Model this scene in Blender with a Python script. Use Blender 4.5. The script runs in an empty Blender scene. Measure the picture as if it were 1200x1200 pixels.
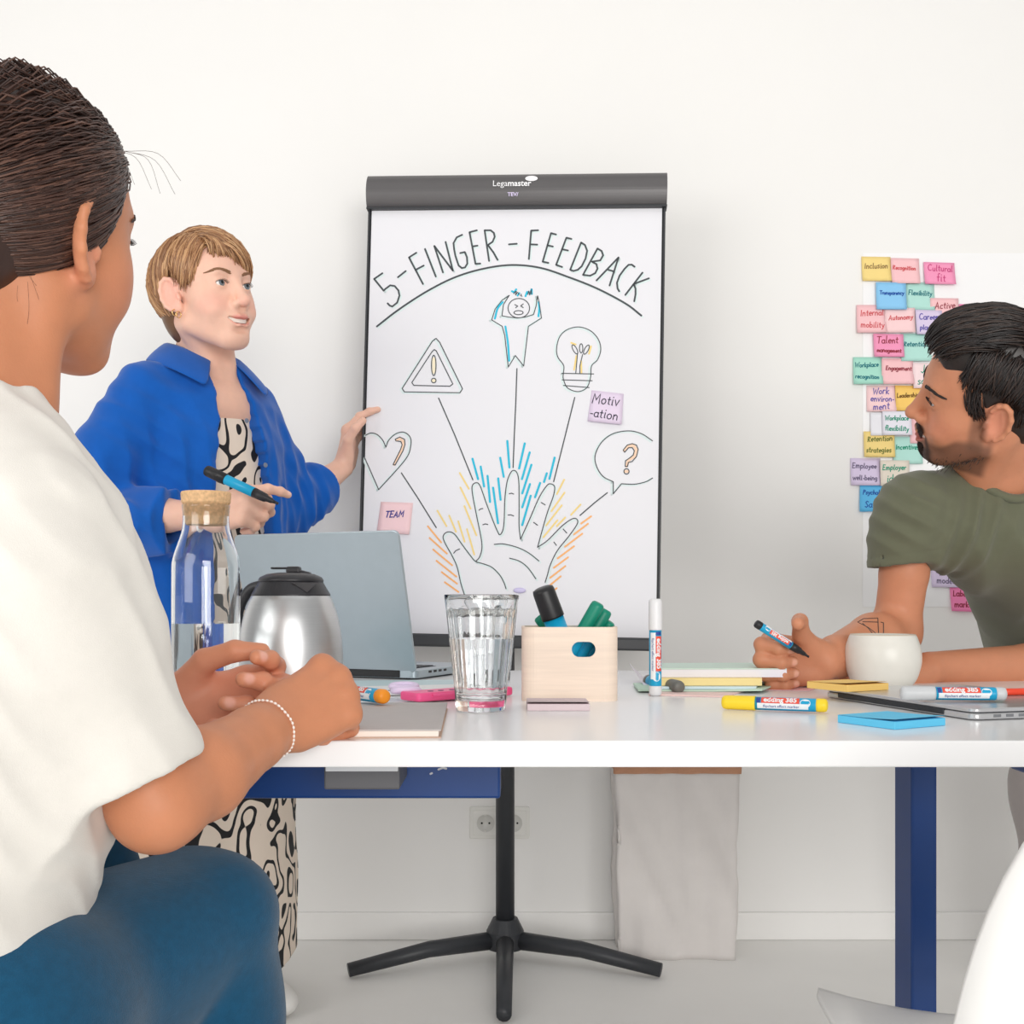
import bpy, bmesh, math, random
import numpy as np
from mathutils import Vector, Matrix

SC = bpy.context.scene
COL = SC.collection
F = 1300.0            # focal length in pixels of the 1200 px frame
CAMZ = 0.87           # lens height above the floor (m)
TZ = 0.73             # table top height

# ------------------------------------------------------------------ camera, world, lights, exposure
cam_d = bpy.data.cameras.new('camera')
cam = bpy.data.objects.new('camera', cam_d)
COL.objects.link(cam)
cam.location = (0, 0, CAMZ)
cam.rotation_euler = (math.radians(90), 0, 0)
cam_d.sensor_width = 36.0
cam_d.lens = 36.0 * F / 1200.0
cam_d.shift_y = 100.0 / 1200.0
cam_d.clip_start = 0.02
SC.camera = cam

world = bpy.data.worlds.new('daylight_room')
SC.world = world
world.use_nodes = True
bg = world.node_tree.nodes['Background']
bg.inputs['Color'].default_value = (1.0, 0.985, 0.965, 1)
bg.inputs['Strength'].default_value = 0.52

def area(name, loc, target, sx, sy, power, color=(1, 1, 1)):
    d = bpy.data.lights.new(name, 'AREA')
    d.shape = 'RECTANGLE'; d.size = sx; d.size_y = sy
    d.energy = power; d.color = color
    o = bpy.data.objects.new(name, d); COL.objects.link(o)
    o.location = loc
    o.rotation_euler = (Vector(target) - Vector(loc)).to_track_quat('-Z', 'Y').to_euler()
    return o
area('window_daylight', (-2.6, -0.9, 1.75), (0.1, 2.4, 1.0), 2.2, 1.8, 44, (1.0, 0.985, 0.96))
area('front_fill', (1.3, -4.4, 1.6), (0.7, 2.8, 1.05), 3.6, 2.2, 215, (1.0, 0.98, 0.95))  # added fill behind the camera to brighten the wall, not a known window
area('overhead_fill', (0.1, 1.3, 2.75), (0.1, 1.3, 0), 2.4, 1.8, 7, (1.0, 0.99, 0.97))  # added soft fill from above, no known ceiling lamp

SC.view_settings.view_transform = 'Standard'
SC.view_settings.look = 'None'
SC.view_settings.gamma = 1.0
SC.view_settings.use_curve_mapping = False
SC.view_settings.exposure = -0.08
SC.cycles.max_bounces = 16; SC.cycles.transmission_bounces = 16

# ------------------------------------------------------------------ helpers
def P(px, py, Y):
    """point at depth Y seen at photo pixel (px, py)"""
    return Vector(((px - 600.0) * Y / F, Y, CAMZ + (700.0 - py) * Y / F))

def T(px, py, z=TZ):
    """point on the horizontal plane z seen at photo pixel (px, py)"""
    Y = F * (CAMZ - z) / (py - 700.0)
    return Vector(((px - 600.0) * Y / F, Y, z))

def srgb(r, g, b):
    def c(v):
        v = v / 255.0
        return v / 12.92 if v <= 0.04045 else ((v + 0.055) / 1.055) ** 2.4
    return (c(r), c(g), c(b), 1.0)

MATS = {}
def mat(name, rgb, rough=0.5, metal=0.0, var=0.04, scale=40.0, bump=0.0, bscale=200.0, spec=0.5,
        trans=0.0, ior=1.45, coat=0.0, sss=0.0, stretch=None, sheen=0.0, attr=None):
    if name in MATS:
        return MATS[name]
    m = bpy.data.materials.new(name); m.use_nodes = True
    nt = m.node_tree; N = nt.nodes; L = nt.links
    b = N['Principled BSDF']
    b.inputs['Roughness'].default_value = rough
    b.inputs['Metallic'].default_value = metal
    b.inputs['IOR'].default_value = ior
    b.inputs['Specular IOR Level'].default_value = spec
    b.inputs['Transmission Weight'].default_value = trans
    b.inputs['Coat Weight'].default_value = coat
    b.inputs['Sheen Weight'].default_value = sheen
    if sss:
        b.inputs['Subsurface Weight'].default_value = sss
        b.inputs['Subsurface Radius'].default_value = (0.012, 0.005, 0.003)
        b.inputs['Subsurface Scale'].default_value = 0.6
    col = rgb if len(rgb) == 4 else (*rgb, 1)
    tc = N.new('ShaderNodeTexCoord')
    vec = tc.outputs['Object']
    if stretch:
        mp = N.new('ShaderNodeMapping'); mp.inputs['Scale'].default_value = stretch
        L.new(vec, mp.inputs['Vector']); vec = mp.outputs['Vector']
    if attr:
        an = N.new('ShaderNodeAttribute'); an.attribute_name = attr
        base = an.outputs['Color']
    else:
        base = None
    if var > 0:
        no = N.new('ShaderNodeTexNoise'); no.inputs['Scale'].default_value = scale
        no.inputs['Detail'].default_value = 4
        L.new(vec, no.inputs['Vector'])
        mx = N.new('ShaderNodeMix'); mx.data_type = 'RGBA'; mx.blend_type = 'MULTIPLY'
        mx.inputs['Factor'].default_value = 1.0
        rp = N.new('ShaderNodeValToRGB')
        rp.color_ramp.elements[0].position = 0.3; rp.color_ramp.elements[1].position = 0.7
        lo = 1 - var
        rp.color_ramp.elements[0].color = (lo, lo, lo, 1); rp.color_ramp.elements[1].color = (1, 1, 1, 1)
        L.new(no.outputs['Fac'], rp.inputs['Fac'])
        L.new(rp.outputs['Color'], mx.inputs['B'])
        if base is not None: L.new(base, mx.inputs['A'])
        else: mx.inputs['A'].default_value = col
        L.new(mx.outputs['Result'], b.inputs['Base Color'])
    elif base is not None:
        L.new(base, b.inputs['Base Color'])
    else:
        b.inputs['Base Color'].default_value = col
    if bump > 0:
        n2 = N.new('ShaderNodeTexNoise'); n2.inputs['Scale'].default_value = bscale
        n2.inputs['Detail'].default_value = 3
        L.new(vec, n2.inputs['Vector'])
        bp = N.new('ShaderNodeBump'); bp.inputs['Strength'].default_value = bump
        bp.inputs['Distance'].default_value = 0.002
        L.new(n2.outputs['Fac'], bp.inputs['Height'])
        L.new(bp.outputs['Normal'], b.inputs['Normal'])
    MATS[name] = m
    return m

def obj(name, me, material=None, parent=None, mtx=None, smooth=False):
    if isinstance(me, bmesh.types.BMesh):
        bm = me; me = bpy.data.meshes.new(name); bm.to_mesh(me); bm.free()
    o = bpy.data.objects.new(name, me)
    COL.objects.link(o)
    if material is not None and len(me.materials) == 0:
        me.materials.append(material)
    if parent is not None: o.parent = parent
    if mtx is not None: o.matrix_local = mtx
    if smooth: me.polygons.foreach_set('use_smooth', [True] * len(me.polygons))
    return o

def empty(name, mtx=None, parent=None):
    o = bpy.data.objects.new(name, None); COL.objects.link(o)
    o.empty_display_size = 0.02
    if parent is not None: o.parent = parent
    if mtx is not None: o.matrix_local = mtx
    return o

def tag(o, label=None, cat=None, group=None, kind=None):
    if label: o['label'] = label
    if cat: o['category'] = cat
    if group: o['group'] = group
    if kind: o['kind'] = kind
    return o

def mesh_from(verts, faces, name='m'):
    me = bpy.data.meshes.new(name); me.from_pydata([tuple(v) for v in verts], [], faces); me.update(); return me

def frame(loc, x, z):
    """matrix whose local X is x and local Z is close to z"""
    x = Vector(x).normalized(); z = Vector(z)
    y = z.cross(x).normalized(); z = x.cross(y).normalized()
    m = Matrix((x, y, z)).transposed().to_4x4(); m.translation = Vector(loc)
    return m

def rotz(loc, deg):
    return Matrix.Translation(Vector(loc)) @ Matrix.Rotation(math.radians(deg), 4, 'Z')

def bm_box(lo, hi, bev=0.0, seg=2):
    bm = bmesh.new()
    bmesh.ops.create_cube(bm, size=1.0)
    lo = Vector(lo); hi = Vector(hi); c = (lo + hi) / 2; s = hi - lo
    for v in bm.verts: v.co = Vector((v.co.x * s.x, v.co.y * s.y, v.co.z * s.z)) + c
    if bev > 0:
        bmesh.ops.bevel(bm, geom=list(bm.edges), offset=bev, segments=seg, affect='EDGES', profile=0.5)
    return bm

def rounded_slab(w, d, h, r, seg=6, bev=0.0, hole=None):
    """rounded-corner plate, origin at bottom centre"""
    pts = []
    for cx, cy, a0 in ((w/2-r, d/2-r, 0), (-w/2+r, d/2-r, 90), (-w/2+r, -d/2+r, 180), (w/2-r, -d/2+r, 270)):
        for i in range(seg + 1):
            a = math.radians(a0 + 90 * i / seg); pts.append((cx + r * math.cos(a), cy + r * math.sin(a)))
    bm = bmesh.new()
    f = bm.faces.new([bm.verts.new((x, y, 0)) for x, y in pts])
    ex = bmesh.ops.extrude_face_region(bm, geom=[f])
    vs = [g for g in ex['geom'] if isinstance(g, bmesh.types.BMVert)]
    bmesh.ops.translate(bm, verts=vs, vec=(0, 0, h))
    bmesh.ops.recalc_face_normals(bm, faces=bm.faces)
    if bev > 0:
        es = [e for e in bm.edges if abs(e.verts[0].co.z - e.verts[1].co.z) < 1e-6]
        bmesh.ops.bevel(bm, geom=es, offset=bev, segments=2, affect='EDGES', profile=0.5)
    return bm

def lathe(prof, seg=48, flute=None, cap=False):
    """revolve (r, z) profile about Z; flute(z, ang) multiplies the radius"""
    vs = []; fs = []
    n = len(prof)
    for r, z in prof:
        for j in range(seg):
            a = 2 * math.pi * j / seg
            rr = r * (flute(z, a) if flute else 1.0)
            vs.append((rr * math.cos(a), rr * math.sin(a), z))
    for i in range(n - 1):
        for j in range(seg):
            k = (j + 1) % seg
            fs.append((i*seg + j, i*seg + k, (i+1)*seg + k, (i+1)*seg + j))
    if cap:
        fs.append(tuple(reversed(range(seg)))); fs.append(tuple(range((n-1)*seg, n*seg)))
    return mesh_from(vs, fs)

def catmull(pts, n=8, closed=False):
    pts = [Vector(p) for p in pts]
    out = []
    m = len(pts)
    rng = range(m) if closed else range(m - 1)
    for i in rng:
        if closed:
            p0, p1, p2, p3 = pts[(i-1) % m], pts[i], pts[(i+1) % m], pts[(i+2) % m]
        else:
            p0 = pts[i-1] if i > 0 else pts[i] * 2 - pts[i+1]
            p1, p2 = pts[i], pts[i+1]
            p3 = pts[i+2] if i + 2 < m else pts[i+1] * 2 - pts[i]
        for k in range(n):
            t = k / n
            out.append(0.5 * ((2*p1) + (p2 - p0)*t + (2*p0 - 5*p1 + 4*p2 - p3)*t*t + (-p0 + 3*p1 - 3*p2 + p3)*t**3))
    if not closed: out.append(pts[-1])
    return out

def tube_data(pts, rad, seg=8, closed=False):
    pts = [Vector(p) for p in pts]; n = len(pts)
    if not hasattr(rad, '__len__'): rad = [rad] * n
    vs = []; fs = []
    up = Vector((0.13, 0.21, 0.97)).normalized()
    prev = None
    for i in range(n):
        if closed: t = pts[(i+1) % n] - pts[i-1]
        else: t = pts[min(i+1, n-1)] - pts[max(i-1, 0)]
        t.normalize()
        if prev is None:
            a = t.cross(up)
            if a.length < 1e-4: a = t.cross(Vector((1, 0, 0)))
        else:
            a = prev - t * prev.dot(t)
        a.normalize(); prev = a; b = t.cross(a)
        for j in range(seg):
            an = 2 * math.pi * j / seg
            vs.append(pts[i] + (a * math.cos(an) + b * math.sin(an)) * rad[i])
    rng = n if closed else n - 1
    for i in range(rng):
        k2 = (i + 1) % n
        for j in range(seg):
            k = (j + 1) % seg
            fs.append((i*seg+j, i*seg+k, k2*seg+k, k2*seg+j))
    if not closed:
        fs.append(tuple(reversed(range(seg)))); fs.append(tuple(range((n-1)*seg, n*seg)))
    return vs, fs

def tube(pts, rad, seg=8, closed=False):
    return mesh_from(*tube_data(pts, rad, seg, closed))

def merge(parts):
    V = []; Fc = []
    for v, f in parts:
        o = len(V); V += list(v); Fc += [tuple(i + o for i in q) for q in f]
    return V, Fc

def ribbon(pts, w):
    """flat stroke in the XY plane: returns verts, faces"""
    pts = [Vector((p[0], p[1])) for p in pts]
    q = [pts[0]]
    for p in pts[1:]:
        if (p - q[-1]).length > 1e-6: q.append(p)
    pts = q
    if len(pts) < 2: return [], []
    n = len(pts); vs = []; fs = []
    h = w / 2
    d0 = (pts[1] - pts[0]).normalized(); d1 = (pts[-1] - pts[-2]).normalized()
    for i in range(n):
        ta = (pts[i] - pts[i-1]).normalized() if i > 0 else d0
        tb = (pts[i+1] - pts[i]).normalized() if i < n - 1 else d1
        t = ta + tb
        if t.length < 0.3: t = ta
        t.normalize()
        nn = Vector((-t.y, t.x)); m = h / max(0.45, nn.dot(Vector((-ta.y, ta.x))))
        vs.append((pts[i].x + nn.x*m, pts[i].y + nn.y*m, 0)); vs.append((pts[i].x - nn.x*m, pts[i].y - nn.y*m, 0))
    for i in range(n - 1): fs.append((2*i, 2*i+1, 2*i+3, 2*i+2))
    for (p, d, a, b) in ((pts[0], -d0, 0, 1), (pts[-1], d1, 2*n-1, 2*n-2)):
        nn = Vector((-d.y, d.x)); k = len(vs)
        e1 = p + d*h*0.75 - nn*h*0.6; e2 = p + d*h*0.75 + nn*h*0.6
        vs.append((e1.x, e1.y, 0)); vs.append((e2.x, e2.y, 0))
        fs.append((a, b, k+1, k) if False else (b, a, k, k+1))
    return vs, fs

def split_sharp(s):
    """cut a polyline wherever it turns back sharply, so every run keeps its full width"""
    s = [Vector((p[0], p[1])) for p in s]
    out = [[s[0]]]
    for i in range(1, len(s)):
        out[-1].append(s[i])
        if i < len(s) - 1:
            a = s[i] - s[i-1]; b = s[i+1] - s[i]
            if a.length > 1e-6 and b.length > 1e-6 and a.normalized().dot(b.normalized()) < 0.35:
                out.append([s[i]])
    return out

def ribbons_mesh(strokes, w):
    return mesh_from(*merge([ribbon(q, w) for s in strokes for q in split_sharp(s)]))

def text_mesh(s, size, align='CENTER', bold=0.0):
    c = bpy.data.curves.new('t', 'FONT'); c.body = s; c.size = size
    c.align_x = align; c.align_y = 'CENTER'; c.offset = bold; c.resolution_u = 3
    o = bpy.data.objects.new('t', c); COL.objects.link(o)
    dg = bpy.context.evaluated_depsgraph_get(); dg.update()
    me = bpy.data.meshes.new_from_object(o.evaluated_get(dg))
    bpy.data.objects.remove(o); bpy.data.curves.remove(c)
    me.materials.clear()
    return me

def polar(cx, cy, rx, ry, a0, a1, n=20, rot=0):
    out = []
    for i in range(n + 1):
        a = math.radians(a0 + (a1 - a0) * i / n); x = rx*math.cos(a); y = ry*math.sin(a)
        c, s = math.cos(math.radians(rot)), math.sin(math.radians(rot))
        out.append((cx + x*c - y*s, cy + x*s + y*c))
    return out

# single-stroke handwriting: letters on a grid, x-height 1, ascender 1.7, descender -0.6
def _a(x, y, r, a0, a1, ry=None, n=8):
    return polar(x, y, r, r if ry is None else ry, a0, a1, n)
GL = {
 'a': (0.9, [_a(.4,.45,.38,30,330,.45), [(.75,.9),(.75,.1),(.9,0)]]),
 'b': (0.9, [[(.1,1.7),(.1,0)], _a(.42,.45,.35,180,-180,.45)]),
 'c': (0.8, [_a(.42,.45,.36,50,310,.45)]),
 'd': (0.9, [_a(.4,.45,.36,0,360,.45), [(.76,1.7),(.76,0)]]),
 'e': (0.8, [[(.08,.45),(.74,.5)]+_a(.42,.45,.34,10,310,.45)]),
 'f': (0.6, [[(.6,1.6),(.4,1.7),(.28,1.4),(.28,0)], [(.05,.9),(.55,.9)]]),
 'g': (0.9, [_a(.4,.45,.36,0,360,.45), [(.76,.9),(.76,-.4),(.5,-.62),(.15,-.5)]]),
 'h': (0.9, [[(.1,1.7),(.1,0)], [(.1,.6),(.4,.92),(.7,.7),(.72,0)]]),
 'i': (0.4, [[(.18,.9),(.18,.05),(.3,0)], [(.18,1.25),(.2,1.35)]]),
 'j': (0.4, [[(.25,.9),(.25,-.4),(0,-.6)], [(.25,1.25),(.27,1.35)]]),
 'k': (0.85, [[(.1,1.7),(.1,0)], [(.7,.9),(.12,.45),(.75,0)]]),
 'l': (0.45, [[(.15,1.7),(.15,.1),(.35,0)]]),
 'm': (1.3, [[(.1,.9),(.1,0)], [(.1,.6),(.32,.92),(.55,.75),(.56,0)], [(.56,.6),(.8,.92),(1.05,.75),(1.1,0)]]),
 'n': (0.9, [[(.1,.9),(.1,0)], [(.1,.6),(.4,.92),(.68,.7),(.72,0)]]),
 'o': (0.9, [_a(.42,.45,.36,90,450,.45)]),
 'p': (0.9, [[(.1,.9),(.1,-.65)], _a(.44,.45,.35,180,-180,.45)]),
 'r': (0.65, [[(.1,.9),(.1,0)], [(.1,.55),(.3,.88),(.58,.85)]]),
 's': (0.7, [[(.6,.8),(.35,.92),(.12,.7),(.35,.48),(.58,.28),(.35,0),(.05,.1)]]),
 't': (0.6, [[(.25,1.4),(.25,.15),(.5,.02)], [(.02,.95),(.52,.95)]]),
 'u': (0.9, [[(.1,.9),(.12,.2),(.4,0),(.7,.25)], [(.7,.9),(.72,0)]]),
 'v': (0.8, [[(.05,.9),(.38,0),(.72,.95)]]),
 'w': (1.15, [[(.05,.9),(.28,0),(.55,.75),(.8,0),(1.05,.95)]]),
 'x': (0.8, [[(.05,.9),(.7,0)], [(.7,.9),(.05,0)]]),
 'y': (0.85, [[(.08,.9),(.4,.1)], [(.75,.9),(.35,-.4),(.05,-.6)]]),
 'z': (0.75, [[(.08,.88),(.65,.88),(.05,.02),(.7,.02)]]),
 '-': (0.6, [[(.1,.5),(.5,.5)]]), ' ': (0.5, []), '.': (0.35, [[(.12,0),(.18,.06)]]),
 'A': (1.2, [[(.05,0),(.5,1.6),(1.0,0)], [(.2,.55),(.85,.6)]]),
 'C': (1.1, [_a(.6,.8,.5,50,310,.8)]),
 'E': (0.95, [[(.8,1.55),(.12,1.6),(.1,0),(.8,.05)], [(.1,.8),(.65,.82)]]),
 'F': (0.9, [[(.85,1.6),(.12,1.6),(.1,0)], [(.1,.85),(.65,.87)]]),
 'I': (0.45, [[(.2,1.6),(.2,0)]]),
 'J': (0.8, [[(.6,1.6),(.6,.3),(.35,0),(.05,.25)]]),
 'L': (0.85, [[(.12,1.6),(.1,0),(.75,.04)]]),
 'M': (1.35, [[(.08,0),(.15,1.6),(.62,.6),(1.08,1.6),(1.18,0)]]),
 'P': (0.95, [[(.1,0),(.12,1.6)], [(.12,1.55),(.7,1.5),(.75,1.0),(.12,.8)]]),
 'R': (1.0, [[(.1,0),(.12,1.6)], [(.12,1.55),(.75,1.45),(.7,1.0),(.14,.82),(.85,0)]]),
 'S': (0.95, [[(.8,1.4),(.45,1.62),(.12,1.3),(.45,.85),(.78,.4),(.42,0),(.05,.25)]]),
 'T': (1.05, [[(.0,1.6),(1.0,1.6)], [(.5,1.6),(.48,0)]]),
 'W': (1.5, [[(.05,1.6),(.35,0),(.7,1.2),(1.05,0),(1.4,1.65)]]),
}
def handwriting(s, width, rnd, slant=0.12, maxh=99):
    """strokes centred on 0 with given width; returns strokes and unit scale"""
    x = 0; st = []
    for ch in s:
        w, gl = GL.get(ch, GL['o'])
        dy = rnd.uniform(-.07, .07); k = rnd.uniform(.92, 1.08)
        for g in gl:
            st.append([(x + px*k + slant*py, py*k + dy) for px, py in g])
        x += w * k + 0.12
    sc = min(width / x, maxh)
    return [[((px - x/2)*sc, py*sc) for px, py in g] for g in st], sc

# ------------------------------------------------------------------ the room
M_WALL = mat('wall_paint', srgb(243, 242, 240), rough=0.85, var=0.012, scale=3.0, bump=0.06, bscale=260, spec=0.2)
M_FLOOR = mat('pale_floor', srgb(240, 239, 236), rough=0.45, var=0.03, scale=5.0, bump=0.03, bscale=60)
WALLY = 2.826
wall = obj('wall_back', bm_box((-4.2, WALLY, 0), (4.2, WALLY + 0.12, 3.0)), M_WALL)
tag(wall, 'plain white painted wall behind the flipchart', 'wall', kind='structure')
floor = obj('floor', bm_box((-4.2, -5.2, -0.1), (4.2, WALLY + 0.12, 0.0)), M_FLOOR)
tag(floor, 'pale smooth floor under the table', 'floor', kind='structure')
base = obj('baseboard_back', bm_box((-4.2, WALLY - 0.014, 0), (4.2, WALLY, 0.07), 0.004), mat('baseboard_white', srgb(244, 243, 241), 0.5, var=0.01))
tag(base, 'white baseboard along the back wall', 'baseboard', kind='structure')

# white film sheet that carries the sticky notes
sheet = obj('whiteboard_film', bm_box((0, -0.0012, 0), (1.05, 0, 0.90)), mat('film_white', srgb(247, 247, 248), 0.35, var=0.008), mtx=Matrix.Translation(P(1011, 711, WALLY - 0.0005)))
tag(sheet, 'thin white film sheet stuck on the wall behind the sticky notes', 'whiteboard sheet')

# double power socket
def socket():
    c = P(585.5, 963.5, WALLY)
    M_S = mat('socket_plastic', srgb(232, 231, 226), 0.3, var=0.01)
    M_D = mat('socket_hole', (0.01, 0.01, 0.01), 0.6, var=0.02)
    r = empty('wall_socket', Matrix.Translation(c))
    tag(r, 'white double power socket low on the wall behind the dark post', 'socket')
    bm = rounded_slab(0.152, 0.081, 0.009, 0.004, bev=0.0015)
    rx = Matrix.Rotation(math.radians(90), 4, 'X')
    obj('frame_plate', bm, M_S, r, rx)
    for sx in (-0.0355, 0.0355):
        me = lathe([(0.0, 0.011), (0.0, 0.0115), (0.033, 0.0115), (0.033, 0.009)], 32)
        sq = obj('insert_plate', rounded_slab(0.063, 0.063, 0.0118, 0.003, bev=0.001), M_S, r, Matrix.Translation((sx, 0, 0)) @ rx)
        cup = obj('plug_well', lathe([(0.0225, 0.0135), (0.0205, 0.0135), (0.0195, 0.0120), (0.0, 0.0120)], 32), mat('socket_well', srgb(214, 213, 208), 0.35, var=0.01), sq, smooth=True)
        for hx in (-0.0095, 0.0095):
            obj('pin_hole', lathe([(0.0, 0.0128), (0.0026, 0.0128), (0.0026, 0.012)], 12), M_D, sq, Matrix.Translation((hx, 0, 0)))
        for hy in (-0.0185, 0.0185):
            obj('earth_clip', bm_box((-0.002, hy-0.002, 0.0122), (0.002, hy+0.002, 0.0145), 0.0004), mat('clip_metal', (0.5, 0.48, 0.45), 0.3, 1.0), sq)
socket()

# ------------------------------------------------------------------ table
M_TOP = mat('table_white', srgb(246, 246, 247), rough=0.22, var=0.01, scale=8, spec=0.45)
M_BLUE = mat('frame_blue', srgb(0, 56, 122), rough=0.38, var=0.06, scale=12, bump=0.03, bscale=400)
def table():
    r = empty('meeting_table', Matrix.Translation((0, 1.6, 0)))
    tag(r, 'white meeting table with a blue metal frame', 'table')
    inv = Matrix.Translation((0, -1.6, 0))
    def pt(name, lo, hi, m, bev=0.003, par=r):
        return obj(name, bm_box(lo, hi, bev), m, par, inv if par is r else None)
    pt('table_top', (-1.05, 1.083, TZ - 0.026), (1.30, 2.125, TZ), M_TOP, 0.0018)
    pt('crossbeam', (-0.95, 1.25, 0.643), (-0.013, 1.31, 0.704), M_BLUE)
    pt('leg', (0.479, 1.33, 0.02), (0.510, 1.39, 0.704), M_BLUE)
    pt('leg', (-0.95, 1.45, 0.02), (-0.90, 1.51, 0.704), M_BLUE)
    pt('foot', (0.470, 1.12, 0.0), (0.519, 1.95, 0.03), M_BLUE)
    pt('foot', (-0.955, 1.12, 0.0), (-0.895, 1.95, 0.03), M_BLUE)
    pt('side_rail', (0.75, 1.12, 0.612), (0.80, 1.67, 0.704), M_BLUE)
    pt('mounting_plate', (-0.06, 1.22, 0.699), (-0.005, 1.34, 0.704), M_BLUE, 0.001)
    # paint chips on the beam front
    st = [[(-0.083, 0.676), (-0.078, 0.678), (-0.074, 0.677)], [(-0.071, 0.680), (-0.066, 0.681)], [(-0.092, 0.671), (-0.090, 0.672)]]
    me = ribbons_mesh(st, 0.0022)
    obj('paint_chip', me, mat('bare_metal', srgb(190, 190, 195), 0.5, var=0.05), r, inv @ Matrix.Translation((0, 1.2496, 0)) @ Matrix.Rotation(math.radians(90), 4, 'X'))
    bx = pt('control_box', (-0.1975, 1.165, 0.668), (-0.118, 1.249, 0.704), mat('box_grey', srgb(92, 92, 96), 0.5, var=0.03), 0.002)
    obj('label_strip', bm_box((-0.1955, 1.1625, 0.6875), (-0.1195, 1.1655, 0.7035), 0.0006), mat('strip_white', srgb(214, 216, 220), 0.4, var=0.02), bx)
table()

# ------------------------------------------------------------------ paper bag
def bag():
    random.seed(4)
    Y0 = 2.66
    x0 = (722-600)*Y0/F; x1 = (866-600)*Y0/F
    H = CAMZ - 203*Y0/F
    w = x1 - x0; d = 0.13; n = 26; nz = 34
    M_B = mat('bag_paper_white', srgb(226, 221, 218), 0.8, var=0.05, scale=14, bump=0.5, bscale=28)
    M_K = mat('bag_paper_kraft', srgb(196, 146, 116), 0.85, var=0.08, scale=60)
    c = Vector(((x0+x1)/2, Y0 + d/2, 0))
    def ring(z, out=0.0):
        pts = []
        t = z / H
        ww = (w/2) * (1 - 0.03*(1-t)); dd = d/2
        for k in range(4*n):
            s = k // n; u = (k % n) / n*2 - 1
            if s == 0: x, y = u*ww, -dd
            elif s == 1: x, y = ww, u*dd
            elif s == 2: x, y = -u*ww, dd
            else: x, y = -ww, -u*dd
            cr = 0.006*math.sin(7*x/w+t*5+1)*math.sin(t*6+x*14) + 0.004*math.sin(9*t+3*math.sin(5*u+4*t)) + 0.0025*abs(math.sin(6*u-9*t+2*math.sin(7*t)))
            if s in (1, 3): x += cr - (0.012*(1-abs(u)) if s == 1 else -0.012*(1-abs(u)))
            else: y += cr
            x *= 1 + out/ww; y *= 1 + out/dd
            pts.append((x, y, z))
        return pts
    V = []; Fc = []
    for i in range(nz+1): V += ring(H*i/nz)
    m = 4*n
    for i in range(nz):
        for j in range(m): k = (j+1) % m; Fc.append((i*m+j, i*m+k, (i+1)*m+k, (i+1)*m+j))
    Fc.append(tuple(reversed(range(m))))
    r = obj('paper_bag', mesh_from(V, Fc), M_B, mtx=Matrix.Translation(c), smooth=True)
    tag(r, 'crumpled white paper bag standing on the floor against the wall', 'paper bag')
    # turned-down kraft collar
    V = ring(H - 0.008, 0.003) + ring(H+0.010, 0.003) + ring(H+0.010, -0.002) + ring(H - 0.008, -0.003)
    Fc = []
    for i in range(3):
        for j in range(m): k = (j+1) % m; Fc.append((i*m+j, i*m+k, (i+1)*m+k, (i+1)*m+j))
    rim = obj('kraft_rim', mesh_from(V, Fc), M_K, r, smooth=True); rim['label'] = 'brown kraft paper rim'
bag()

# ------------------------------------------------------------------ flipchart
_TL = Vector((-0.344, 2.634, 0.999 + CAMZ)); _TR = Vector((0.353, 2.582, 0.987 + CAMZ)); _BL = Vector((-0.361, 2.581, -0.085 + CAMZ))
_U = (_TR - _TL).normalized(); _V = (_TL - _BL).normalized(); _V = (_V - _U*_V.dot(_U)).normalized(); _Nn = _U.cross(_V)
CW, CH = (_TR - _TL).length, (_TL - _BL).length
CM = Matrix((_U, _V, _Nn)).transposed().to_4x4(); CM.translation = _BL
def C(px, py):
    d = Vector(((px-600)/F, 1, (700-py)/F)); o = Vector((0, 0, CAMZ))
    t = (_BL - o).dot(_Nn) / d.dot(_Nn); p = o + d*t - _BL
    return (p.dot(_U), p.dot(_V))
rA = lambda x, y: C(425 + x/6.6667, 240 + y/6.6667)
rB = lambda x, y: C(600 + x/6.6667, 240 + y/6.6667)
rC = lambda x, y: C(560 + x/6.6667, 330 + y/6.6667)
rD = lambda x, y: C(500 + x/6.0, 510 + y/6.0)
rE = lambda x, y: C(400 + x/3.0, 190 + y/3.0)
rG = lambda x, y: C(420 + x/5.457, 480 + y/5.457)
rH = lambda x, y: C(680 + x/6.0, 440 + y/6.0)
def S(fn, pts, smooth=False, closed=False):
    q = [fn(*p) for p in pts]
    if smooth: q = [(v.x, v.y) for v in catmull([Vector((a, b, 0)) for a, b in q], 6, closed)]
    if closed: q.append(q[0])
    return q

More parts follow.
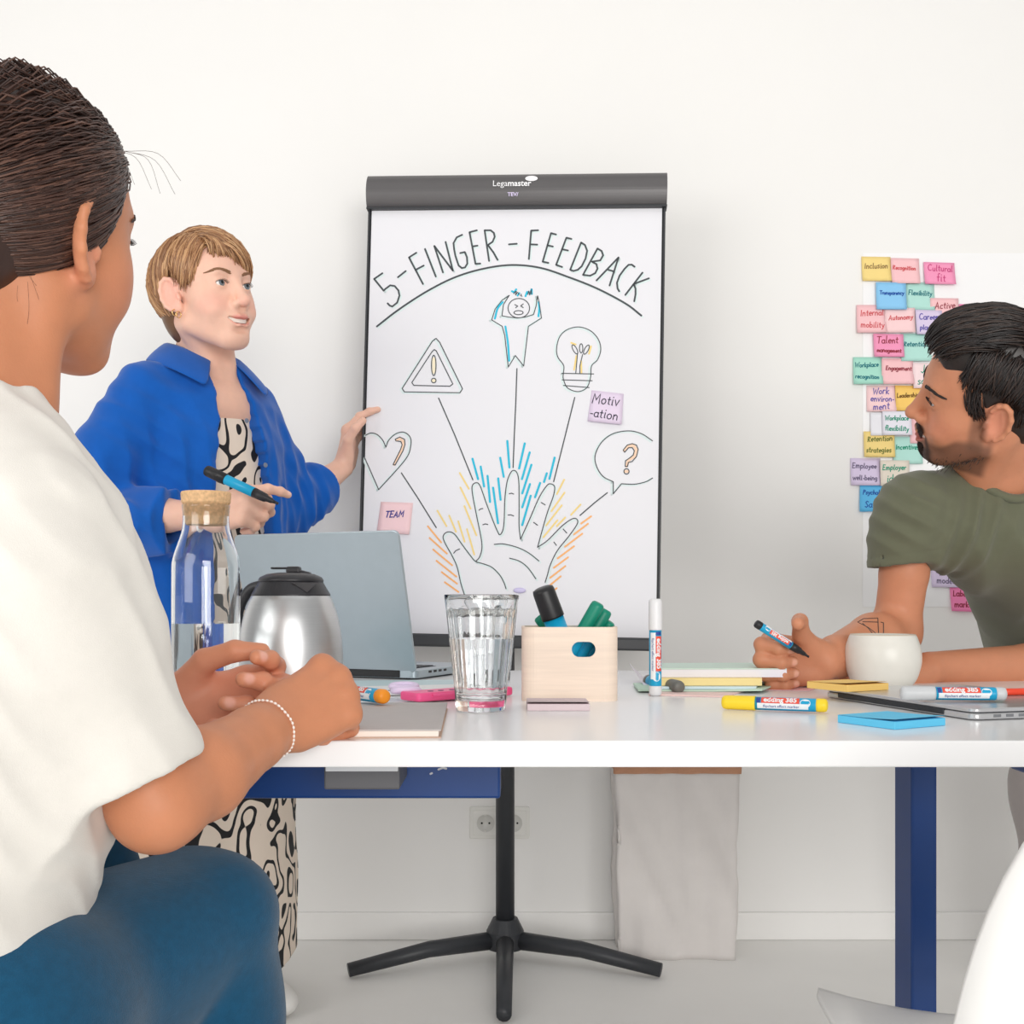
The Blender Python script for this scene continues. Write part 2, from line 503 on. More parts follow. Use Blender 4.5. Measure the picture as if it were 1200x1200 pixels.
def flipchart():
    M_DK = mat('chart_dark', srgb(52, 54, 58), 0.42, var=0.04)
    M_HD = mat('chart_header', srgb(96, 94, 95), 0.35, 0.15, var=0.03)
    M_PAPER = mat('chart_paper', srgb(233, 233, 238), 0.45, var=0.008, scale=6)
    M_INK = mat('ink_dark', srgb(70, 76, 80), 0.6, var=0.05)
    M_PALE = mat('ink_pale_mint', srgb(222, 236, 236), 0.6, var=0.02)
    M_CY = mat('ink_cyan', srgb(28, 190, 222), 0.6, var=0.04)
    M_YE = mat('ink_yellow', srgb(246, 218, 140), 0.6, var=0.04)
    M_OR = mat('ink_orange', srgb(252, 184, 116), 0.6, var=0.04)
    M_PE = mat('ink_peach', srgb(250, 214, 186), 0.6, var=0.04)
    r = empty('flipchart_easel', CM)
    tag(r, 'tall flipchart with dark frame showing a drawn hand and five symbols', 'flipchart')
    hb = 0.078
    obj('back_panel', bm_box((0, 0, -0.016), (CW, CH - 0.01, -0.004), 0.002), M_DK, r)
    # side trims
    obj('side_trim', bm_box((0, 0, -0.018), (0.0045, CH-0.01, 0.004), 0.001), M_DK, r)
    obj('side_trim', bm_box((CW-0.0045, 0, -0.018), (CW, CH-0.01, 0.004), 0.001), M_DK, r)
    obj('pen_tray', bm_box((0.0, -0.026, -0.02), (CW, 0.002, 0.045), 0.004), M_DK, r)
    # curved header bar
    prof = [(CH - hb, 0.0), (CH - hb, 0.012), (CH - hb + 0.012, 0.021), (CH - hb*0.55, 0.027), (CH - 0.02, 0.022), (CH - 0.004, 0.010), (CH, 0.0), (CH, -0.02), (CH-hb, -0.02)]
    prof = [(v.x, v.y) for v in catmull([Vector((a, b, 0)) for a, b in prof[:7]], 4)] + prof[7:]
    V = [(-0.002, a, b) for a, b in prof] + [(CW+0.002, a, b) for a, b in prof]
    n = len(prof)
    Fc = [(i, (i+1) % n, n+(i+1) % n, n+i) for i in range(n)] + [tuple(reversed(range(n))), tuple(range(n, 2*n))]
    bm = bmesh.new(); bm.from_mesh(mesh_from(V, Fc)); bmesh.ops.recalc_face_normals(bm, faces=bm.faces)
    head = obj('header_bar', bm, M_HD, r)
    obj('header_edge', bm_box((-0.003, CH-hb-0.005, -0.02), (CW+0.003, CH-hb, 0.013), 0.001), M_DK, r)
    M_LOGO = mat('logo_white', srgb(246, 246, 248), 0.5, var=0.01)
    lx, ly = C(599, 221)
    t1 = text_mesh('Lega', 0.0195, 'RIGHT', 0.0); t2 = text_mesh('master', 0.0195, 'LEFT', 0.0004)
    obj('logo_text', t1, M_LOGO, head, Matrix.Translation((lx-0.006, ly, 0.0285)))
    obj('logo_text', t2, M_LOGO, head, Matrix.Translation((lx-0.006, ly, 0.0285)))
    ex, ey = C(623.5, 214.5)
    me = mesh_from([(ex+0.0145*math.cos(2*math.pi*i/32), ey+0.0062*math.sin(2*math.pi*i/32), 0.0255) for i in range(32)], [tuple(range(32))])
    ov = obj('logo_oval', me, M_LOGO, head)
    obj('sticker_mark', text_mesh('TEV/', 0.0125, 'CENTER', 0.0003), mat('mark_lilac', srgb(226, 214, 246), 0.5, var=0.02), head, Matrix.Translation((*C(602, 233.5), 0.0275)))
    # the paper sheet, a hair in front of the panel
    sh = obj('paper_sheet', bm_box((0.008, 0.004, -0.003), (CW-0.008, CH-hb-0.004, 0.0), 0.0), M_PAPER, r)
    px = CW/348.0
    title = [S(rA, [(155,535),(90,580),(165,672),(175,660),(215,630),(250,635),(280,670),(288,710),(270,765),(232,795),(212,788),(195,770)]),
      S(rA, [(275,567),(337,518)]), S(rA, [(420,375),(362,412),(472,620)]), S(rA, [(412,510),(478,475)]), S(rA, [(487,345),(572,562)]),
      S(rA, [(628,530),(560,322),(705,515),(648,290)]),
      S(rA, [(778,235),(735,255),(710,300),(715,350),(725,400),(750,475),(775,495),(800,490),(818,460),(815,410),(798,370),(762,378)]),
      S(rA, [(893,200),(835,215),(882,462),(920,460)]), S(rA, [(862,325),(898,320)]),
      S(rA, [(988,440),(953,200),(1000,200),(1025,220),(1032,250),(1015,290),(978,315),(1020,370),(1055,432)]),
      S(rA, [(1142,310),(1205,305)]),
      S(rB, [(205,200),(150,202),(132,425)]), S(rB, [(148,310),(198,312)]),
      S(rB, [(345,233),(305,222),(240,445),(285,455)]), S(rB, [(278,317),(320,327)]),
      S(rB, [(465,268),(425,258),(345,470),(392,487)]), S(rB, [(392,348),(438,358)]),
      S(rB, [(455,508),(540,295),(570,315),(587,360),(575,420),(545,480),(515,508),(480,518),(455,508)]),
      S(rB, [(555,548),(668,342),(700,362),(712,395),(690,435),(625,445),(660,465),(668,500),(650,535),(610,555),(555,548)]),
      S(rB, [(660,592),(832,412),(762,632)]), S(rB, [(750,508),(792,520)]),
      S(rB, [(958,485),(935,468),(910,470),(880,500),(840,555),(820,610),(825,655),(838,677)]),
      S(rB, [(1020,530),(885,705)]), S(rB, [(1070,575),(950,620),(965,655),(965,700),(955,755)])]
    arc = [S(rE, [(125,578),(200,520),(300,455),(400,405),(500,375),(600,362),(700,372),(800,405),(900,445),(1000,498),(1055,540)], True)]
    person = [S(rC, [(245,108),(190,145),(135,215),(108,300),(190,350),(210,420),(238,668),(293,578),(358,660),(395,350),(497,285),(480,170),(467,112),(455,190),(435,258),(370,278),(310,285),(240,278),(188,268),(200,180),(245,108)]),
      [rC(*p) for p in polar(320, 208, 84, 76, 0, 360, 28)], S(rC, [(288,180),(312,192),(295,205)]), S(rC, [(355,175),(335,190),(355,205)]), [rC(*p) for p in polar(318, 243, 36, 16, 0, 360, 16)],
      S(rC, [(280,95),(300,75),(295,105),(310,85),(322,105)], True), S(rC, [(340,98),(335,110),(345,115)]), S(rC, [(390,100),(398,75),(405,105),(415,70),(420,98)], True)]
    bulb = [S(rC, [(668,717),(670,655),(625,590),(615,520),(640,430),(700,375),(790,355),(880,385),(940,450),(960,530),(935,610),(888,660),(880,750),(850,830),(780,860),(700,830),(668,760),(668,717)], True),
      S(rC, [(655,717),(905,722)]), S(rC, [(658,768),(893,775)]), S(rC, [(668,812),(870,828)]),
      [rC(*p) for p in polar(758, 530, 15, 40, 0, 360, 16, -28)], [rC(*p) for p in polar(807, 522, 13, 36, 0, 360, 16)], [rC(*p) for p in polar(848, 532, 15, 40, 0, 360, 16, 28)],
      S(rC, [(778,565),(765,715)]), S(rC, [(818,570),(797,660),(797,715)])]
    warn = [S(rE, [(333,620),(346,634),(426,797),(417,811),(222,808),(214,796),(320,630),(333,620)]), S(rE, [(327,659),(334,664),(392,780),(382,788),(255,785),(248,775),(318,668),(327,659)]),
      [rE(*p) for p in polar(325, 715, 8, 36, 0, 360, 18)], [rE(*p) for p in polar(325, 768, 8, 8, 0, 360, 14)]]
    heart = [S(rG, [(45,165),(80,150),(120,160),(155,195),(176,240)], True), S(rG, [(176,240),(195,195),(240,155),(290,145),(330,175),(335,230),(300,320),(130,512)], True), S(rG, [(130,512),(38,303)]),
      S(rG, [(236,190),(265,176),(295,190),(298,225),(285,265),(235,355),(222,352),(270,255),(280,225),(272,205),(240,200),(236,190)])]
    bubble = [S(rH, [(508,460),(430,410),(340,390),(230,410),(150,470),(105,560),(115,640),(160,710),(232,748)], True), S(rH, [(232,748),(232,832),(290,762)]), S(rH, [(290,762),(380,765),(460,748),(508,722)], True),
      S(rH, [(302,525),(330,490),(365,480),(395,490),(407,520),(395,570),(365,605),(338,612),(332,640),(316,640),(318,600),(345,582),(372,560),(380,530),(365,508),(340,508),(312,540),(302,525)]),
      [rH(*p) for p in polar(325, 675, 18, 19, 0, 360, 16)]]
    hand = [S(rD, [(265,1120),(240,1040),(215,930),(180,850),(125,750),(118,705),(150,680),(195,695),(250,770),(310,850),(345,888),(400,905),(460,930),(515,985),(545,1040),(558,1080)], True),
      S(rD, [(345,888),(375,850),(388,760),(350,560),(325,430),(320,360),(345,335),(375,355),(420,480),(470,610),(500,680),(515,700),(535,670),(545,600),(550,450),(565,330),(590,265),(612,248),(635,265),(648,330),(650,500),(650,640),(660,732)], True),
      S(rD, [(660,732),(720,600),(790,440),(845,355),(875,343),(900,365),(890,430),(850,540),(815,660),(780,788)], True),
      S(rD, [(780,788),(850,740),(950,640),(1020,590),(1055,590),(1058,625),(1000,710),(920,810),(870,910),(850,980),(833,1035)], True),
      S(rD, [(475,768),(540,765),(640,790),(720,830),(790,885)], True), S(rD, [(583,865),(650,885),(710,930),(768,1010)], True),
      S(rD, [(368,528),(380,518),(395,516)]), S(rD, [(395,630),(412,624),(430,628)]), S(rD, [(580,412),(596,408),(612,414)]), S(rD, [(572,562),(592,560),(612,568)]), S(rD, [(805,473),(833,490)]), S(rD, [(752,613),(780,633)]), S(rD, [(960,660),(985,688)]), S(rD, [(895,752),(912,775)]), S(rD, [(190,830),(205,812),(232,800)])]
    links = [S(rG, [(275,405),(380,565),(498,755)]), [C(514, 466.5), C(533, 510), C(554.2, 562.5)], [C(605.8, 432), C(604.5, 470), C(602.5, 515), C(601.3, 548)], [C(673.5, 465.8), C(662, 512), C(648.8, 564.5)], [C(711.7, 577.5), C(697, 589), C(679.7, 604)]]
    cyan = [S(rD, p) for p in ([(322,165),(362,310)],[(380,220),(404,362)],[(428,285),(446,470)],[(467,368),(502,620)],[(503,303),(520,455)],[(517,158),(542,293)],[(567,40),(582,228)],[(690,57),(650,235)],[(725,120),(670,310)],[(737,207),(672,410)],[(727,343),(672,508)],[(732,425),(672,633)],[(900,157),(863,308)],[(845,267),(825,330)],[(798,335),(762,437)])]
    cyan2 = [S(rC, [(195,160),(155,210),(133,290)], True), S(rC, [(475,160),(480,215),(473,272)], True), S(rC, [(215,350),(235,480),(245,620)], True), S(rC, [(265,75),(285,85),(300,60)]), S(rC, [(310,110),(325,90)]), S(rC, [(372,115),(385,80)]), S(rC, [(408,95),(420,60),(422,98)])]
    yel = [S(rD, p) for p in ([(232,265),(297,378)],[(237,367),(310,518)],[(265,497),(350,705)],[(75,530),(140,640)],[(158,565),(207,680)],[(222,605),(267,750)],[(283,660),(335,840)],[(967,312),(915,415)],[(970,403),(877,535)],[(950,493),(840,635)],[(920,597),(820,718)],[(975,578),(915,640)],[(1082,487),(1015,560)])]
    yel2 = [S(rC, p) for p in ([(728,478),(765,492)],[(884,505),(868,565)],[(770,580),(752,690)],[(806,620),(810,712)])]
    org = [S(rD, p) for p in ([(8,640),(103,755)],[(20,722),(143,833)],[(45,803),(180,915)],[(68,882),(210,995)],[(105,962),(215,1045)],[(127,1033),(225,1103)],[(1157,570),(1085,622)],[(1135,622),(1035,698)],[(1095,692),(972,785)],[(1037,780),(920,867)],[(995,858),(893,933)],[(975,920),(868,1003)],[(943,992),(855,1065)],[(915,1075),(883,1100)])]
    def dr(name, strokes, w, m, z=0.0007):
        return obj(name, ribbons_mesh(strokes, w*px), m, sh, Matrix.Translation((0, 0, z)))
    def off(strokes, dx=1.6, dy=-1.6): return [[(a+dx*px, b+dy*px) for a, b in s] for s in strokes]
    grp = [[0],[1],[2,3],[4],[5],[6],[7,8],[9],[10],[11,12],[13,14],[15,16],[17],[18],[19,20],[21],[22,23]]
    for g_ in grp: dr('letter_shading', off([title[i] for i in g_]), 2.2, M_PALE, 0.0003)
    for nm, st in (('arc_shading', arc), ('hand_shading', hand[:6])):
        dr(nm, off(st), 2.2, M_PALE, 0.0003)
    for nm, st in (('warning_shading', warn[:1]), ('bulb_shading', bulb[:1]), ('heart_shading', heart[:3]), ('bubble_shading', bubble[:3]), ('figure_shading', person[:1])):
        dr(nm, off(st, -1.8, -1.0), 2.4, M_PALE, 0.0003)
    [dr('title_letter', [title[i] for i in g_], 2.1, M_INK) for g_ in grp]; dr('title_arc', arc, 2.2, M_INK)
    dr('stressed_figure', person, 1.05, M_INK); [dr('figure_colouring', [c_], 2.3, M_CY, 0.0005) for c_ in cyan2]
    dr('light_bulb_drawing', bulb, 1.05, M_INK); [dr('bulb_glow', [y_], 2.0, M_YE, 0.0005) for y_ in yel2]
    dr('warning_triangle', warn, 1.15, M_INK); dr('heart_drawing', heart, 1.15, M_INK); dr('speech_bubble', bubble, 1.15, M_INK)
    dr('heart_colouring', [S(rG, [(240,194),(268,186),(288,205),(282,245),(228,353)])], 3.0, M_PE, 0.0005)
    dr('question_colouring', [S(rH, [(309,530),(340,495),(375,493),(394,520),(380,570),(340,595),(324,640)]), S(rH, [(315,675),(335,675)])], 3.4, M_PE, 0.0005)
    dr('exclamation_colouring', [S(rE, [(325,690),(325,740)]), S(rE, [(321,768),(329,768)])], 3.4, mat('ink_cream', srgb(250, 238, 208), 0.6), 0.0005)
    dr('hand_outline', hand, 1.15, M_INK); [dr('connecting_line', [l_], 1.35, M_INK) for l_ in links]
    for nm, sts, w_, m_ in (('cyan_ray', cyan, 2.5, M_CY), ('yellow_ray', yel, 2.0, M_YE), ('orange_ray', org, 2.0, M_OR)):
        for st in sts: dr(nm, [st], w_, m_)
    # stand: column and star base behind the board
    inv = CM.inverted()
    cx, cy = -0.0165, 2.665
    obj('stand_column', lathe([(0.0, 0.05), (0.0225, 0.05), (0.0225, 1.3), (0.0, 1.3)], 32), M_DK, r, inv @ Matrix.Translation((cx, cy, 0)), smooth=True)
    obj('clamp', bm_box((-0.04, -0.075, 0.9), (0.04, 0.03, 1.05), 0.006), M_DK, r, inv @ Matrix.Translation((cx, cy, 0)))
    obj('base_hub', lathe([(0.0, 0.03), (0.045, 0.03), (0.045, 0.07), (0.03, 0.1), (0.0, 0.1)], 32), M_DK, r, inv @ Matrix.Translation((cx, cy, 0)))
    for k, a in enumerate((200, 340, 270)):
        an = math.radians(a); L = 0.38
        if a == 270: L = 0.40
        obj('base_foot', tube([(0, 0, 0.05), (L*0.5*math.cos(an), L*0.5*math.sin(an), 0.045), (L*math.cos(an), L*math.sin(an), 0.018)], [0.022, 0.019, 0.016], 12), M_DK, r, inv @ Matrix.Translation((cx, cy, 0)), smooth=True)
    return r
flipchart()

# small lavender magnet on the chart
mg = obj('magnet', lathe([(0.0, 0.006), (0.011, 0.006), (0.014, 0.004), (0.014, 0.0), (0.0, 0.0)], 32), mat('magnet_lilac', srgb(214, 206, 242), 0.4, var=0.02), mtx=CM @ Matrix.Translation((*C(609, 692), 0.0010)) @ Matrix.Scale(0.45, 4, (0, 1, 0)), smooth=True)
tag(mg, 'small pale lilac oval magnet on the flipchart below the hand drawing', 'magnet')

# ------------------------------------------------------------------ sticky notes
def note(name, corners, fn, rgb, lines, ink, label, group, zoff=0.0, basem=None, seed=0, tw=0.82, lw=0.0016, cap=99):
    """corners TL, TR, BR, BL in fn's local plane (x, y); sheet with a lifted lower edge"""
    rnd = random.Random(seed)
    q = [Vector((*fn(*c), 0)) for c in corners]
    c0 = sum(q, Vector()) / 4
    q = [a - c0 for a in q]
    n = 6; V = []; Fc = []
    lift = rnd.uniform(0.004, 0.010)
    def z(u, v): return lift * (v ** 2.2) * (0.6 + 0.4*u) + 0.0004
    for layer in (0, 1):
        for j in range(n+1):
            for i in range(n+1):
                u, v = i/n, j/n
                p = (q[0]*(1-u) + q[1]*u)*(1-v) + (q[3]*(1-u) + q[2]*u)*v
                V.append((p.x, p.y, z(u, v) + (0.0003 if layer == 0 else 0.0)))
    m = (n+1)**2
    for j in range(n):
        for i in range(n):
            a = j*(n+1)+i
            Fc.append((a, a+n+1, a+n+2, a+1)); Fc.append((m+a, m+a+1, m+a+n+2, m+a+n+1))
    for i in range(n):
        for a, b in ((i, i+1), ((n)*(n+1)+i+1, n*(n+1)+i)): Fc.append((a, b, m+b, m+a))
        for a, b in (((i+1)*(n+1), i*(n+1)), (i*(n+1)+n, (i+1)*(n+1)+n)): Fc.append((a, b, m+b, m+a))
    key = 'note_%d_%d_%d' % rgb
    o = obj(name, mesh_from(V, Fc), mat(key, srgb(*rgb), 0.7, var=0.03, scale=20), mtx=basem @ Matrix.Translation((c0.x, c0.y, zoff)), smooth=True)
    tag(o, label, 'sticky note', group)
    if lines:
        ux = (q[1]-q[0]); vy = (q[0]-q[3]); w = ux.length; h = vy.length; ux.normalize(); vy.normalize()
        k = len(lines); ys = {1: [0.1], 2: [0.2, -0.24], 3: [0.27, -0.03, -0.32]}[k]
        strokes = []
        for s, yy in zip(lines, ys):
            hs, sc = handwriting(s, w*tw*min(1, 0.35+0.09*len(s)), rnd, maxh=h*(0.22 if k < 3 else 0.16) if cap == 99 else cap)
            ox = rnd.uniform(-.04, .04)*w; dy = yy*h - sc*0.6; sl = rnd.uniform(-.04, .06)
            for g in hs:
                strokes.append([((ux*(a+ox) + vy*(b+dy+a*sl)).to_2d()) for a, b in g])
        vs, fs = merge([ribbon([(p.x, p.y) for p in g], lw) for g in strokes])
        vv = []
        A = Matrix(((ux.x, vy.x), (ux.y, vy.y))).inverted()
        for x, y, _ in vs:
            ab = A @ Vector((x, y)); u = ab.x/w + 0.5; v = 0.5 - ab.y/h
            vv.append((x, y, z(min(max(u, 0), 1), min(max(v, 0), 1)) + 0.0010))
        obj('handwriting', mesh_from(vv, fs), mat('pen_%d_%d_%d' % ink, srgb(*ink), 0.6, var=0.05), o)
    return o

note('sticky_note', [(145,590),(350,597),(328,800),(118,790)], rG, (250, 214, 218), ['TEAM'], (44, 44, 140), 'pale pink sticky note reading TEAM on the flipchart', 'sticky notes on the flipchart', 0.0009, CM, 3, lw=0.0026, cap=0.0125)
note('sticky_note', [(80,105),(305,130),(290,350),(52,325)], rH, (232, 216, 238), ['Motiv', '-ation'], (40, 34, 60), 'lilac sticky note reading Motivation on the flipchart', 'sticky notes on the flipchart', 0.0009, CM, 5, tw=1.1, lw=0.0022, cap=0.0135)

WM = Matrix(((1, 0, 0, 0), (0, 0, -1, WALLY - 0.0018), (0, 1, 0, 0), (0, 0, 0, 1)))
def W(px, py):
    p = P(px, py, WALLY); return (p.x, p.z)
YEL=(248,220,140); PNK=(250,200,204); HOT=(248,156,194); BLU=(142,204,246); MNT=(182,228,218); LPK=(252,214,216); LAV=(222,208,236); ORG=(250,206,110); WHT=(236,234,244); BEI=(232,222,208); HP2=(250,140,190); SKY=(98,190,240)
RED=(214,90,96); BRO=(150,120,70); MAG=(206,70,130); NAV=(24,84,170); TEA=(24,120,130); VIO=(90,80,170); GRN=(16,150,120); DKR=(150,40,60); GRY=(110,100,130); OLI=(110,120,50); DKY=(120,84,20)
wn = [
 ((1009,301,1043,330,1.5), YEL, ['Inclusion'], BRO, 'yellow sticky note reading Inclusion, topmost left of the wall notes'),
 ((1043,303,1076,333,2), PNK, ['Recognition'], RED, 'pink sticky note reading Recognition in the top row on the wall'),
 ((1081,308,1117,334,3), HOT, ['Cultural', 'fit'], MAG, 'hot pink sticky note reading Cultural fit at top right of the wall notes'),
 ((1025,332,1060,364,1), BLU, ['Transparency'], NAV, 'light blue sticky note reading Transparency on the wall'),
 ((1060,331,1094,364,2), MNT, ['Flexibility'], TEA, 'mint sticky note reading Flexibility on the wall'),
 ((1003,358,1037,391,0), PNK, ['Internal', 'mobility'], RED, 'pink sticky note reading Internal mobility on the wall'),
 ((1036,362,1071,391,-1), LPK, ['Autonomy'], RED, 'pale pink sticky note reading Autonomy on the wall'),
 ((1071,364,1102,393,3), LAV, ['Career', 'planning'], VIO, 'lilac sticky note reading Career planning beside the Autonomy note'),
 ((1089,350,1122,381,1), PNK, ['Active', 'confinement'], DKR, 'pink sticky note overlapping the Career planning note'),
 ((1123,357,1154,388,0), HP2, ['Company'], MAG, 'hot pink sticky note just above the front of the man\'s hair'),
 ((1173,363,1206,392,2), ORG, None, DKY, 'plain amber sticky note at the right edge above the man\'s hair'),
 ((1022,392,1057,419,2), HOT, ['Talent', 'management'], DKR, 'hot pink sticky note reading Talent management on the wall'),
 ((1055,391,1090,424,0), MNT, ['Retention'], TEA, 'mint sticky note reading Retention beside the man\'s quiff'),
 ((999,419,1033,451,0), (170,226,208), ['Workplace', 'recognition'], TEA, 'green sticky note reading Workplace recognition at the left edge of the notes'),
 ((1032,421,1069,451,0), PNK, ['Engagement'], DKR, 'pink sticky note reading Engagement beside the man\'s forehead'),
 ((1068,426,1100,456,1), (250,226,228), ['Job', 'satis'], GRN, 'very pale pink sticky note with green writing behind the man\'s forehead'),
 ((1015,452,1049,483,0), LPK, ['Work', 'environ-', 'ment'], VIO, 'pale pink sticky note reading Work environment on the wall'),
 ((1048,452,1080,482,2), ORG, ['Leadership'], DKY, 'amber sticky note reading Leadership beside the man\'s nose'),
 ((1019,484,1034,511,0), (240,240,246), None, GRN, 'blank white sticky note half under the Workplace flexibility note'),
 ((1032,483,1066,511,0), WHT, ['Workplace', 'flexibility'], GRN, 'white sticky note reading Workplace flexibility in green'),
 ((1065,487,1096,520,1), PNK, ['Trust'], RED, 'pink sticky note behind the man\'s moustache'),
 ((1046,512,1080,544,0), MNT, ['Incentives'], GRN, 'mint sticky note reading Incentives beside the man\'s chin'),
 ((1011,506,1047,536,1), YEL, ['Retention', 'strategies'], OLI, 'yellow sticky note reading Retention strategies on the wall'),
 ((1030,540,1064,570,0), BEI, ['Employer', 'ideas'], GRN, 'beige sticky note with green writing beside the olive sleeve'),
 ((996,537,1031,569,1), LAV, ['Employee', 'well-being'], GRY, 'lilac sticky note reading Employee well-being at the lower left of the notes'),
 ((1007,569,1041,600,-2), SKY, ['Psycholog.', 'Safety'], NAV, 'bright blue sticky note below the lilac well-being note'),
 ((1023,600,1054,632,0), LPK, ['Values'], MAG, 'pale pink sticky note mostly hidden behind the olive sleeve'),
 ((1090,630,1122,660,1), BEI, ['Feedback'], GRY, 'beige sticky note seen between the man\'s sleeve and chest'),
 ((1090,660,1122,688,2), LAV, ['Hybrid', 'model'], GRY, 'lilac sticky note below the beige one between sleeve and chest'),
 ((1112,687,1144,716,4), HP2, ['Labour', 'market'], DKR, 'hot pink sticky note, lowest of the wall notes'),
]
for k, ((x0, y0, x1, y1, rr), col, txt, ink, lab) in enumerate(wn):
    t = math.tan(math.radians(rr)); w = x1-x0; h = y1-y0
    cs = [(x0, y0), (x1, y0 + w*t*0.6), (x1 + h*t*0.8, y1 + w*t*0.5), (x0 + h*t*0.9, y1)]
    note('sticky_note', cs, W, col, txt, ink, lab, 'sticky notes on the wall', 0.0006 + 0.0022*(k % 4) + (0.003 if k in (8, 19) else 0), WM, 10+k, lw=0.0022)

# ------------------------------------------------------------------ markers
MK_BLUE = mat('marker_blue', srgb(20, 164, 210), 0.35, var=0.03)
MK_RED = mat('marker_label_red', srgb(236, 84, 60), 0.45, var=0.02)
MK_WHITE = mat('marker_label_white', srgb(240, 244, 246), 0.45, var=0.02)
MK_BLACK = mat('marker_black', srgb(34, 34, 37), 0.4, var=0.05)
MK_NAVY = mat('marker_label_navy', srgb(40, 70, 150), 0.5, var=0.02)
_lab_cache = {}
def wrap(me, r, x0=0.0, a0=0.0):
    """bend a flat XY mesh around the local X axis at radius r"""
    for v in me.vertices:
        a = v.co.y / r + a0
        v.co = (v.co.x + x0, r*math.sin(a), r*math.cos(a))
    me.update(); return me
def patch(x0, x1, y0, y1, r, n=10):
    V = []; Fc = []
    for i in range(n+1):
        y = y0 + (y1-y0)*i/n; a = y/r
        for x in (x0, x1): V.append((x, r*math.sin(a), r*math.cos(a)))
    for i in range(n): Fc.append((2*i, 2*i+1, 2*i+3, 2*i+2))
    return mesh_from(V, Fc)
RX = Matrix.Rotation(math.radians(90), 4, 'Y')     # lathe axis Z -> X
def lx(prof, seg=28): 
    me = lathe(prof, seg); me.transform(RX); return me

def marker(mtx, cap, plug, label, name='marker_pen', state='capped', group='blue flipchart markers', text=True, scale=1.0, parent_label=None, post=None):
    """local X runs from cap to end plug, local Z is the side the label faces"""
    r = empty(name, mtx @ Matrix.Scale(scale, 4))
    tag(r, label, 'marker', group)
    R = 0.0088
    if state == 'capped':
        c = obj('cap', lx([(0.0, -0.002), (0.0062, -0.002), (0.0088, 0.0), (0.0095, 0.004), (0.0098, 0.040), (0.0098, 0.0425), (0.0, 0.0425)]), cap, r, smooth=True)
        bm = bm_box((0.003, -0.003, -0.0135), (0.036, 0.003, -0.0112), 0.0006)
        cl = obj('clip', bm, cap, c)
        obj('clip_root', bm_box((0.001, -0.003, -0.0125), (0.006, 0.003, -0.009), 0.0005), cap, c)
    else:
        obj('grip', lx([(0.0, 0.0), (0.0028, 0.0), (0.0034, 0.004), (0.0046, 0.006), (0.0056, 0.016), (0.0075, 0.019), (0.0084, 0.030), (0.0088, 0.0425), (0.0, 0.0425)]), MK_BLACK, r, smooth=True)
        obj('nib', bm_box((-0.007, -0.0022, -0.0017), (0.002, 0.0022, 0.0017), 0.0007), MK_BLACK, r)
    obj('barrel', lx([(0.0, 0.0424), (R, 0.0424), (R, 0.120), (R*0.96, 0.1225), (0.0, 0.1225)]), MK_BLUE, r, smooth=True)
    if state == 'posted':
        obj('posted_cap', lx([(0.0, 0.100), (0.0099, 0.100), (0.0098, 0.137), (0.0088, 0.141), (0.0062, 0.143), (0.0, 0.143)]), cap, r, smooth=True)
    else:
        obj('end_plug', lx([(0.0, 0.1215), (R*0.98, 0.1215), (0.0090, 0.124), (0.0090, 0.131), (0.0078, 0.1345), (0.0045, 0.136), (0.0, 0.136)]), plug, r, smooth=True)
    if text:
        if 'red' not in _lab_cache:
            _lab_cache['red'] = patch(0.051, 0.1005, 0.0005, 0.0100, R+0.00025)
            _lab_cache['white'] = patch(0.046, 0.112, -0.0075, 0.0003, R+0.0002)
            _lab_cache['oval'] = wrap(mesh_from([(0.0085*0.8*math.cos(2*math.pi*i/20), 0.0062*math.sin(2*math.pi*i/20), 0) for i in range(20)], [tuple(range(20))]), R+0.0004, 0.108, 0.18)
            _lab_cache['navy'] = patch(0.0445, 0.0495, 0.0005, 0.0090, R+0.00025)
            _lab_cache['t1'] = wrap(text_mesh('edding 385', 0.0098, 'CENTER', 0.0003), R+0.0006, 0.0757, 0.0050/R)
            _lab_cache['t2'] = wrap(text_mesh('flipchart effect marker', 0.0052, 'CENTER', 0.0), R+0.0006, 0.077, -0.0036/R)
        lb = obj('label_band', _lab_cache['red'], MK_RED, r)
        obj('label_text', _lab_cache['t1'], MK_WHITE, lb)
        wb = obj('white_band', _lab_cache['white'], MK_WHITE, r)
        obj('small_text', _lab_cache['t2'], MK_NAVY, wb)
        obj('label_oval', _lab_cache['oval'], MK_WHITE, r)
        obj('label_flag', _lab_cache['navy'], MK_NAVY, r)
    return r

M_YCAP = mat('cap_yellow', srgb(253, 220, 48), 0.4, var=0.03)
M_GCAP = mat('cap_light_grey', srgb(206, 208, 210), 0.4, var=0.03)
M_WCAP = mat('cap_white', srgb(232, 232, 234), 0.35, var=0.02)
M_OCAP = mat('cap_orange', srgb(248, 154, 40), 0.4, var=0.03)
M_DGCAP = mat('cap_dark_grey', srgb(112, 112, 106), 0.45, var=0.04)
M_GREEN = mat('cap_green', srgb(6, 138, 112), 0.42, var=0.05)

# yellow marker lying in front of the closed laptop
a = T(848, 832); b = T(972, 836.5)
a.z = b.z = TZ + 0.0098
marker(frame(a, b - a, (0.05, -1, 0.12)), M_YCAP, M_YCAP, 'yellow-capped blue marker lying on the table beside the closed laptop', scale=(b-a).length/0.138)
# white-capped marker standing upright
p = T(768, 815.5)
marker(frame((p.x, p.y, TZ + 0.136), (0, 0, -1), (-0.12, -1, 0)), M_WCAP, M_WCAP, 'blue marker with a pale cap standing upright on the table', scale=1.0)
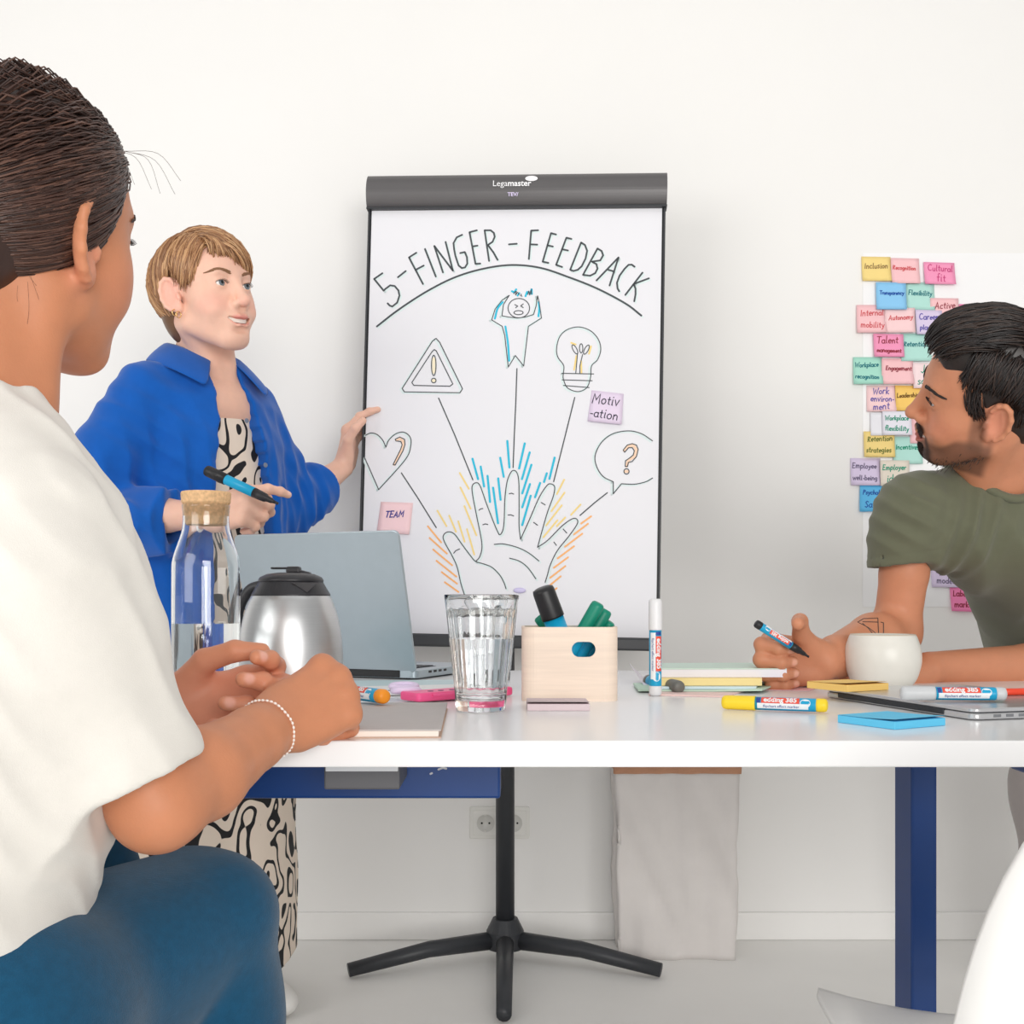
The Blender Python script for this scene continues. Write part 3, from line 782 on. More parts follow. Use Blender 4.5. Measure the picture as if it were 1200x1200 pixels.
# orange-ended marker on the notebook, passing behind the fist
a = T(366, 815, TZ + 0.009); b = T(452, 827, TZ + 0.009)
d = (b - a).normalized(); b.z = TZ + 0.0098 + 0.010
marker(frame(b - d*0.136, d, (0.1, -1, 0.15)), M_OCAP, M_OCAP, 'orange-ended blue marker lying on the grey notebook behind the fist')
# grey-ended marker lying behind the upright one, end towards the camera
b = T(796, 813); b.z = TZ + 0.0098
marker(frame(b, (-0.22, 0.97, 0), (0.25, -0.5, 0.8)), M_DGCAP, M_DGCAP, 'dark grey capped marker lying behind the upright marker')

# ------------------------------------------------------------------ pads of sticky notes
def pad(px, py, deg, rgb, label, size=0.076, h=0.010, z=TZ, Y=None, group='sticky note pads on the table'):
    c = T(px, py, z)
    r = empty('sticky_pad', rotz(c, deg)); tag(r, label, 'sticky pad', group)
    m = mat('pad_%d_%d_%d' % rgb, srgb(*rgb), 0.75, var=0.03, stretch=(20, 20, 900), scale=2)
    obj('note_block', bm_box((-size/2, -size/2, 0.0002), (size/2, size/2, h), 0.0004, 1), m, r)
    V = []; n = 6
    for i in range(n+1):
        for x in (-size/2, size/2): V.append((x, -size/2 + size*i/n, h + 0.0003 + 0.0022*(1-i/n)**2.5))
    vs = V + [(x, y, z_-0.0003) for x, y, z_ in V]
    Fc = [(2*i, 2*i+1, 2*i+3, 2*i+2) for i in range(n)] + [(2*(n+1)+2*i, 2*(n+1)+2*i+2, 2*(n+1)+2*i+3, 2*(n+1)+2*i+1) for i in range(n)]
    obj('top_note', mesh_from(vs, Fc), m, r)
    return r
pad(653, 829.5, 0, (222, 204, 208), 'pale mauve sticky note pad in front of the wooden box', 0.077, 0.0085)
pad(993, 807.5, 28, (252, 210, 122), 'yellow-orange sticky note pad at the corner of the closed laptop', 0.076, 0.0095, z=TZ + 0.0141)
pad(1044, 848.5, 30, (102, 206, 246), 'bright blue sticky note pad in front of the closed laptop', 0.080, 0.0085)

# ------------------------------------------------------------------ glass and water
def glass_mat(name, rgb=(1, 1, 1), ior=1.48, rough=0.0):
    m = bpy.data.materials.new(name); m.use_nodes = True
    nt = m.node_tree; b = nt.nodes['Principled BSDF']
    b.inputs['Base Color'].default_value = (*rgb, 1)
    b.inputs['Roughness'].default_value = rough; b.inputs['IOR'].default_value = ior
    b.inputs['Transmission Weight'].default_value = 1.0
    no = nt.nodes.new('ShaderNodeTexNoise'); no.inputs['Scale'].default_value = 30
    mr = nt.nodes.new('ShaderNodeMapRange'); mr.inputs['To Min'].default_value = rough; mr.inputs['To Max'].default_value = rough + 0.012
    nt.links.new(no.outputs['Fac'], mr.inputs['Value']); nt.links.new(mr.outputs['Result'], b.inputs['Roughness'])
    return m
M_GLASS = glass_mat('clear_glass', (0.985, 0.995, 0.995), 1.47)
M_WATER = glass_mat('water', (0.985, 0.997, 1.0), 1.33)

def tumbler(loc, label, fill, H=0.1435, R=0.0455, rb=0.0305):
    r = empty('water_glass', Matrix.Translation(loc)); tag(r, label, 'glass', 'fluted water glasses')
    def ro(z): return rb + (R - rb) * (z/H)
    zs = [0.0, 0.002, 0.006, 0.012, 0.02, 0.03, 0.04, 0.05, 0.06, 0.07, 0.08, 0.09, 0.10, 0.108, 0.114, 0.119, 0.123, 0.127, 0.131, 0.136, H-0.001]
    prof = [(0.0001, 0.0012), (rb-0.004, 0.0012), (rb-0.002, 0.0)] + [(ro(z), z) for z in zs[1:]] + [(R - 0.0003, H-0.0003), (R - 0.0009, H), (R - 0.0015, H-0.0003)]
    inner = [(ro(z) - (0.0018 if z > 0.12 else 0.0028), z) for z in reversed(zs) if z > 0.013]
    prof += inner + [(rb - 0.006, 0.0135), (0.0001, 0.013)]
    nfl = 14
    def fl(z, a):
        if z < 0.016 or z > 0.131: k = 0
        else: k = min(1, (z-0.016)/0.01) * min(1, (0.131-z)/0.010)
        return 1.0 - 0.045*k*(abs(math.cos(a*nfl/2))**2.0)
    def both(z, a): return fl(z, a)
    me = lathe(prof, 168, both)
    obj('glass_body', me, M_GLASS, r, smooth=True)
    lvl = fill
    wz = [0.0132, 0.016, 0.03, 0.05, 0.07, lvl]
    wp = [(0.0001, 0.0132)] + [(rb-0.006, 0.0135)] + [(ro(z) - 0.0026, z) for z in wz[1:]] + [(0.0001, lvl)]
    obj('water', lathe(wp, 168, both), M_WATER, r, smooth=False)
    return r
ys = 1.372
tumbler(Vector(((563.5-600)*ys/F, ys, TZ)), 'fluted glass half full of water, in front beside the notebook', 0.0895)
ys = 1.70
tumbler(Vector(((573.5-600)*ys/F, ys, TZ)), 'fluted water glass standing directly behind the front glass', 0.075)

def carafe():
    Y = 1.477; x = (241.5-600)*Y/F
    r = empty('water_carafe', Matrix.Translation((x, Y, TZ))); tag(r, 'clear glass carafe with a cork stopper, half full of water', 'carafe')
    out = [(0.0001, 0.002), (0.036, 0.002), (0.042, 0.001), (0.0445, 0.006), (0.0447, 0.02), (0.0446, 0.12), (0.0444, 0.170), (0.0440, 0.186), (0.0415, 0.198), (0.0360, 0.214), (0.0318, 0.227), (0.0302, 0.238), (0.0300, 0.250), (0.0312, 0.2625)]
    o = [(v.x, v.y) for v in catmull([Vector((a, b, 0)) for a, b in out[2:]], 4)]
    o = out[:2] + o
    th = 0.0022
    inn = [(a - th, b) for a, b in reversed(o[3:]) if b > 0.010] + [(0.038, 0.009), (0.0001, 0.0085)]
    obj('glass_body', lathe(o + [(0.0302, 0.2632)] + inn, 72), M_GLASS, r, smooth=True)
    L = 0.1055
    wp = [(0.0001, 0.0083), (0.0384, 0.0088), (0.0424, 0.012), (0.0426, 0.05), (0.0425, L), (0.0001, L)]
    obj('water', lathe(wp, 72), M_WATER, r)
    m = mat('cork', srgb(238, 196, 148), 0.85, var=0.30, scale=240, bump=0.3, bscale=260)
    ck = obj('cork_stopper', lathe([(0.0, 0.236), (0.0258, 0.236), (0.0268, 0.238), (0.0292, 0.2625), (0.0318, 0.2660), (0.0328, 0.2780), (0.0318, 0.2800), (0.0, 0.2800)], 48), m, r)
carafe()

def thermos():
    Y = 1.60; x = (341-600)*Y/F
    r = empty('thermos_jug', Matrix.Translation((x, Y, TZ))); tag(r, 'brushed steel thermos jug with a black lid', 'thermos jug')
    ms = mat('brushed_steel', (0.63, 0.64, 0.65), 0.34, 1.0, var=0.05, stretch=(1, 1, 60), scale=14)
    mb = mat('lid_black', srgb(48, 48, 52), 0.38, var=0.04)
    pts = [(0.0, 0.0), (0.068, 0.0), (0.0730, 0.004), (0.0745, 0.03), (0.0745, 0.058), (0.0722, 0.085), (0.0672, 0.112), (0.0600, 0.134), (0.0560, 0.1425)]
    sm = [(v.x, v.y) for v in catmull([Vector((a, b, 0)) for a, b in pts[2:]], 5)]
    obj('steel_body', lathe(pts[:2] + sm + [(0.0, 0.1425)], 72), ms, r, smooth=True)
    col = obj('lid_collar', lathe([(0.0, 0.1418), (0.0562, 0.1418), (0.0563, 0.1440), (0.0470, 0.160), (0.0460, 0.1615), (0.0, 0.1615)], 64), mb, r)
    lid = obj('lid', lathe([(0.0, 0.1612), (0.0458, 0.1612), (0.0466, 0.1645), (0.0440, 0.1690), (0.034, 0.1735), (0.018, 0.1755), (0.0, 0.176)], 64), mb, r, smooth=True)
    V = [(-0.008, -0.0475, 0.1605), (0.034, -0.038, 0.1605), (0.012, -0.060, 0.1490), (0.012, -0.035, 0.1600)]
    th = obj('lever', bm_box((-0.028, -0.007, 0.1805), (0.006, 0.007, 0.1835), 0.001), mb, lid)
    obj('lever_pivot', bm_box((-0.006, -0.009, 0.174), (0.014, 0.009, 0.1845), 0.003), mb, lid)
    obj('lever_tip', bm_box((0.010, -0.008, 0.1770), (0.030, 0.008, 0.1820), 0.0024), mb, lid, Matrix.Translation((0.004, 0, 0.182)) @ Matrix.Rotation(math.radians(14), 4, 'Y') @ Matrix.Translation((-0.004, 0, -0.182)))
    # handle on the far left side, spout lip facing right front
    hp = [(-0.044, 0.010, 0.158), (-0.064, 0.014, 0.150), (-0.080, 0.018, 0.120), (-0.083, 0.018, 0.080), (-0.076, 0.016, 0.045), (-0.070, 0.014, 0.040)]
    hm = tube(catmull(hp, 6), 0.0075, 12)
    obj('handle', hm, mb, r, smooth=True)
    sp = mesh_from([(0.010, -0.048, 0.1610), (0.040, -0.026, 0.1610), (0.032, -0.046, 0.1470), (0.046, -0.046, 0.1600), (0.02, -0.03, 0.150), (0.03, -0.02, 0.161)], [(0, 2, 3), (3, 2, 1), (0, 3, 1), (0, 4, 2), (2, 4, 1), (0, 1, 4)])
    obj('spout', sp, mb, r)
thermos()

# ------------------------------------------------------------------ open laptop (lid back towards the camera)
def laptop_open():
    c = Vector((-0.163, 1.876, TZ)); yaw = math.radians(-25)
    ux = Vector((-math.cos(yaw), -math.sin(yaw), 0)); uy = Vector((math.sin(-yaw), math.cos(yaw), 0))
    # hinge runs from c along ux (to the left and away), base goes away along uy
    W_, D_, Hh = 0.338, 0.236, 0.246
    m = Matrix((-ux, uy, Vector((0, 0, 1)))).transposed().to_4x4(); m.translation = c + ux*W_/2
    r = empty('laptop', m); tag(r, 'open grey-blue laptop seen from behind its lid', 'laptop')
    mg = mat('laptop_aluminium', srgb(176, 188, 195), 0.32, 0.6, var=0.03)
    md = mat('laptop_black', srgb(24, 25, 28), 0.4, var=0.04)
    base = obj('base', None or rounded_slab(W_, D_, 0.0135, 0.012, bev=0.0015), mg, r, Matrix.Translation((0, D_/2, 0.0025)))
    obj('foot_strip', bm_box((-W_/2+0.02, 0.006, 0.0), (W_/2-0.02, 0.018, 0.003), 0.0008), md, r)
    obj('foot_strip', bm_box((-W_/2+0.02, D_-0.018, 0.0), (W_/2-0.02, D_-0.006, 0.003), 0.0008), md, r)
    obj('hinge_bar', bm_box((-W_/2+0.03, -0.001, 0.003), (W_/2-0.03, 0.008, 0.016), 0.002), md, r)
    for k in range(4):
        obj('side_port', bm_box((W_/2-0.0005, 0.045+0.018*k, 0.007), (W_/2+0.0006, 0.055+0.018*k, 0.011), 0.0003), md, base, Matrix.Translation((0, -D_/2, 0)))
    kb = obj('keyboard', bm_box((-W_/2+0.03, 0.03, 0.0158), (W_/2-0.03, 0.125, 0.0166)), md, r)
    mk = mat('key_grey', srgb(60, 63, 68), 0.5, var=0.03)
    km = None
    for j in range(5):
        for i in range(13):
            x = -W_/2+0.033+i*0.0212; y = 0.034+j*0.0182
            if km is None:
                o = obj('key', bm_box((0, 0, 0), (0.0172, 0.0145, 0.0014), 0.0004, 1), mk, kb, Matrix.Translation((x, y, 0.0166))); km = o.data
            else:
                obj('key', km, mk, kb, Matrix.Translation((x, y, 0.0166)))
    obj('trackpad', bm_box((-0.06, 0.145, 0.0158), (0.06, 0.22, 0.0163)), mat('pad_grey', srgb(160, 170, 178), 0.3, 0.4), r)
    tilt = math.radians(90 - 14)
    lm = Matrix.Translation((0, 0.004, 0.012)) @ Matrix.Rotation(-math.radians(-14), 4, 'X') @ Matrix.Rotation(math.radians(90), 4, 'X')
    lid = obj('lid', rounded_slab(W_, Hh, 0.006, 0.011, bev=0.0012), mg, r, lm @ Matrix.Translation((0, Hh/2, -0.003)))
    obj('screen', bm_box((-W_/2+0.008, -Hh/2+0.012, -0.0006), (W_/2-0.008, Hh/2-0.008, 0.0002)), md, lid)
laptop_open()

# ------------------------------------------------------------------ closed laptop
def laptop_closed():
    n = Vector((0.521, 1.255, TZ)); a = Vector((-0.080, 0.287, 0)).normalized(); b = Vector((a.y, -a.x, 0))
    m = Matrix((b, a, Vector((0, 0, 1)))).transposed().to_4x4(); m.translation = n + b*0.11 + a*0.155
    r = empty('laptop', m); tag(r, 'closed silver laptop lying flat at the right end of the table', 'laptop')
    ms = mat('laptop_silver', srgb(206, 207, 209), 0.3, 0.7, var=0.02)
    md = mat('laptop_gap', srgb(40, 44, 50), 0.45, var=0.05)
    obj('base', rounded_slab(0.22, 0.31, 0.0075, 0.011, bev=0.002), ms, r, Matrix.Translation((0, 0, 0.001)))
    obj('lid', rounded_slab(0.221, 0.311, 0.0045, 0.011, bev=0.0013), ms, r, Matrix.Translation((0, 0, 0.0095)))
    obj('seam', rounded_slab(0.216, 0.306, 0.0015, 0.010), md, r, Matrix.Translation((0, 0, 0.0083)))
    obj('hinge_strip', bm_box((-0.1112, -0.105, 0.0025), (-0.108, 0.120, 0.0095), 0.0008), md, r)
    obj('rubber_foot', bm_box((-0.09, -0.13, 0.0), (-0.08, 0.13, 0.0015)), md, r)
    obj('rubber_foot', bm_box((0.08, -0.13, 0.0), (0.09, 0.13, 0.0015)), md, r)
    for k in range(5):
        obj('side_port', bm_box((-0.082+0.017*k, -0.1556, 0.0035), (-0.072+0.017*k, -0.1546, 0.0068), 0.0004), mat('port_grey', srgb(120, 122, 126), 0.5), r)
laptop_closed()
LT = TZ + 0.014
a = T(1057, 822, LT); b = T(1181, 823, LT); a.z = b.z = LT + 0.0101
marker(frame(a, b - a, (0.0, -1, 0.12)), M_GCAP, M_GCAP, 'light grey capped blue marker lying on the closed laptop', scale=(b-a).length/0.138)
def red_pen():
    a = T(1178, 818, LT) + Vector((0, 0.03, 0)); d = Vector((0.97, 0.20, 0)).normalized()
    r = empty('ballpoint_pen', frame((a.x, a.y, LT + 0.0048), d, (0, 0, 1))); tag(r, 'thin red pen lying on the closed laptop at the right edge', 'pen')
    obj('barrel', lx([(0.0, 0.012), (0.0042, 0.012), (0.0045, 0.02), (0.0045, 0.09), (0.0, 0.09)], 16), mat('pen_red', srgb(238, 74, 48), 0.4), r, smooth=True)
    obj('tip', lx([(0.0, 0.0), (0.0015, 0.0), (0.0036, 0.0125), (0.0, 0.0125)], 16), mat('pen_mint', srgb(170, 226, 214), 0.4), r, smooth=True)
red_pen()

# ------------------------------------------------------------------ cup
def cup():
    Y = 1.70; x = (1034.5-600)*Y/F
    r = empty('coffee_cup', Matrix.Translation((x, Y, TZ))); tag(r, 'round white speckled stoneware cup without a handle', 'cup')
    m = mat('stoneware', srgb(232, 230, 222), 0.32, var=0.06, scale=22, bump=0.06, bscale=30)
    pts = [(0.034, 0.0), (0.040, 0.003), (0.0490, 0.015), (0.0550, 0.033), (0.0568, 0.047), (0.0553, 0.063), (0.0505, 0.078), (0.0482, 0.0825)]
    o = [(v.x, v.y) for v in catmull([Vector((a, b, 0)) for a, b in pts], 6)]
    inn = [(0.0465, 0.0828)] + [(a - 0.0038, b) for a, b in reversed(o[4:-1])] + [(0.034, 0.007), (0.0, 0.006)]
    obj('cup_body', lathe([(0.0, 0.0015), (0.031, 0.0015)] + o + inn, 72), m, r, smooth=True)
    obj('rim_glaze', lathe([(0.0483, 0.0815), (0.0484, 0.0832), (0.0474, 0.0838), (0.0463, 0.0832), (0.0465, 0.0815)], 72), mat('rim_tan', srgb(214, 202, 184), 0.4, var=0.08), r, smooth=True)
    obj('coffee', lathe([(0.0, 0.055), (0.0508, 0.055)], 48), mat('coffee_brown', srgb(60, 36, 22), 0.15), r)
cup()

# ------------------------------------------------------------------ wooden box with pens
def pen_box():
    Y = 1.49; x = (668.5-600)*Y/F
    r = empty('pen_box', rotz((x, Y + 0.048, TZ), 0)); tag(r, 'pale wooden box with rounded corners and an oval grip hole, holding markers', 'box')
    m = mat('birch_wood', srgb(248, 228, 210), 0.55, var=0.10, scale=3.2, stretch=(3, 3, 60), bump=0.08, bscale=8)
    w, d, h, rad, t = 0.130, 0.096, 0.100, 0.020, 0.004
    # wall built as a grid strip with an oval hole in the front
    per = []
    def corner(cx, cy, a0):
        for i in range(9):
            a = math.radians(a0 + 90*i/8); per.append((cx + rad*math.cos(a), cy + rad*math.sin(a), math.cos(a), math.sin(a)))
    corner(w/2-rad, -d/2+rad, 270); corner(w/2-rad, d/2-rad, 0); corner(-w/2+rad, d/2-rad, 90); corner(-w/2+rad, -d/2+rad, 180)
    bm = bmesh.new()
    out_b = [bm.verts.new((p[0], p[1], 0)) for p in per]; out_t = [bm.verts.new((p[0], p[1], h)) for p in per]
    in_b = [bm.verts.new((p[0]-p[2]*t, p[1]-p[3]*t, 0)) for p in per]; in_t = [bm.verts.new((p[0]-p[2]*t, p[1]-p[3]*t, h)) for p in per]
    n = len(per)
    for i in range(n):
        k = (i+1) % n
        if i == n-1: continue   # front panel handled below
        bm.faces.new((out_b[i], out_b[k], out_t[k], out_t[i])); bm.faces.new((in_b[k], in_b[i], in_t[i], in_t[k]))
    for i in range(n):
        k = (i+1) % n
        bm.faces.new((out_t[i], out_t[k], in_t[k], in_t[i])); bm.faces.new((out_b[k], out_b[i], in_b[i], in_b[k]))
    # front face with oval hole: centre px (684,761)
    hx, hz, ha, hb = (684-668.5)/872.0, 0.070, 0.016, 0.0103
    N = 36
    def oval(i):
        a = 2*math.pi*i/N; c, s = math.cos(a), math.sin(a)
        ex = (ha-hb)*(1 if c > 0 else -1) if abs(c) > 1e-6 else 0
        return hx + ex + hb*c, hz + hb*s
    def edge(i):
        a = 2*math.pi*i/N; c, s = math.cos(a), math.sin(a); X0, X1 = -w/2+rad, w/2-rad
        tt = []
        if c > 1e-9: tt.append((X1-hx)/c)
        if c < -1e-9: tt.append((X0-hx)/c)
        if s > 1e-9: tt.append((h-hz)/s)
        if s < -1e-9: tt.append((0-hz)/s)
        q = min(tt); return hx + c*q, hz + s*q
    for y, flip in ((-d/2, False), (-d/2+t, True)):
        ov = [bm.verts.new((oval(i)[0], y, oval(i)[1])) for i in range(N)]
        ed = [bm.verts.new((edge(i)[0], y, edge(i)[1])) for i in range(N)]
        cs = [bm.verts.new((cx, y, cz)) for cx, cz in ((w/2-rad, h), (-w/2+rad, h), (-w/2+rad, 0), (w/2-rad, 0))]
        for i in range(N):
            k = (i+1) % N; f = (ov[i], ed[i], ed[k], ov[k])
            # corner fill
            (x1, z1), (x2, z2) = edge(i), edge(k)
            bm.faces.new(f if not flip else tuple(reversed(f)))
            if abs(x1-x2) > 1e-6 and abs(z1-z2) > 1e-6:
                cv = min(cs, key=lambda v: (v.co.x-(x1+x2)/2)**2 + (v.co.z-(z1+z2)/2)**2)
                f = (ed[i], cv, ed[k]); bm.faces.new(f if not flip else tuple(reversed(f)))
        if not flip: ov0 = ov
        else:
            for i in range(N):
                k = (i+1) % N; bm.faces.new((ov0[i], ov0[k], ov[k], ov[i]))
    bmesh.ops.recalc_face_normals(bm, faces=bm.faces)
    obj('box_wall', bm, m, r)
    obj('box_floor', rounded_slab(w-2*t+0.001, d-2*t+0.001, 0.005, rad-t), m, r)
    return r, Vector((x, Y + 0.048, TZ))
BOX, BC = pen_box()
# markers in the box (caps up): local X from cap (top) to end
def in_box(px, py, Y, bot, cap, label, sc=1.0, face=(0.3, -1, 0.2), fat=1.0):
    top = P(px, py, Y); d = (Vector(bot) + BC - top).normalized()
    return marker(frame(top, d, face) @ Matrix.Diagonal((1, fat, fat, 1)), cap, cap, label, scale=sc, group='markers in the wooden box', text=False)
in_box(636, 690, 1.515, (0.012, -0.002, 0.02), MK_BLACK, 'thick black-capped marker leaning in the wooden box', 1.0, (0.5, -1, 0.2), 1.62)
in_box(632, 723, 1.565, (0.046, 0.026, 0.012), M_GREEN, 'green-capped marker behind the thick black one in the wooden box')
in_box(701, 708, 1.515, (-0.026, -0.005, 0.012), M_GREEN, 'front green-capped marker, tallest of the three at the box\'s right side', 1.0, (-0.6, -1, 0.2))
in_box(710, 716, 1.54, (-0.012, 0.008, 0.010), M_GREEN, 'middle green-capped marker of the three at the box\'s right side', 1.0, (-0.6, -1, 0.2))
in_box(715, 730, 1.545, (0.004, 0.030, 0.020), M_GREEN, 'lowest green-capped marker at the right rim of the wooden box', 0.85, (-0.6, -1, 0.2))
marker(frame(BC + Vector((0.048, 0.004, 0.018)), (-0.75, 0.05, 0.55), (0, -1, 0.3)), mat('cap_blue', srgb(16, 70, 170), 0.4), M_YCAP, 'dark blue capped marker seen through the box\'s oval hole', scale=0.75, group='markers in the wooden box', text=False)

# ------------------------------------------------------------------ notebook under the hands
def notebook():
    f = T(515, 866.5); b_ = Vector((f.x - 0.002, f.y + 0.285, TZ))
    r = empty('notebook', rotz((f.x - 0.129, 1.0985 + 0.1425, TZ), 2.0)); tag(r, 'grey-covered notebook with cream pages under the hands', 'notebook')
    mc = mat('cover_grey', srgb(196, 190, 188), 0.7, var=0.04, scale=60, bump=0.05, bscale=300)
    mp = mat('pages_cream', srgb(248, 236, 226), 0.8, var=0.06, stretch=(4, 4, 700), scale=3)
    mk = mat('cover_kraft_edge', srgb(206, 176, 158), 0.8, var=0.05)
    obj('back_cover', bm_box((-0.125, -0.1425, 0.0), (0.125, 0.1425, 0.0012)), mk, r)
    obj('page_block', bm_box((-0.123, -0.1415, 0.0012), (0.1225, 0.1415, 0.0072), 0.0006), mp, r)
    obj('front_cover', bm_box((-0.125, -0.1425, 0.0072), (0.125, 0.1425, 0.0088), 0.0004), mc, r)
    return r
notebook()

# ------------------------------------------------------------------ loose papers and folders
def sheet_stack(name, quad, z0, h, rgb, label, cat='paper', lift=None, edge=None, bulge=0.0):
    """quad: four (px, py) table-plane pixels TL, TR, BR, BL; slab with optional lifted corner"""
    q = [T(*p) for p in quad]; c = sum(q, Vector())/4
    n = 10; V = []; Fc = []
    for layer in (1, 0):
        for j in range(n+1):
            for i in range(n+1):
                u, v = i/n, j/n
                p = (q[0]*(1-u)+q[1]*u)*(1-v) + (q[3]*(1-u)+q[2]*u)*v - c
                zz = z0 + h*layer + bulge*math.sin(math.pi*u)
                if lift: zz += lift(u, v)
                V.append((p.x, p.y, zz))
    m = (n+1)**2
    for j in range(n):
        for i in range(n):
            a = j*(n+1)+i
            Fc.append((a, a+n+1, a+n+2, a+1)); Fc.append((m+a, m+a+1, m+a+n+2, m+a+n+1))
    for i in range(n):
        for a, b in ((i, i+1), (n*(n+1)+i+1, n*(n+1)+i), ((i+1)*(n+1), i*(n+1)), (i*(n+1)+n, (i+1)*(n+1)+n)):
            Fc.append((a, b, m+b, m+a))
    o = obj(name, mesh_from(V, Fc), mat('%s_%d_%d_%d' % (name, *rgb), srgb(*rgb), 0.65, var=0.02, scale=9), mtx=Matrix.Translation((c.x, c.y, TZ)))
    tag(o, label, cat)
    return o
sheet_stack('loose_sheet', [(770, 800), (905, 800), (850, 817.5), (760, 815)], 0.0002, 0.002, (246, 214, 208), 'pale pink sheet at the bottom of the paper stack')
sheet_stack('folder', [(742, 804), (918, 803), (893, 813), (748, 812)], 0.0025, 0.0025, (196, 222, 204), 'pale green folder low in the paper stack', 'folder', lift=lambda u, v: 0.005*max(0, u-0.6)**1.2)
sheet_stack('loose_sheet', [(764, 803), (892, 803), (886, 812), (762, 812)], 0.0055, 0.0035, (216, 234, 242), 'light blue sheets in the middle of the paper stack')
sheet_stack('paper_pad', [(768, 802.5), (890, 802), (893, 811), (770, 811)], 0.0095, 0.011, (250, 226, 158), 'thick yellow pad under the white notebook in the paper stack', 'paper pad')
nb = sheet_stack('notebook', [(772, 801.5), (914, 801), (922, 810), (770, 810)], 0.0208, 0.0115, (238, 236, 244), 'white notebook with a mint cover on top of the paper stack', 'notebook')
cv = nb.copy(); cv.data = nb.data.copy(); cv.name = 'cover'; COL.objects.link(cv)
for k in ('label', 'category'): del cv[k]
for v in cv.data.vertices: v.co.z = 0.0325 + (0.0014 if v.co.z > 0.027 else 0)
cv.data.materials.clear(); cv.data.materials.append(mat('cover_mint', srgb(208, 230, 218), 0.5, var=0.02)); cv.parent = nb; cv.matrix_local = Matrix()
sheet_stack('loose_sheet', [(737, 797), (762, 798), (775, 812), (757, 808)], 0.0, 0.0006, (232, 228, 238), 'curled white sheet propped up at the left of the paper stack', lift=lambda u, v: 0.028*(1-u)**1.5*(1-v) + 0.001)
sh = sheet_stack('loose_sheet', [(905, 795.5), (985, 796), (948, 810), (893, 809)], 0.0003, 0.0008, (246, 200, 204), 'pink sheet with black handwriting under the man\'s hand')
hs, sc_ = handwriting('Agenda', 0.085, random.Random(2), 0.3)
vs, fs = merge([ribbon(g, 0.004) for g in hs])
obj('handwriting', mesh_from([(x*0.9, y*1.2, 0.0014) for x, y, z in vs], fs), mat('pen_black', srgb(28, 26, 30), 0.6), sh, Matrix.Translation((0.012, -0.055, 0)) @ Matrix.Rotation(0.25, 4, 'Z'))
sheet_stack('loose_sheet', [(330, 799), (540, 797), (560, 806), (320, 812)], 0.0002, 0.0008, (206, 226, 230), 'pale blue sheet under the open laptop')
sheet_stack('loose_sheet', [(400, 806), (548, 803), (600, 811), (420, 817)], 0.0012, 0.0006, (246, 246, 246), 'white sheet on the table between laptop and notebook')

# pink pencil case behind the front glass, lilac scissors beside it
def pencil_case():
    a = T(452, 822); b = T(603, 818)
    mid = (T(500, 824) + T(603, 816)) / 2
    d = T(603, 816) - T(470, 826)
    r = empty('pencil_case', frame((mid.x-0.02, mid.y + 0.01, TZ + 0.002), d, (0, 0, 1))); tag(r, 'flat hot pink plastic case lying behind the front glass', 'pencil case')
    mp = mat('case_pink', srgb(246, 92, 150), 0.35, var=0.03)
    obj('case_body', rounded_slab(0.165, 0.045, 0.012, 0.006, bev=0.003), mp, r)
    obj('case_hinge', tube([(-0.06, -0.0235, 0.008), (0.03, -0.0235, 0.008)], 0.002, 10), mp, r)
    for k, x in enumerate((-0.052, -0.035, -0.016)):
        obj('sticker_dot', lathe([(0.0, 0.0126), (0.004, 0.0126), (0.004, 0.0118)], 14), mat('dot_dark', srgb(90, 60, 90), 0.5), r, Matrix.Translation((x, -0.008, 0)))
pencil_case()
def scissors():
    c = T(470, 821); mw = mat('handle_lilac', srgb(226, 210, 238), 0.4, var=0.03)
    r = empty('scissors', rotz((c.x - 0.008, c.y + 0.012, TZ + 0.0122), 12)); tag(r, 'small scissors with pale lilac loop handles behind the notebook', 'scissors')
    ml = mat('blade_steel', (0.6, 0.6, 0.62), 0.25, 1.0)
    for s in (-1, 1):
        ring = [(0.014*math.cos(t)*1.25, s*0.013 + 0.0105*math.sin(t), 0.0) for t in [2*math.pi*i/24 for i in range(24)]]
        obj('finger_loop', tube(ring, 0.0042, 8, True), mw, r, Matrix.Rotation(math.radians(10*s), 4, 'X') @ Matrix.Translation((0.012, 0, 0.003 if s > 0 else -0.001)), smooth=True)
        obj('blade', bm_box((-0.095, -0.004, -0.001+0.0015*(s+1)/2), (-0.004, 0.004, 0.0002+0.0015*(s+1)/2), 0.0003), ml, r, Matrix.Rotation(math.radians(4*s), 4, 'Z'))
    obj('pivot_screw', lathe([(0.0, 0.003), (0.003, 0.003), (0.003, -0.002)], 14), ml, r, Matrix.Translation((-0.03, 0, 0)))
scissors()

# ------------------------------------------------------------------ implicit-surface sculpting (smooth unions, surface nets)
def npv(v): return np.array([v[0], v[1], v[2]], dtype=np.float64)
def mfrom(fwd, up, loc, s=1.0):
    """local +Y forward, +Z up, +X to the figure's right; returns 4x4 numpy"""
    y = npv(fwd); y /= np.linalg.norm(y); z = npv(up)
    x = np.cross(y, z); x /= np.linalg.norm(x); z = np.cross(x, y)
    m = np.eye(4); m[:3, 0] = x*s; m[:3, 1] = y*s; m[:3, 2] = z*s; m[:3, 3] = npv(loc)
    return m
def xf(m, p): return m[:3, :3] @ npv(p) + m[:3, 3]

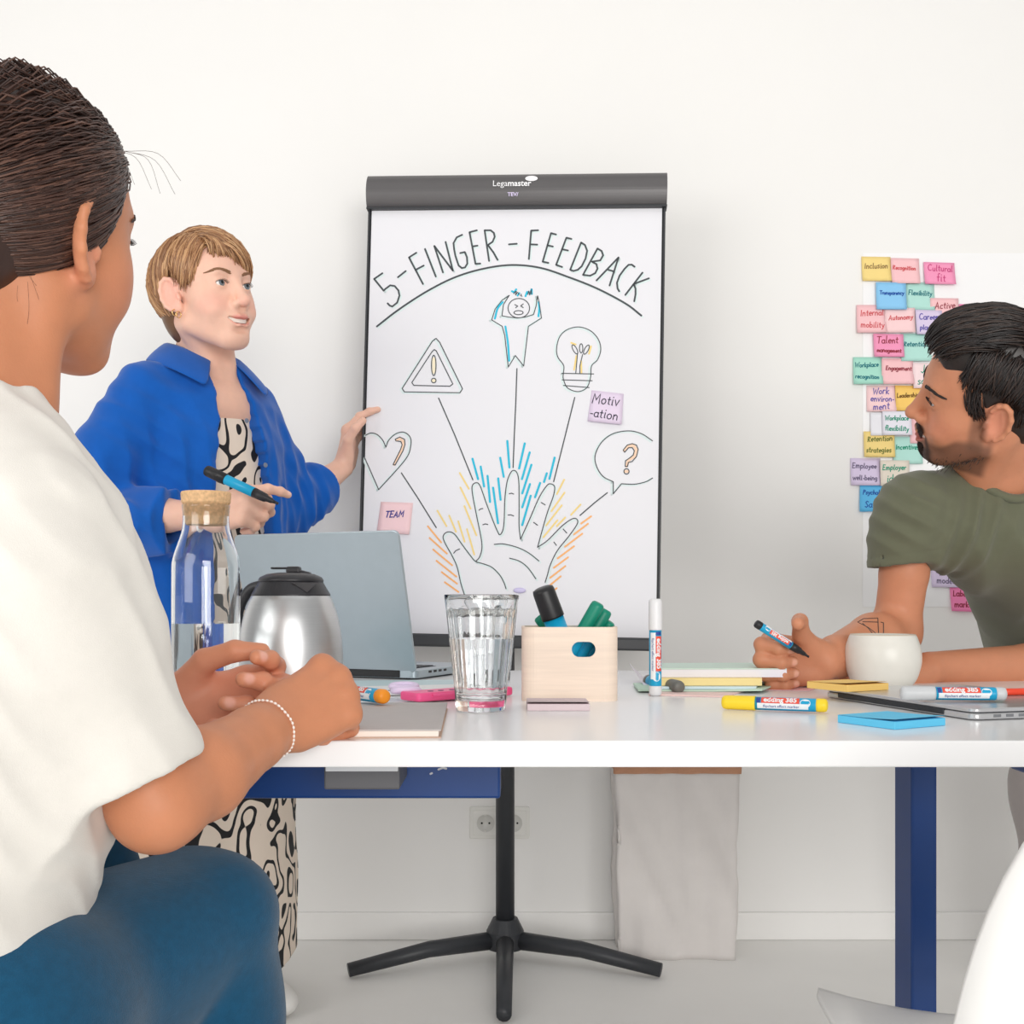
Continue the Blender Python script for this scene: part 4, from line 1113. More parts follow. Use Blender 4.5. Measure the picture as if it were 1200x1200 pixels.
from mathutils.bvhtree import BVHTree
class Sculpt:
    def __init__(self): self.ops = []; self.M = np.eye(4); self.disp = None; self.damp = 0.0
    def _s(self): return np.linalg.norm(self.M[:3, 0])
    def _add(self, kind, prm, k, sub, c, rad):
        prm = tuple(q.astype(np.float32) if isinstance(q, np.ndarray) else (float(q) if not isinstance(q, (int, float)) else q) for q in prm)
        self.ops.append((kind, prm, float(k*self._s()), sub, npv(c).astype(np.float32), float(rad)))
    def ell(self, c, r, k=0.01, sub=False, rot=None):
        s = self._s(); R = self.M[:3, :3] / s
        if rot is not None: R = R @ np.array(rot)
        c = xf(self.M, c); r = np.array(r, float)*s
        self._add('e', (c, r, R), k, sub, c, r.max())
    def cone(self, a, b, r1, r2, k=0.01, sub=False):
        s = self._s(); a = xf(self.M, a); b = xf(self.M, b)
        self._add('c', (a, b, r1*s, r2*s), k, sub, (a+b)/2, np.linalg.norm(b-a)/2 + max(r1, r2)*s)
    def chain(self, pts, rs, k=0.006, sub=False):
        for i in range(len(pts)-1): self.cone(pts[i], pts[i+1], rs[i], rs[i+1], k if i == 0 else min(k, 0.008), sub)
    def box(self, c, h, rnd=0.003, k=0.004, sub=False, rot=None):
        s = self._s(); R = self.M[:3, :3] / s
        if rot is not None: R = R @ np.array(rot)
        c = xf(self.M, c); h = np.array(h, float)*s
        self._add('b', (c, h, R, rnd*s), k, sub, c, np.linalg.norm(h))
    def loft(self, secs, ang=0.0, k=0.01, sub=False):
        """secs: (z, cx, cy, a, b); elliptical sections along local Z, axes turned by ang (deg)"""
        z = np.array([q[0] for q in secs], float)
        self._add('l', (self.M.copy(), z, np.array([q[1:] for q in secs], float), math.radians(ang)), k, sub,
                  xf(self.M, (np.mean([q[1] for q in secs]), np.mean([q[2] for q in secs]), (z[0]+z[-1])/2)),
                  self._s()*(0.5*(z[-1]-z[0]) + max(max(q[3], q[4]) for q in secs) + 0.5*np.ptp([q[1] for q in secs]) + 0.5*np.ptp([q[2] for q in secs])))
    @staticmethod
    def ev(kind, prm, p):
        if kind == 'e':
            c, r, R = prm; q = (p - c) @ R
            k0 = np.sqrt(((q/r)**2).sum(-1)); k1 = np.sqrt(((q/(r*r))**2).sum(-1)) + 1e-9
            return np.where(k0 < 1e-6, -r.min(), k0*(k0-1)/k1)
        if kind == 'c':
            a, b, r1, r2 = prm; ab = b - a; q = p - a
            t = np.clip((q @ ab)/max(ab @ ab, 1e-12), 0, 1)
            d = q - t[..., None]*ab
            return np.sqrt((d*d).sum(-1)) - (r1 + (r2-r1)*t)
        if kind == 'b':
            c, h, R, rr = prm; q = np.abs((p - c) @ R) - (h - rr)
            return np.sqrt((np.maximum(q, 0)**2).sum(-1)) + np.minimum(q.max(-1), 0) - rr
        if kind == 'l':
            M, z, S, ang = prm; s = float(np.linalg.norm(M[:3, 0])); q = (p - M[:3, 3]) @ M[:3, :3] / (s*s)
            zz = np.clip(q[..., 2], z[0], z[-1]); n = len(z)
            i = np.clip(np.searchsorted(z, zz) - 1, 0, n-2); t = (zz - z[i])/(z[i+1]-z[i]); t = t*t*(3-2*t)*0.5 + t*0.5
            P_ = S[i]*(1-t)[..., None] + S[i+1]*t[..., None]
            x = q[..., 0] - P_[..., 0]; y = q[..., 1] - P_[..., 1]; ca, sa = math.cos(ang), math.sin(ang)
            u = (x*ca + y*sa)/P_[..., 2]; v = (-x*sa + y*ca)/P_[..., 3]
            r = np.sqrt(u*u + v*v) + 1e-9
            g = np.sqrt((u/P_[..., 2])**2 + (v/P_[..., 3])**2)/r
            side = (r - 1)/np.maximum(g, 1e-6)
            cap = np.abs(q[..., 2] - (z[0]+z[-1])/2) - (z[-1]-z[0])/2
            return np.maximum(side, cap)*s
    def field(self, p, blk=None, cen=None, brad=0.0):
        p = p.astype(np.float32); d = np.full(p.shape[:-1], 9.0, np.float32)
        if cen is not None: cen = cen.astype(np.float32)
        for kind, prm, k, sub, c, rad in self.ops:
            if blk is not None:
                m = np.linalg.norm(cen - c, axis=1) < rad + 3.8*brad + 2.5*k + 0.012 + self.damp
                if not m.any(): continue
                idx = np.nonzero(m)[0]
                pc = self.ev(kind, prm, cen[idx])
                idx = idx[pc < 3.4*brad + 2.5*k + 0.006 + self.damp]
                if len(idx) == 0: continue
                e = self.ev(kind, prm, p[idx]); a = d[idx]
            else:
                e = self.ev(kind, prm, p); a = d; idx = slice(None)
            if sub:
                e = -e; h = np.maximum(k - np.abs(a-e), 0)/max(k, 1e-9); r = np.maximum(a, e) + h*h*k*0.25
            else:
                h = np.maximum(k - np.abs(a-e), 0)/max(k, 1e-9); r = np.minimum(a, e) - h*h*k*0.25
            d[idx] = r
        if self.disp is not None: d = d - self.disp(p)
        return d
    def mesh(self, res, name='sculpt'):
        lo = np.min([c - r for _, _, _, s, c, r in self.ops if not s], axis=0) - 4*res - self.damp
        hi = np.max([c + r for _, _, _, s, c, r in self.ops if not s], axis=0) + 4*res + self.damp
        n = 8; bs = n*res
        nb = np.ceil((hi-lo)/bs).astype(int)
        I = np.stack(np.meshgrid(*[np.arange(x) for x in nb], indexing='ij'), -1).reshape(-1, 3)
        cen = lo + (I + 0.5)*bs; brad = bs*0.87
        dc = self.field(cen)
        act = np.abs(dc) < brad*2.0 + self.damp + 0.004
        I = I[act]; cen = cen[act]
        g = np.arange(n+1)
        loc = np.stack(np.meshgrid(g, g, g, indexing='ij'), -1).reshape(-1, 3)
        V = []; K = []; CR = []
        CH = 3000
        DIM = nb*n + 2
        for s in range(0, len(I), CH):
            Ib = I[s:s+CH]
            p = lo + (Ib[:, None, :]*n + loc[None])*res
            d = self.field(p, True, cen[s:s+CH], brad).reshape(-1, n+1, n+1, n+1)
            neg = d < 0
            cnt = sum(neg[:, i:n+i, j:n+j, k:n+k].astype(np.int8) for i in (0, 1) for j in (0, 1) for k in (0, 1))
            b, x, y, z = np.nonzero((cnt > 0) & (cnt < 8))
            if len(b) == 0: continue
            cv = {(i, j, k): d[b, x+i, y+j, z+k] for i in (0, 1) for j in (0, 1) for k in (0, 1)}
            acc = np.zeros((len(b), 3)); num = np.zeros(len(b))
            for ax in range(3):
                for i in (0, 1):
                    for j in (0, 1):
                        o0 = [i, j]; o0.insert(ax, 0); o1 = [i, j]; o1.insert(ax, 1)
                        a0 = cv[tuple(o0)]; a1 = cv[tuple(o1)]; m = (a0 < 0) != (a1 < 0)
                        t = np.where(m, a0/np.where(m, a0-a1, 1), 0)
                        q = np.tile(np.array(o0, float), (len(b), 1)); q[:, ax] += t
                        acc += q*m[:, None]; num += m
            cell = Ib[b]*n + np.stack([x, y, z], 1)
            V.append(lo + (cell + acc/num[:, None])*res)
            K.append((cell[:, 0]*DIM[1] + cell[:, 1])*DIM[2] + cell[:, 2])
            cr = np.zeros((len(b), 3), np.int8)
            for ax in range(3):
                o1 = [0, 0, 0]; o1[ax] = 1
                a0 = cv[(0, 0, 0)] < 0; a1 = cv[tuple(o1)] < 0
                cr[:, ax] = np.where(a0 & ~a1, 1, np.where(~a0 & a1, -1, 0))
            CR.append(cr)
        V = np.concatenate(V); K = np.concatenate(K); CR = np.concatenate(CR)
        od = np.argsort(K); V = V[od]; K = K[od]; CR = CR[od]
        stp = [DIM[1]*DIM[2], DIM[2], 1]
        quads = []
        for ax in range(3):
            u, v = [(1, 2), (2, 0), (0, 1)][ax]
            sel = np.nonzero(CR[:, ax])[0]
            k0 = K[sel]; ids = [sel]
            ok = np.ones(len(sel), bool)
            for dk in (stp[u], stp[u]+stp[v], stp[v]):
                q = np.searchsorted(K, k0-dk); q = np.minimum(q, len(K)-1); ok &= K[q] == k0-dk; ids.append(q)
            Q = np.stack(ids, 1)[ok]; sg = CR[sel, ax][ok]
            Q[sg < 0] = Q[sg < 0][:, ::-1]
            quads.append(Q)
        Q = np.concatenate(quads)
        me = bpy.data.meshes.new(name)
        me.vertices.add(len(V)); me.vertices.foreach_set('co', V.astype(np.float32).ravel())
        # close any pin-holes left between blocks
        he = np.concatenate([Q[:, [0, 1]], Q[:, [1, 2]], Q[:, [2, 3]], Q[:, [3, 0]]]).astype(np.int64)
        nV = len(V); fk = he[:, 0]*nV + he[:, 1]; rk = he[:, 1]*nV + he[:, 0]
        bd_ = he[~np.isin(rk, fk)]; nxt = {}
        for a_, b_ in bd_.tolist(): nxt.setdefault(b_, []).append(a_)
        tris = []
        while nxt:
            s0 = next(iter(nxt)); loop = [s0]; cur = s0
            while cur in nxt and len(loop) < 60:
                t_ = nxt[cur]; n_ = t_.pop()
                if not t_: del nxt[cur]
                if n_ == s0: break
                loop.append(n_); cur = n_
            for i_ in range(1, len(loop)-1): tris.append((loop[0], loop[i_], loop[i_+1]))
        LI = np.concatenate([Q.astype(np.int32).ravel(), np.array(tris, np.int32).ravel()])
        LS = np.concatenate([np.arange(0, Q.size, 4), Q.size + np.arange(0, 3*len(tris), 3)]).astype(np.int32)
        me.loops.add(len(LI)); me.loops.foreach_set('vertex_index', LI)
        me.polygons.add(len(LS)); me.polygons.foreach_set('loop_start', LS)
        me.polygons.foreach_set('use_smooth', np.ones(len(LS), bool))
        me.update(calc_edges=True); me.validate()
        return me, V

def paint(me, V, base, regions):
    """vertex colour of the skin itself: lips, cheeks, beard, nails. regions: (M, centre, radii, srgb, strength, softness)"""
    col = np.tile(np.array(srgb(*base)[:3]), (len(V), 1))
    for reg in regions:
        if callable(reg[1]):
            M, fn, rgb = reg; s = np.linalg.norm(M[:3, 0]); w = np.clip(fn((V - M[:3, 3]) @ M[:3, :3]/(s*s)), 0, 1)
            col = col*(1-w)[:, None] + np.array(srgb(*rgb)[:3])*w[:, None]; continue
        M, c, r, rgb, st, soft = reg
        s = np.linalg.norm(M[:3, 0]); q = (V - M[:3, 3]) @ M[:3, :3]/(s*s) - np.array(c)
        d = np.sqrt(((q/np.array(r))**2).sum(1)); w = np.clip((1 + soft - d)/max(2*soft, 1e-3), 0, 1)*st
        w = w*w*(3-2*w) if st >= 1 else w
        col = col*(1-w)[:, None] + np.array(srgb(*rgb)[:3])*w[:, None]
    at = me.color_attributes.new('col', 'FLOAT_COLOR', 'POINT')
    at.data.foreach_set('color', np.concatenate([col, np.ones((len(V), 1))], 1).astype(np.float32).ravel())

def skin_mat(name):
    return mat(name, (0.8, 0.5, 0.4), rough=0.46, var=0.05, scale=60, bump=0.10, bscale=420, spec=0.35, sss=0.10, attr='col')

# ---- head -------------------------------------------------------------------------------------------
def head(S, M, smile=0.0, jaw=1.0, nose=1.0, male=False, lid=0.0):
    S.M = M
    S.ell((0, -0.018, 0.032), (0.0735, 0.092, 0.082), 0.0)                     # cranium
    S.ell((0, 0.028, 0.030), (0.062, 0.055, 0.062), 0.03)                      # forehead
    S.ell((0, 0.030, -0.030), (0.058, 0.050, 0.070), 0.03)                     # face mass
    for s in (-1, 1):
        S.ell((s*0.045, 0.040, -0.026), (0.022, 0.024, 0.022), 0.025)          # cheek bone
        S.ell((s*0.033, 0.050, -0.048), (0.024, 0.024, 0.024), 0.02)           # cheek
        S.cone((s*0.052*jaw, -0.004, -0.060), (s*0.020*jaw, 0.052, -0.098), 0.018, 0.016, 0.03)   # jaw line
    S.ell((0, 0.060, -0.098), (0.023*jaw, 0.020, 0.017), 0.02)                 # chin
    S.cone((-0.032, 0.070, 0.022), (0.032, 0.070, 0.022), 0.011, 0.011, 0.02)  # brow ridge
    for s in (-1, 1):
        S.ell((s*0.033, 0.092, 0.003), (0.019, 0.015, 0.0125), 0.016, True)    # eye socket
    S.cone((0, 0.080, 0.012), (0, 0.0985, -0.030), 0.0085, 0.0105, 0.012)      # bridge
    S.ell((0, 0.1005, -0.034), (0.0105, 0.0115, 0.0098), 0.008)                # tip
    for s in (-1, 1):
        S.ell((s*0.0125, 0.0865, -0.0385), (0.0075, 0.0105, 0.0075), 0.006)    # wing
        S.ell((s*0.0065, 0.0935, -0.0455), (0.0034, 0.0055, 0.0030), 0.003, True)
    S.ell((0, 0.062, -0.066), (0.030, 0.026, 0.024), 0.02)                     # muzzle
    w = 0.0235 + 0.0075*smile; up = 0.0075*smile; cy_ = 0.0765 - 0.0085*smile
    S.chain([(-w, cy_, -0.0665+up), (-0.008, 0.0885, -0.0620), (0, 0.0885, -0.0632), (0.008, 0.0885, -0.0620), (w, cy_, -0.0665+up)], [0.0028, 0.0042, 0.0038, 0.0042, 0.0028], 0.005)
    S.chain([(-w*0.9, cy_, -0.0695+up), (-0.009, 0.0855, -0.0755-0.0045*smile), (0.009, 0.0855, -0.0755-0.0045*smile), (w*0.9, cy_, -0.0695+up)], [0.0028, 0.0050, 0.0050, 0.0028], 0.005)
    if smile > 0:
        for yo, rr in ((0.0, 1.0), (-0.005, 1.0), (-0.009, 0.9)):
            S.chain([(-w*0.93, cy_+0.006+yo, -0.0672+up*0.95), (-0.012, 0.0905+yo, -0.0704), (0.012, 0.0905+yo, -0.0704), (w*0.93, cy_+0.006+yo, -0.0672+up*0.95)], [0.0016*rr, 0.0046*rr, 0.0046*rr, 0.0016*rr], 0.002, True)
        for s in (-1, 1):                                                      # smile folds
            S.ell((s*0.041, 0.058, -0.045), (0.014, 0.014, 0.012), 0.012)
    else:
        S.chain([(-w, 0.083, -0.0685), (0, 0.0935, -0.0690), (w, 0.083, -0.0685)], [0.0008, 0.0012, 0.0008], 0.002, True)
    S.ell((0, 0.0835, -0.0865), (0.016, 0.006, 0.005), 0.01, True)             # under-lip dip
    for s in (-1, 1):
        c = (s*0.0315, 0.0685, 0.003)
        S.ell(c, (0.0142, 0.0142, 0.0135), 0.006)                              # lids
        h = 0.0048 - lid
        S.ell((s*0.0318, 0.0815, 0.0018), (0.0125, 0.012, h), 0.0018, True)
    # ears
    for s in (-1, 1):
        a = -0.48*s
        R = np.array([[math.cos(a), math.sin(a), 0], [-math.sin(a), math.cos(a), 0], [0, 0, 1]])
        t = 0.16; R2 = np.array([[1, 0, 0], [0, math.cos(t), -math.sin(t)], [0, math.sin(t), math.cos(t)]])
        R = R @ R2
        S.ell((s*0.0785, -0.017, -0.004), (0.0062, 0.0190, 0.0320), 0.006, rot=R)
        S.ell((s*0.0735, -0.006, -0.030), (0.007, 0.010, 0.012), 0.006, rot=R)
        S.ell(tuple(np.array((s*0.0785, -0.017, -0.002)) + R[:, 0]*s*0.0085), (0.0078, 0.0135, 0.0225), 0.002, True, rot=R)
        S.cone(tuple(np.array((s*0.0785, -0.020, 0.012)) + R[:, 0]*s*0.0015), tuple(np.array((s*0.0785, -0.024, -0.014)) + R[:, 0]*s*0.0015), 0.0030, 0.0032, 0.003)
        S.ell((s*0.0745, 0.0015, -0.012), (0.005, 0.004, 0.008), 0.004, rot=R)
        hp_ = [np.array((s*0.0785, -0.017, -0.004)) + R[:, 1]*0.0178*math.cos(f) + R[:, 2]*0.0305*math.sin(f) + R[:, 0]*s*0.0050 for f in [math.radians(v) for v in (28, 60, 92, 125, 158, 190, 222, 252)]]
        S.chain(hp_, [0.0030, 0.0034, 0.0036, 0.0036, 0.0034, 0.0034, 0.0036, 0.0046], 0.004)

def face_extras(body, M, iris, brow_rgb, lash=True, smile=0.0, teeth=True, brow_w=0.0012, brow_n=46, gaze=(0, 1, 0), skin=None):
    s_ = np.linalg.norm(M[:3, 0]); MM = Matrix(M.tolist())
    # eyes
    key = 'eye_' + '_'.join(map(str, iris))
    if key not in MATS:
        m = bpy.data.materials.new(key); m.use_nodes = True; nt = m.node_tree; b = nt.nodes['Principled BSDF']
        tc = nt.nodes.new('ShaderNodeTexCoord'); sp = nt.nodes.new('ShaderNodeSeparateXYZ'); rp = nt.nodes.new('ShaderNodeValToRGB')
        mr = nt.nodes.new('ShaderNodeMapRange'); mr.inputs['From Min'].default_value = 0.008; mr.inputs['From Max'].default_value = 0.0127
        nt.links.new(tc.outputs['Object'], sp.inputs[0]); nt.links.new(sp.outputs['Y'], mr.inputs['Value']); nt.links.new(mr.outputs['Result'], rp.inputs['Fac'])
        e = rp.color_ramp.elements; e[0].position = 0.0; e[0].color = srgb(238, 232, 228); e[1].position = 0.50; e[1].color = srgb(232, 226, 222)
        for ps, c in ((0.55, tuple(int(x*0.6) for x in iris)), (0.7, iris), (0.88, tuple(int(x*0.8) for x in iris)), (0.92, (12, 10, 10))):
            q = e.new(ps); q.color = srgb(*c)
        nt.links.new(rp.outputs['Color'], b.inputs['Base Color']); b.inputs['Roughness'].default_value = 0.08
        MATS[key] = m
    for s in (-1, 1):
        bm = bmesh.new(); bmesh.ops.create_uvsphere(bm, u_segments=24, v_segments=16, radius=0.0127)
        q = Vector(gaze).normalized(); rot = Vector((0, 1, 0)).rotation_difference(q).to_matrix().to_4x4()
        obj('eye', bm, MATS[key], body, MM @ Matrix.Translation((s*0.0315, 0.0688, 0.003)) @ rot, smooth=True)
    rnd = random.Random(7)
    bm = bmesh.new(); bm.from_mesh(skin.data); tree = BVHTree.FromBMesh(bm); bm.free(); MI = MM.inverted()
    def onto(v, lift):
        o_ = MM @ Vector((v.x*1.15, 0.16, v.z)); dr_ = (MM.to_3x3() @ Vector((-v.x*0.15, v.y - 0.16, 0))).normalized()
        h = tree.ray_cast(o_, dr_)
        return MI @ (h[0] + h[1]*lift) if h[0] is not None else v
    # brows: short hairs following the ridge
    mb = mat('brow_%d_%d_%d' % brow_rgb, srgb(*brow_rgb), 0.6, var=0.1, scale=300)
    for s in (-1, 1):
        parts = []
        for i in range(brow_n):
            t = i/(brow_n-1)
            x = 0.0135 + 0.037*t; z = 0.0205 + 0.0065*math.sin(min(1, t*1.25)*math.pi*0.62) - 0.004*max(0, t-0.7)/0.3
            y = 0.0835 - 0.60*(max(0, x-0.012))**1.25*1.9
            for k in range(3):
                dz = rnd.uniform(-0.0026, 0.0026)*(1-0.65*t)
                a = Vector((s*x, y, z+dz)); b = a + Vector((s*0.0062, -0.0012-0.003*t, 0.0020*(1-1.6*t))); a = onto(a, 0.0004); b = onto(b, 0.0012)
                parts.append(tube_data([a, (a+b)/2 + Vector((0, 0.0005, 0.0001)), b], [brow_w*0.7, brow_w, brow_w*0.3], 4))
        o = obj('eyebrow', mesh_from(*merge(parts)), mb, body, MM); o['kind'] = 'stuff'
        if lash:
            parts = []
            for i in range(16):
                t = i/15*2-1
                a = Vector((s*0.0318 + 0.0122*t, 0.0825 - 0.0045*t*t - 0.002*t*s, 0.0062 - 0.0042*t*t)); b = a + Vector((0.0022*t, 0.0052, 0.0024))
                parts.append(tube_data([a, (a+b)/2 + Vector((0, 0.0003, -0.0006)), b], [0.0005, 0.0004, 0.0002], 4))
            o = obj('eyelashes', mesh_from(*merge(parts)), mat('lash_dark', srgb(44, 32, 28), 0.6), body, MM); o['kind'] = 'stuff'
    if teeth:
        w = 0.0265; up = 0.0075*smile
        V = []; Fc = []; n = 20
        for i in range(n+1):
            t = i/n*2-1; x = w*t; y = 0.0835 - 0.0125*t*t; zc = -0.0680 + up*0.9*t*t
            nib = 0.0004*abs(math.sin(t*math.pi*4.5))
            V += [(x, y, zc + 0.004), (x, y + 0.0006 + nib, zc), (x, y, zc - 0.0055)]
        for i in range(n):
            for j in (0, 1): Fc.append((3*i+j, 3*i+3+j, 3*i+4+j, 3*i+1+j))
        obj('teeth', mesh_from(V, Fc), mat('tooth_white', srgb(246, 240, 230), 0.25, var=0.02), body, MM, smooth=True)

# ---- hand -------------------------------------------------------------------------------------------
FL = [(0.0, 0.045, 0.027, 0.021), (1, 0.050, 0.031, 0.022), (2, 0.046, 0.028, 0.022), (3, 0.036, 0.021, 0.019)]
def hand(S, wrist, d, n, right, curls, thumb, s=1.0, spread=(0.10, 0.02, -0.06, -0.14), wr=0.025, fat=1.0, nails=None):
    """d: wrist-to-knuckle direction, n: dorsal normal; curls: four (mcp, pip, dip) degrees; thumb: three direction vectors in (d, t, n) components"""
    S.M = np.eye(4)
    d = npv(d); d /= np.linalg.norm(d); n = npv(n); n -= d*(n @ d); n /= np.linalg.norm(n)
    t = np.cross(n, d) if right else np.cross(d, n)          # thumb side
    w = npv(wrist)
    def pt(a, b, c): return w + (d*a + t*b + n*c)*s
    kn = [(0.088, 0.031, 0.002), (0.092, 0.010, 0.005), (0.087, -0.011, 0.003), (0.078, -0.030, -0.002)]
    # palm: metacarpals and fleshy pads
    for i, (a, b, c) in enumerate(kn):
        S.cone(pt(0.008, b*0.50, 0.0), pt(a, b, c), 0.0155*s, 0.0122*s*fat, 0.014)
    for (a, b, c) in kn: S.ell(pt(a - 0.002, b, c + 0.0055), np.array((0.0088, 0.0078, 0.0078))*s*fat, 0.007, rot=np.stack([d, t, n], 1))
    for (a, b, c) in kn[:3]: S.cone(pt(0.030, b*0.72, 0.0105), pt(a - 0.010, b, c + 0.0085), 0.0022*s, 0.0030*s, 0.006)
    S.ell(pt(0.050, 0.0, -0.006), np.array((0.040, 0.034, 0.0145))*s, 0.014, rot=np.stack([d, t, n], 1))
    S.cone(pt(0.020, -0.022, -0.010), pt(0.058, -0.026, -0.010), 0.013*s, 0.011*s, 0.012)       # heel
    tips = []
    for i, (a, b, c) in enumerate(kn):
        f, l1, l2, l3 = FL[i]
        cur = curls[i]; sp = spread[i]
        dir0 = d*math.cos(sp) + t*math.sin(sp)
        p = pt(a, b, c); ang = 0; rr = (0.0098, 0.0100, 0.0095, 0.0084)[i]*fat
        rs = [rr*1.12, rr*0.98, rr*0.90, rr*0.76]
        pts = [p]
        for L_, cu in zip((l1, l2, l3), cur):
            ang += math.radians(cu); q = dir0*math.cos(ang) - n*math.sin(ang); p = p + q*L_*s; pts.append(p)
        for j in range(3):
            S.cone(pts[j], pts[j+1], rs[j]*s, rs[j+1]*s, 0.012 if j == 0 else 0.004)
            if j < 2: S.ell(pts[j+1], np.array((rs[j+1]*1.06,)*3)*s, 0.003)
        nd = dir0*math.sin(ang) + n*math.cos(ang)
        tips.append((pts[3], nd, q))
        if nails is not None: nails.append(pts[3] + nd*rs[3]*s*0.8 - q*0.003*s)
    # thumb
    p = pt(0.022, 0.020, -0.006); pts = [p]
    for L_, v in zip((0.046, 0.034, 0.027), thumb):
        v = npv(v); v /= np.linalg.norm(v); p = p + (d*v[0] + t*v[1] + n*v[2])*L_*s; pts.append(p)
    rs = [0.0170*fat, 0.0125*fat, 0.0108*fat, 0.0088*fat]
    for j in range(3): S.cone(pts[j], pts[j+1], rs[j]*s, rs[j+1]*s, 0.014 if j == 0 else 0.004)
    if nails is not None: nails.append(pts[3])
    return pts, tips

def hair_strands(M, c, r, flows, rgbs, rad, seed=1, seg=5, npts=9, lift=0.0, wavy=0.0016, lay_r=0.0055, jit=0.006):
    """flows: (start_dirs, end_dirs, count, bow): unit-ish local directions; strands follow the skull ellipsoid"""
    rnd = random.Random(seed); parts = []; cols = []
    c = Vector(c)
    def lerp_list(L, t):
        k = t*(len(L)-1); i = min(int(k), len(L)-2); f = k - i
        return Vector(L[i])*(1-f) + Vector(L[i+1])*f
    c_0, r_0 = c, r
    for fl_ in flows:
        A, B, cnt, bow = fl_[:4]
        c, r = (Vector(fl_[4]), fl_[5]) if len(fl_) > 4 else (c_0, r_0)
        for q in range(cnt):
            t = rnd.random(); t2 = min(1, max(0, t + rnd.gauss(0, 0.05)))
            a = lerp_list(A, t) + Vector((rnd.gauss(0, jit), rnd.gauss(0, jit), rnd.gauss(0, jit)))
            b = lerp_list(B, t2) + Vector((rnd.gauss(0, jit), rnd.gauss(0, jit), rnd.gauss(0, jit)))
            lay = rnd.uniform(-0.002, -0.002 + lay_r) + lift
            bw = bow*rnd.uniform(0.7, 1.3); ph = rnd.uniform(0, 6.28); wav = rnd.uniform(0, wavy)
            endcut = rnd.uniform(0.86, 1.0)
            pts = []; rs = []
            for i in range(npts):
                u = i/(npts-1)*endcut
                p = a*(1-u) + b*u
                v = p - c
                e = Vector((v.x/r[0], v.y/r[1], v.z/r[2])); L_ = e.length
                tgt = max(1.0, min(L_, 1.02)) if False else 1.0
                p = c + v*(tgt/max(L_, 1e-5))
                nrm = (p - c).normalized()
                p = p + nrm*(lay + bw*math.sin(math.pi*u) + wav*math.sin(5*u+ph))
                pts.append(p); rs.append(rad*(0.75 + 0.25*math.sin(math.pi*u))*(1.0 if u < 0.8 else max(0.25, 1-(u-0.8)*3.4))*min(1, 0.35 + u*6))
            vs, fs = tube_data(pts, rs, seg)
            parts.append((vs, fs)); col = rgbs[rnd.randrange(len(rgbs))]; k = rnd.uniform(0.85, 1.12)
            cols.append((np.array(srgb(*col)[:3])*k, len(vs)))
    V, Fc = merge(parts)
    me = mesh_from(V, Fc)
    at = me.color_attributes.new('col', 'FLOAT_COLOR', 'POINT')
    ca = np.concatenate([np.tile(np.append(c_, 1.0), (n_, 1)) for c_, n_ in cols]).astype(np.float32)
    at.data.foreach_set('color', ca.ravel())
    me.polygons.foreach_set('use_smooth', [True]*len(me.polygons))
    me.transform(Matrix(M.tolist()))
    return me
def hair_mat(name): return mat(name, (0.2, 0.1, 0.05), rough=0.38, var=0.15, scale=500, spec=0.55, attr='col')

# ------------------------------------------------------------------ people
def V3(*a): return np.array(a, float)
def PP(px, py, Y): return npv(P(px, py, Y))
def cloth(name, rgb, bump=0.25, bscale=900, rough=0.85, var=0.06, scale=25, sheen=0.2):
    return mat(name, srgb(*rgb), rough=rough, var=var, scale=scale, bump=bump, bscale=bscale, spec=0.25, sheen=sheen)
def wave(p, d, f, ph=0.0, warp=0.0, wd=(0, 0, 1), wf=9.0):
    d = npv(d); wd = npv(wd)
    a = p @ d*f + ph
    if warp: a = a + warp*np.sin(p @ wd*wf + ph*1.7) + 0.5*warp*np.sin(p @ np.roll(wd, 1)*wf*1.9 + 2.1)
    return np.sin(a)
def ridge(p, *a):
    w = wave(p, *a); return 1.0 - 2.0*np.sqrt(np.abs(w)*np.abs(w)*0.8 + 0.02) + 0.5

def creases(p, d, f, ph, warp, wd, wf):
    m = 0.5 + 0.5*wave(p, wd, f*0.16, ph*2.3 + 1.0, 1.0, d, f*0.21)
    return ridge(p, d, f, ph, warp, wd, wf)*np.clip(m*1.5 - 0.25, 0, 1)

def gauss(p, c, r): return np.exp(-(((p - npv(c))/np.array(r))**2).sum(-1))

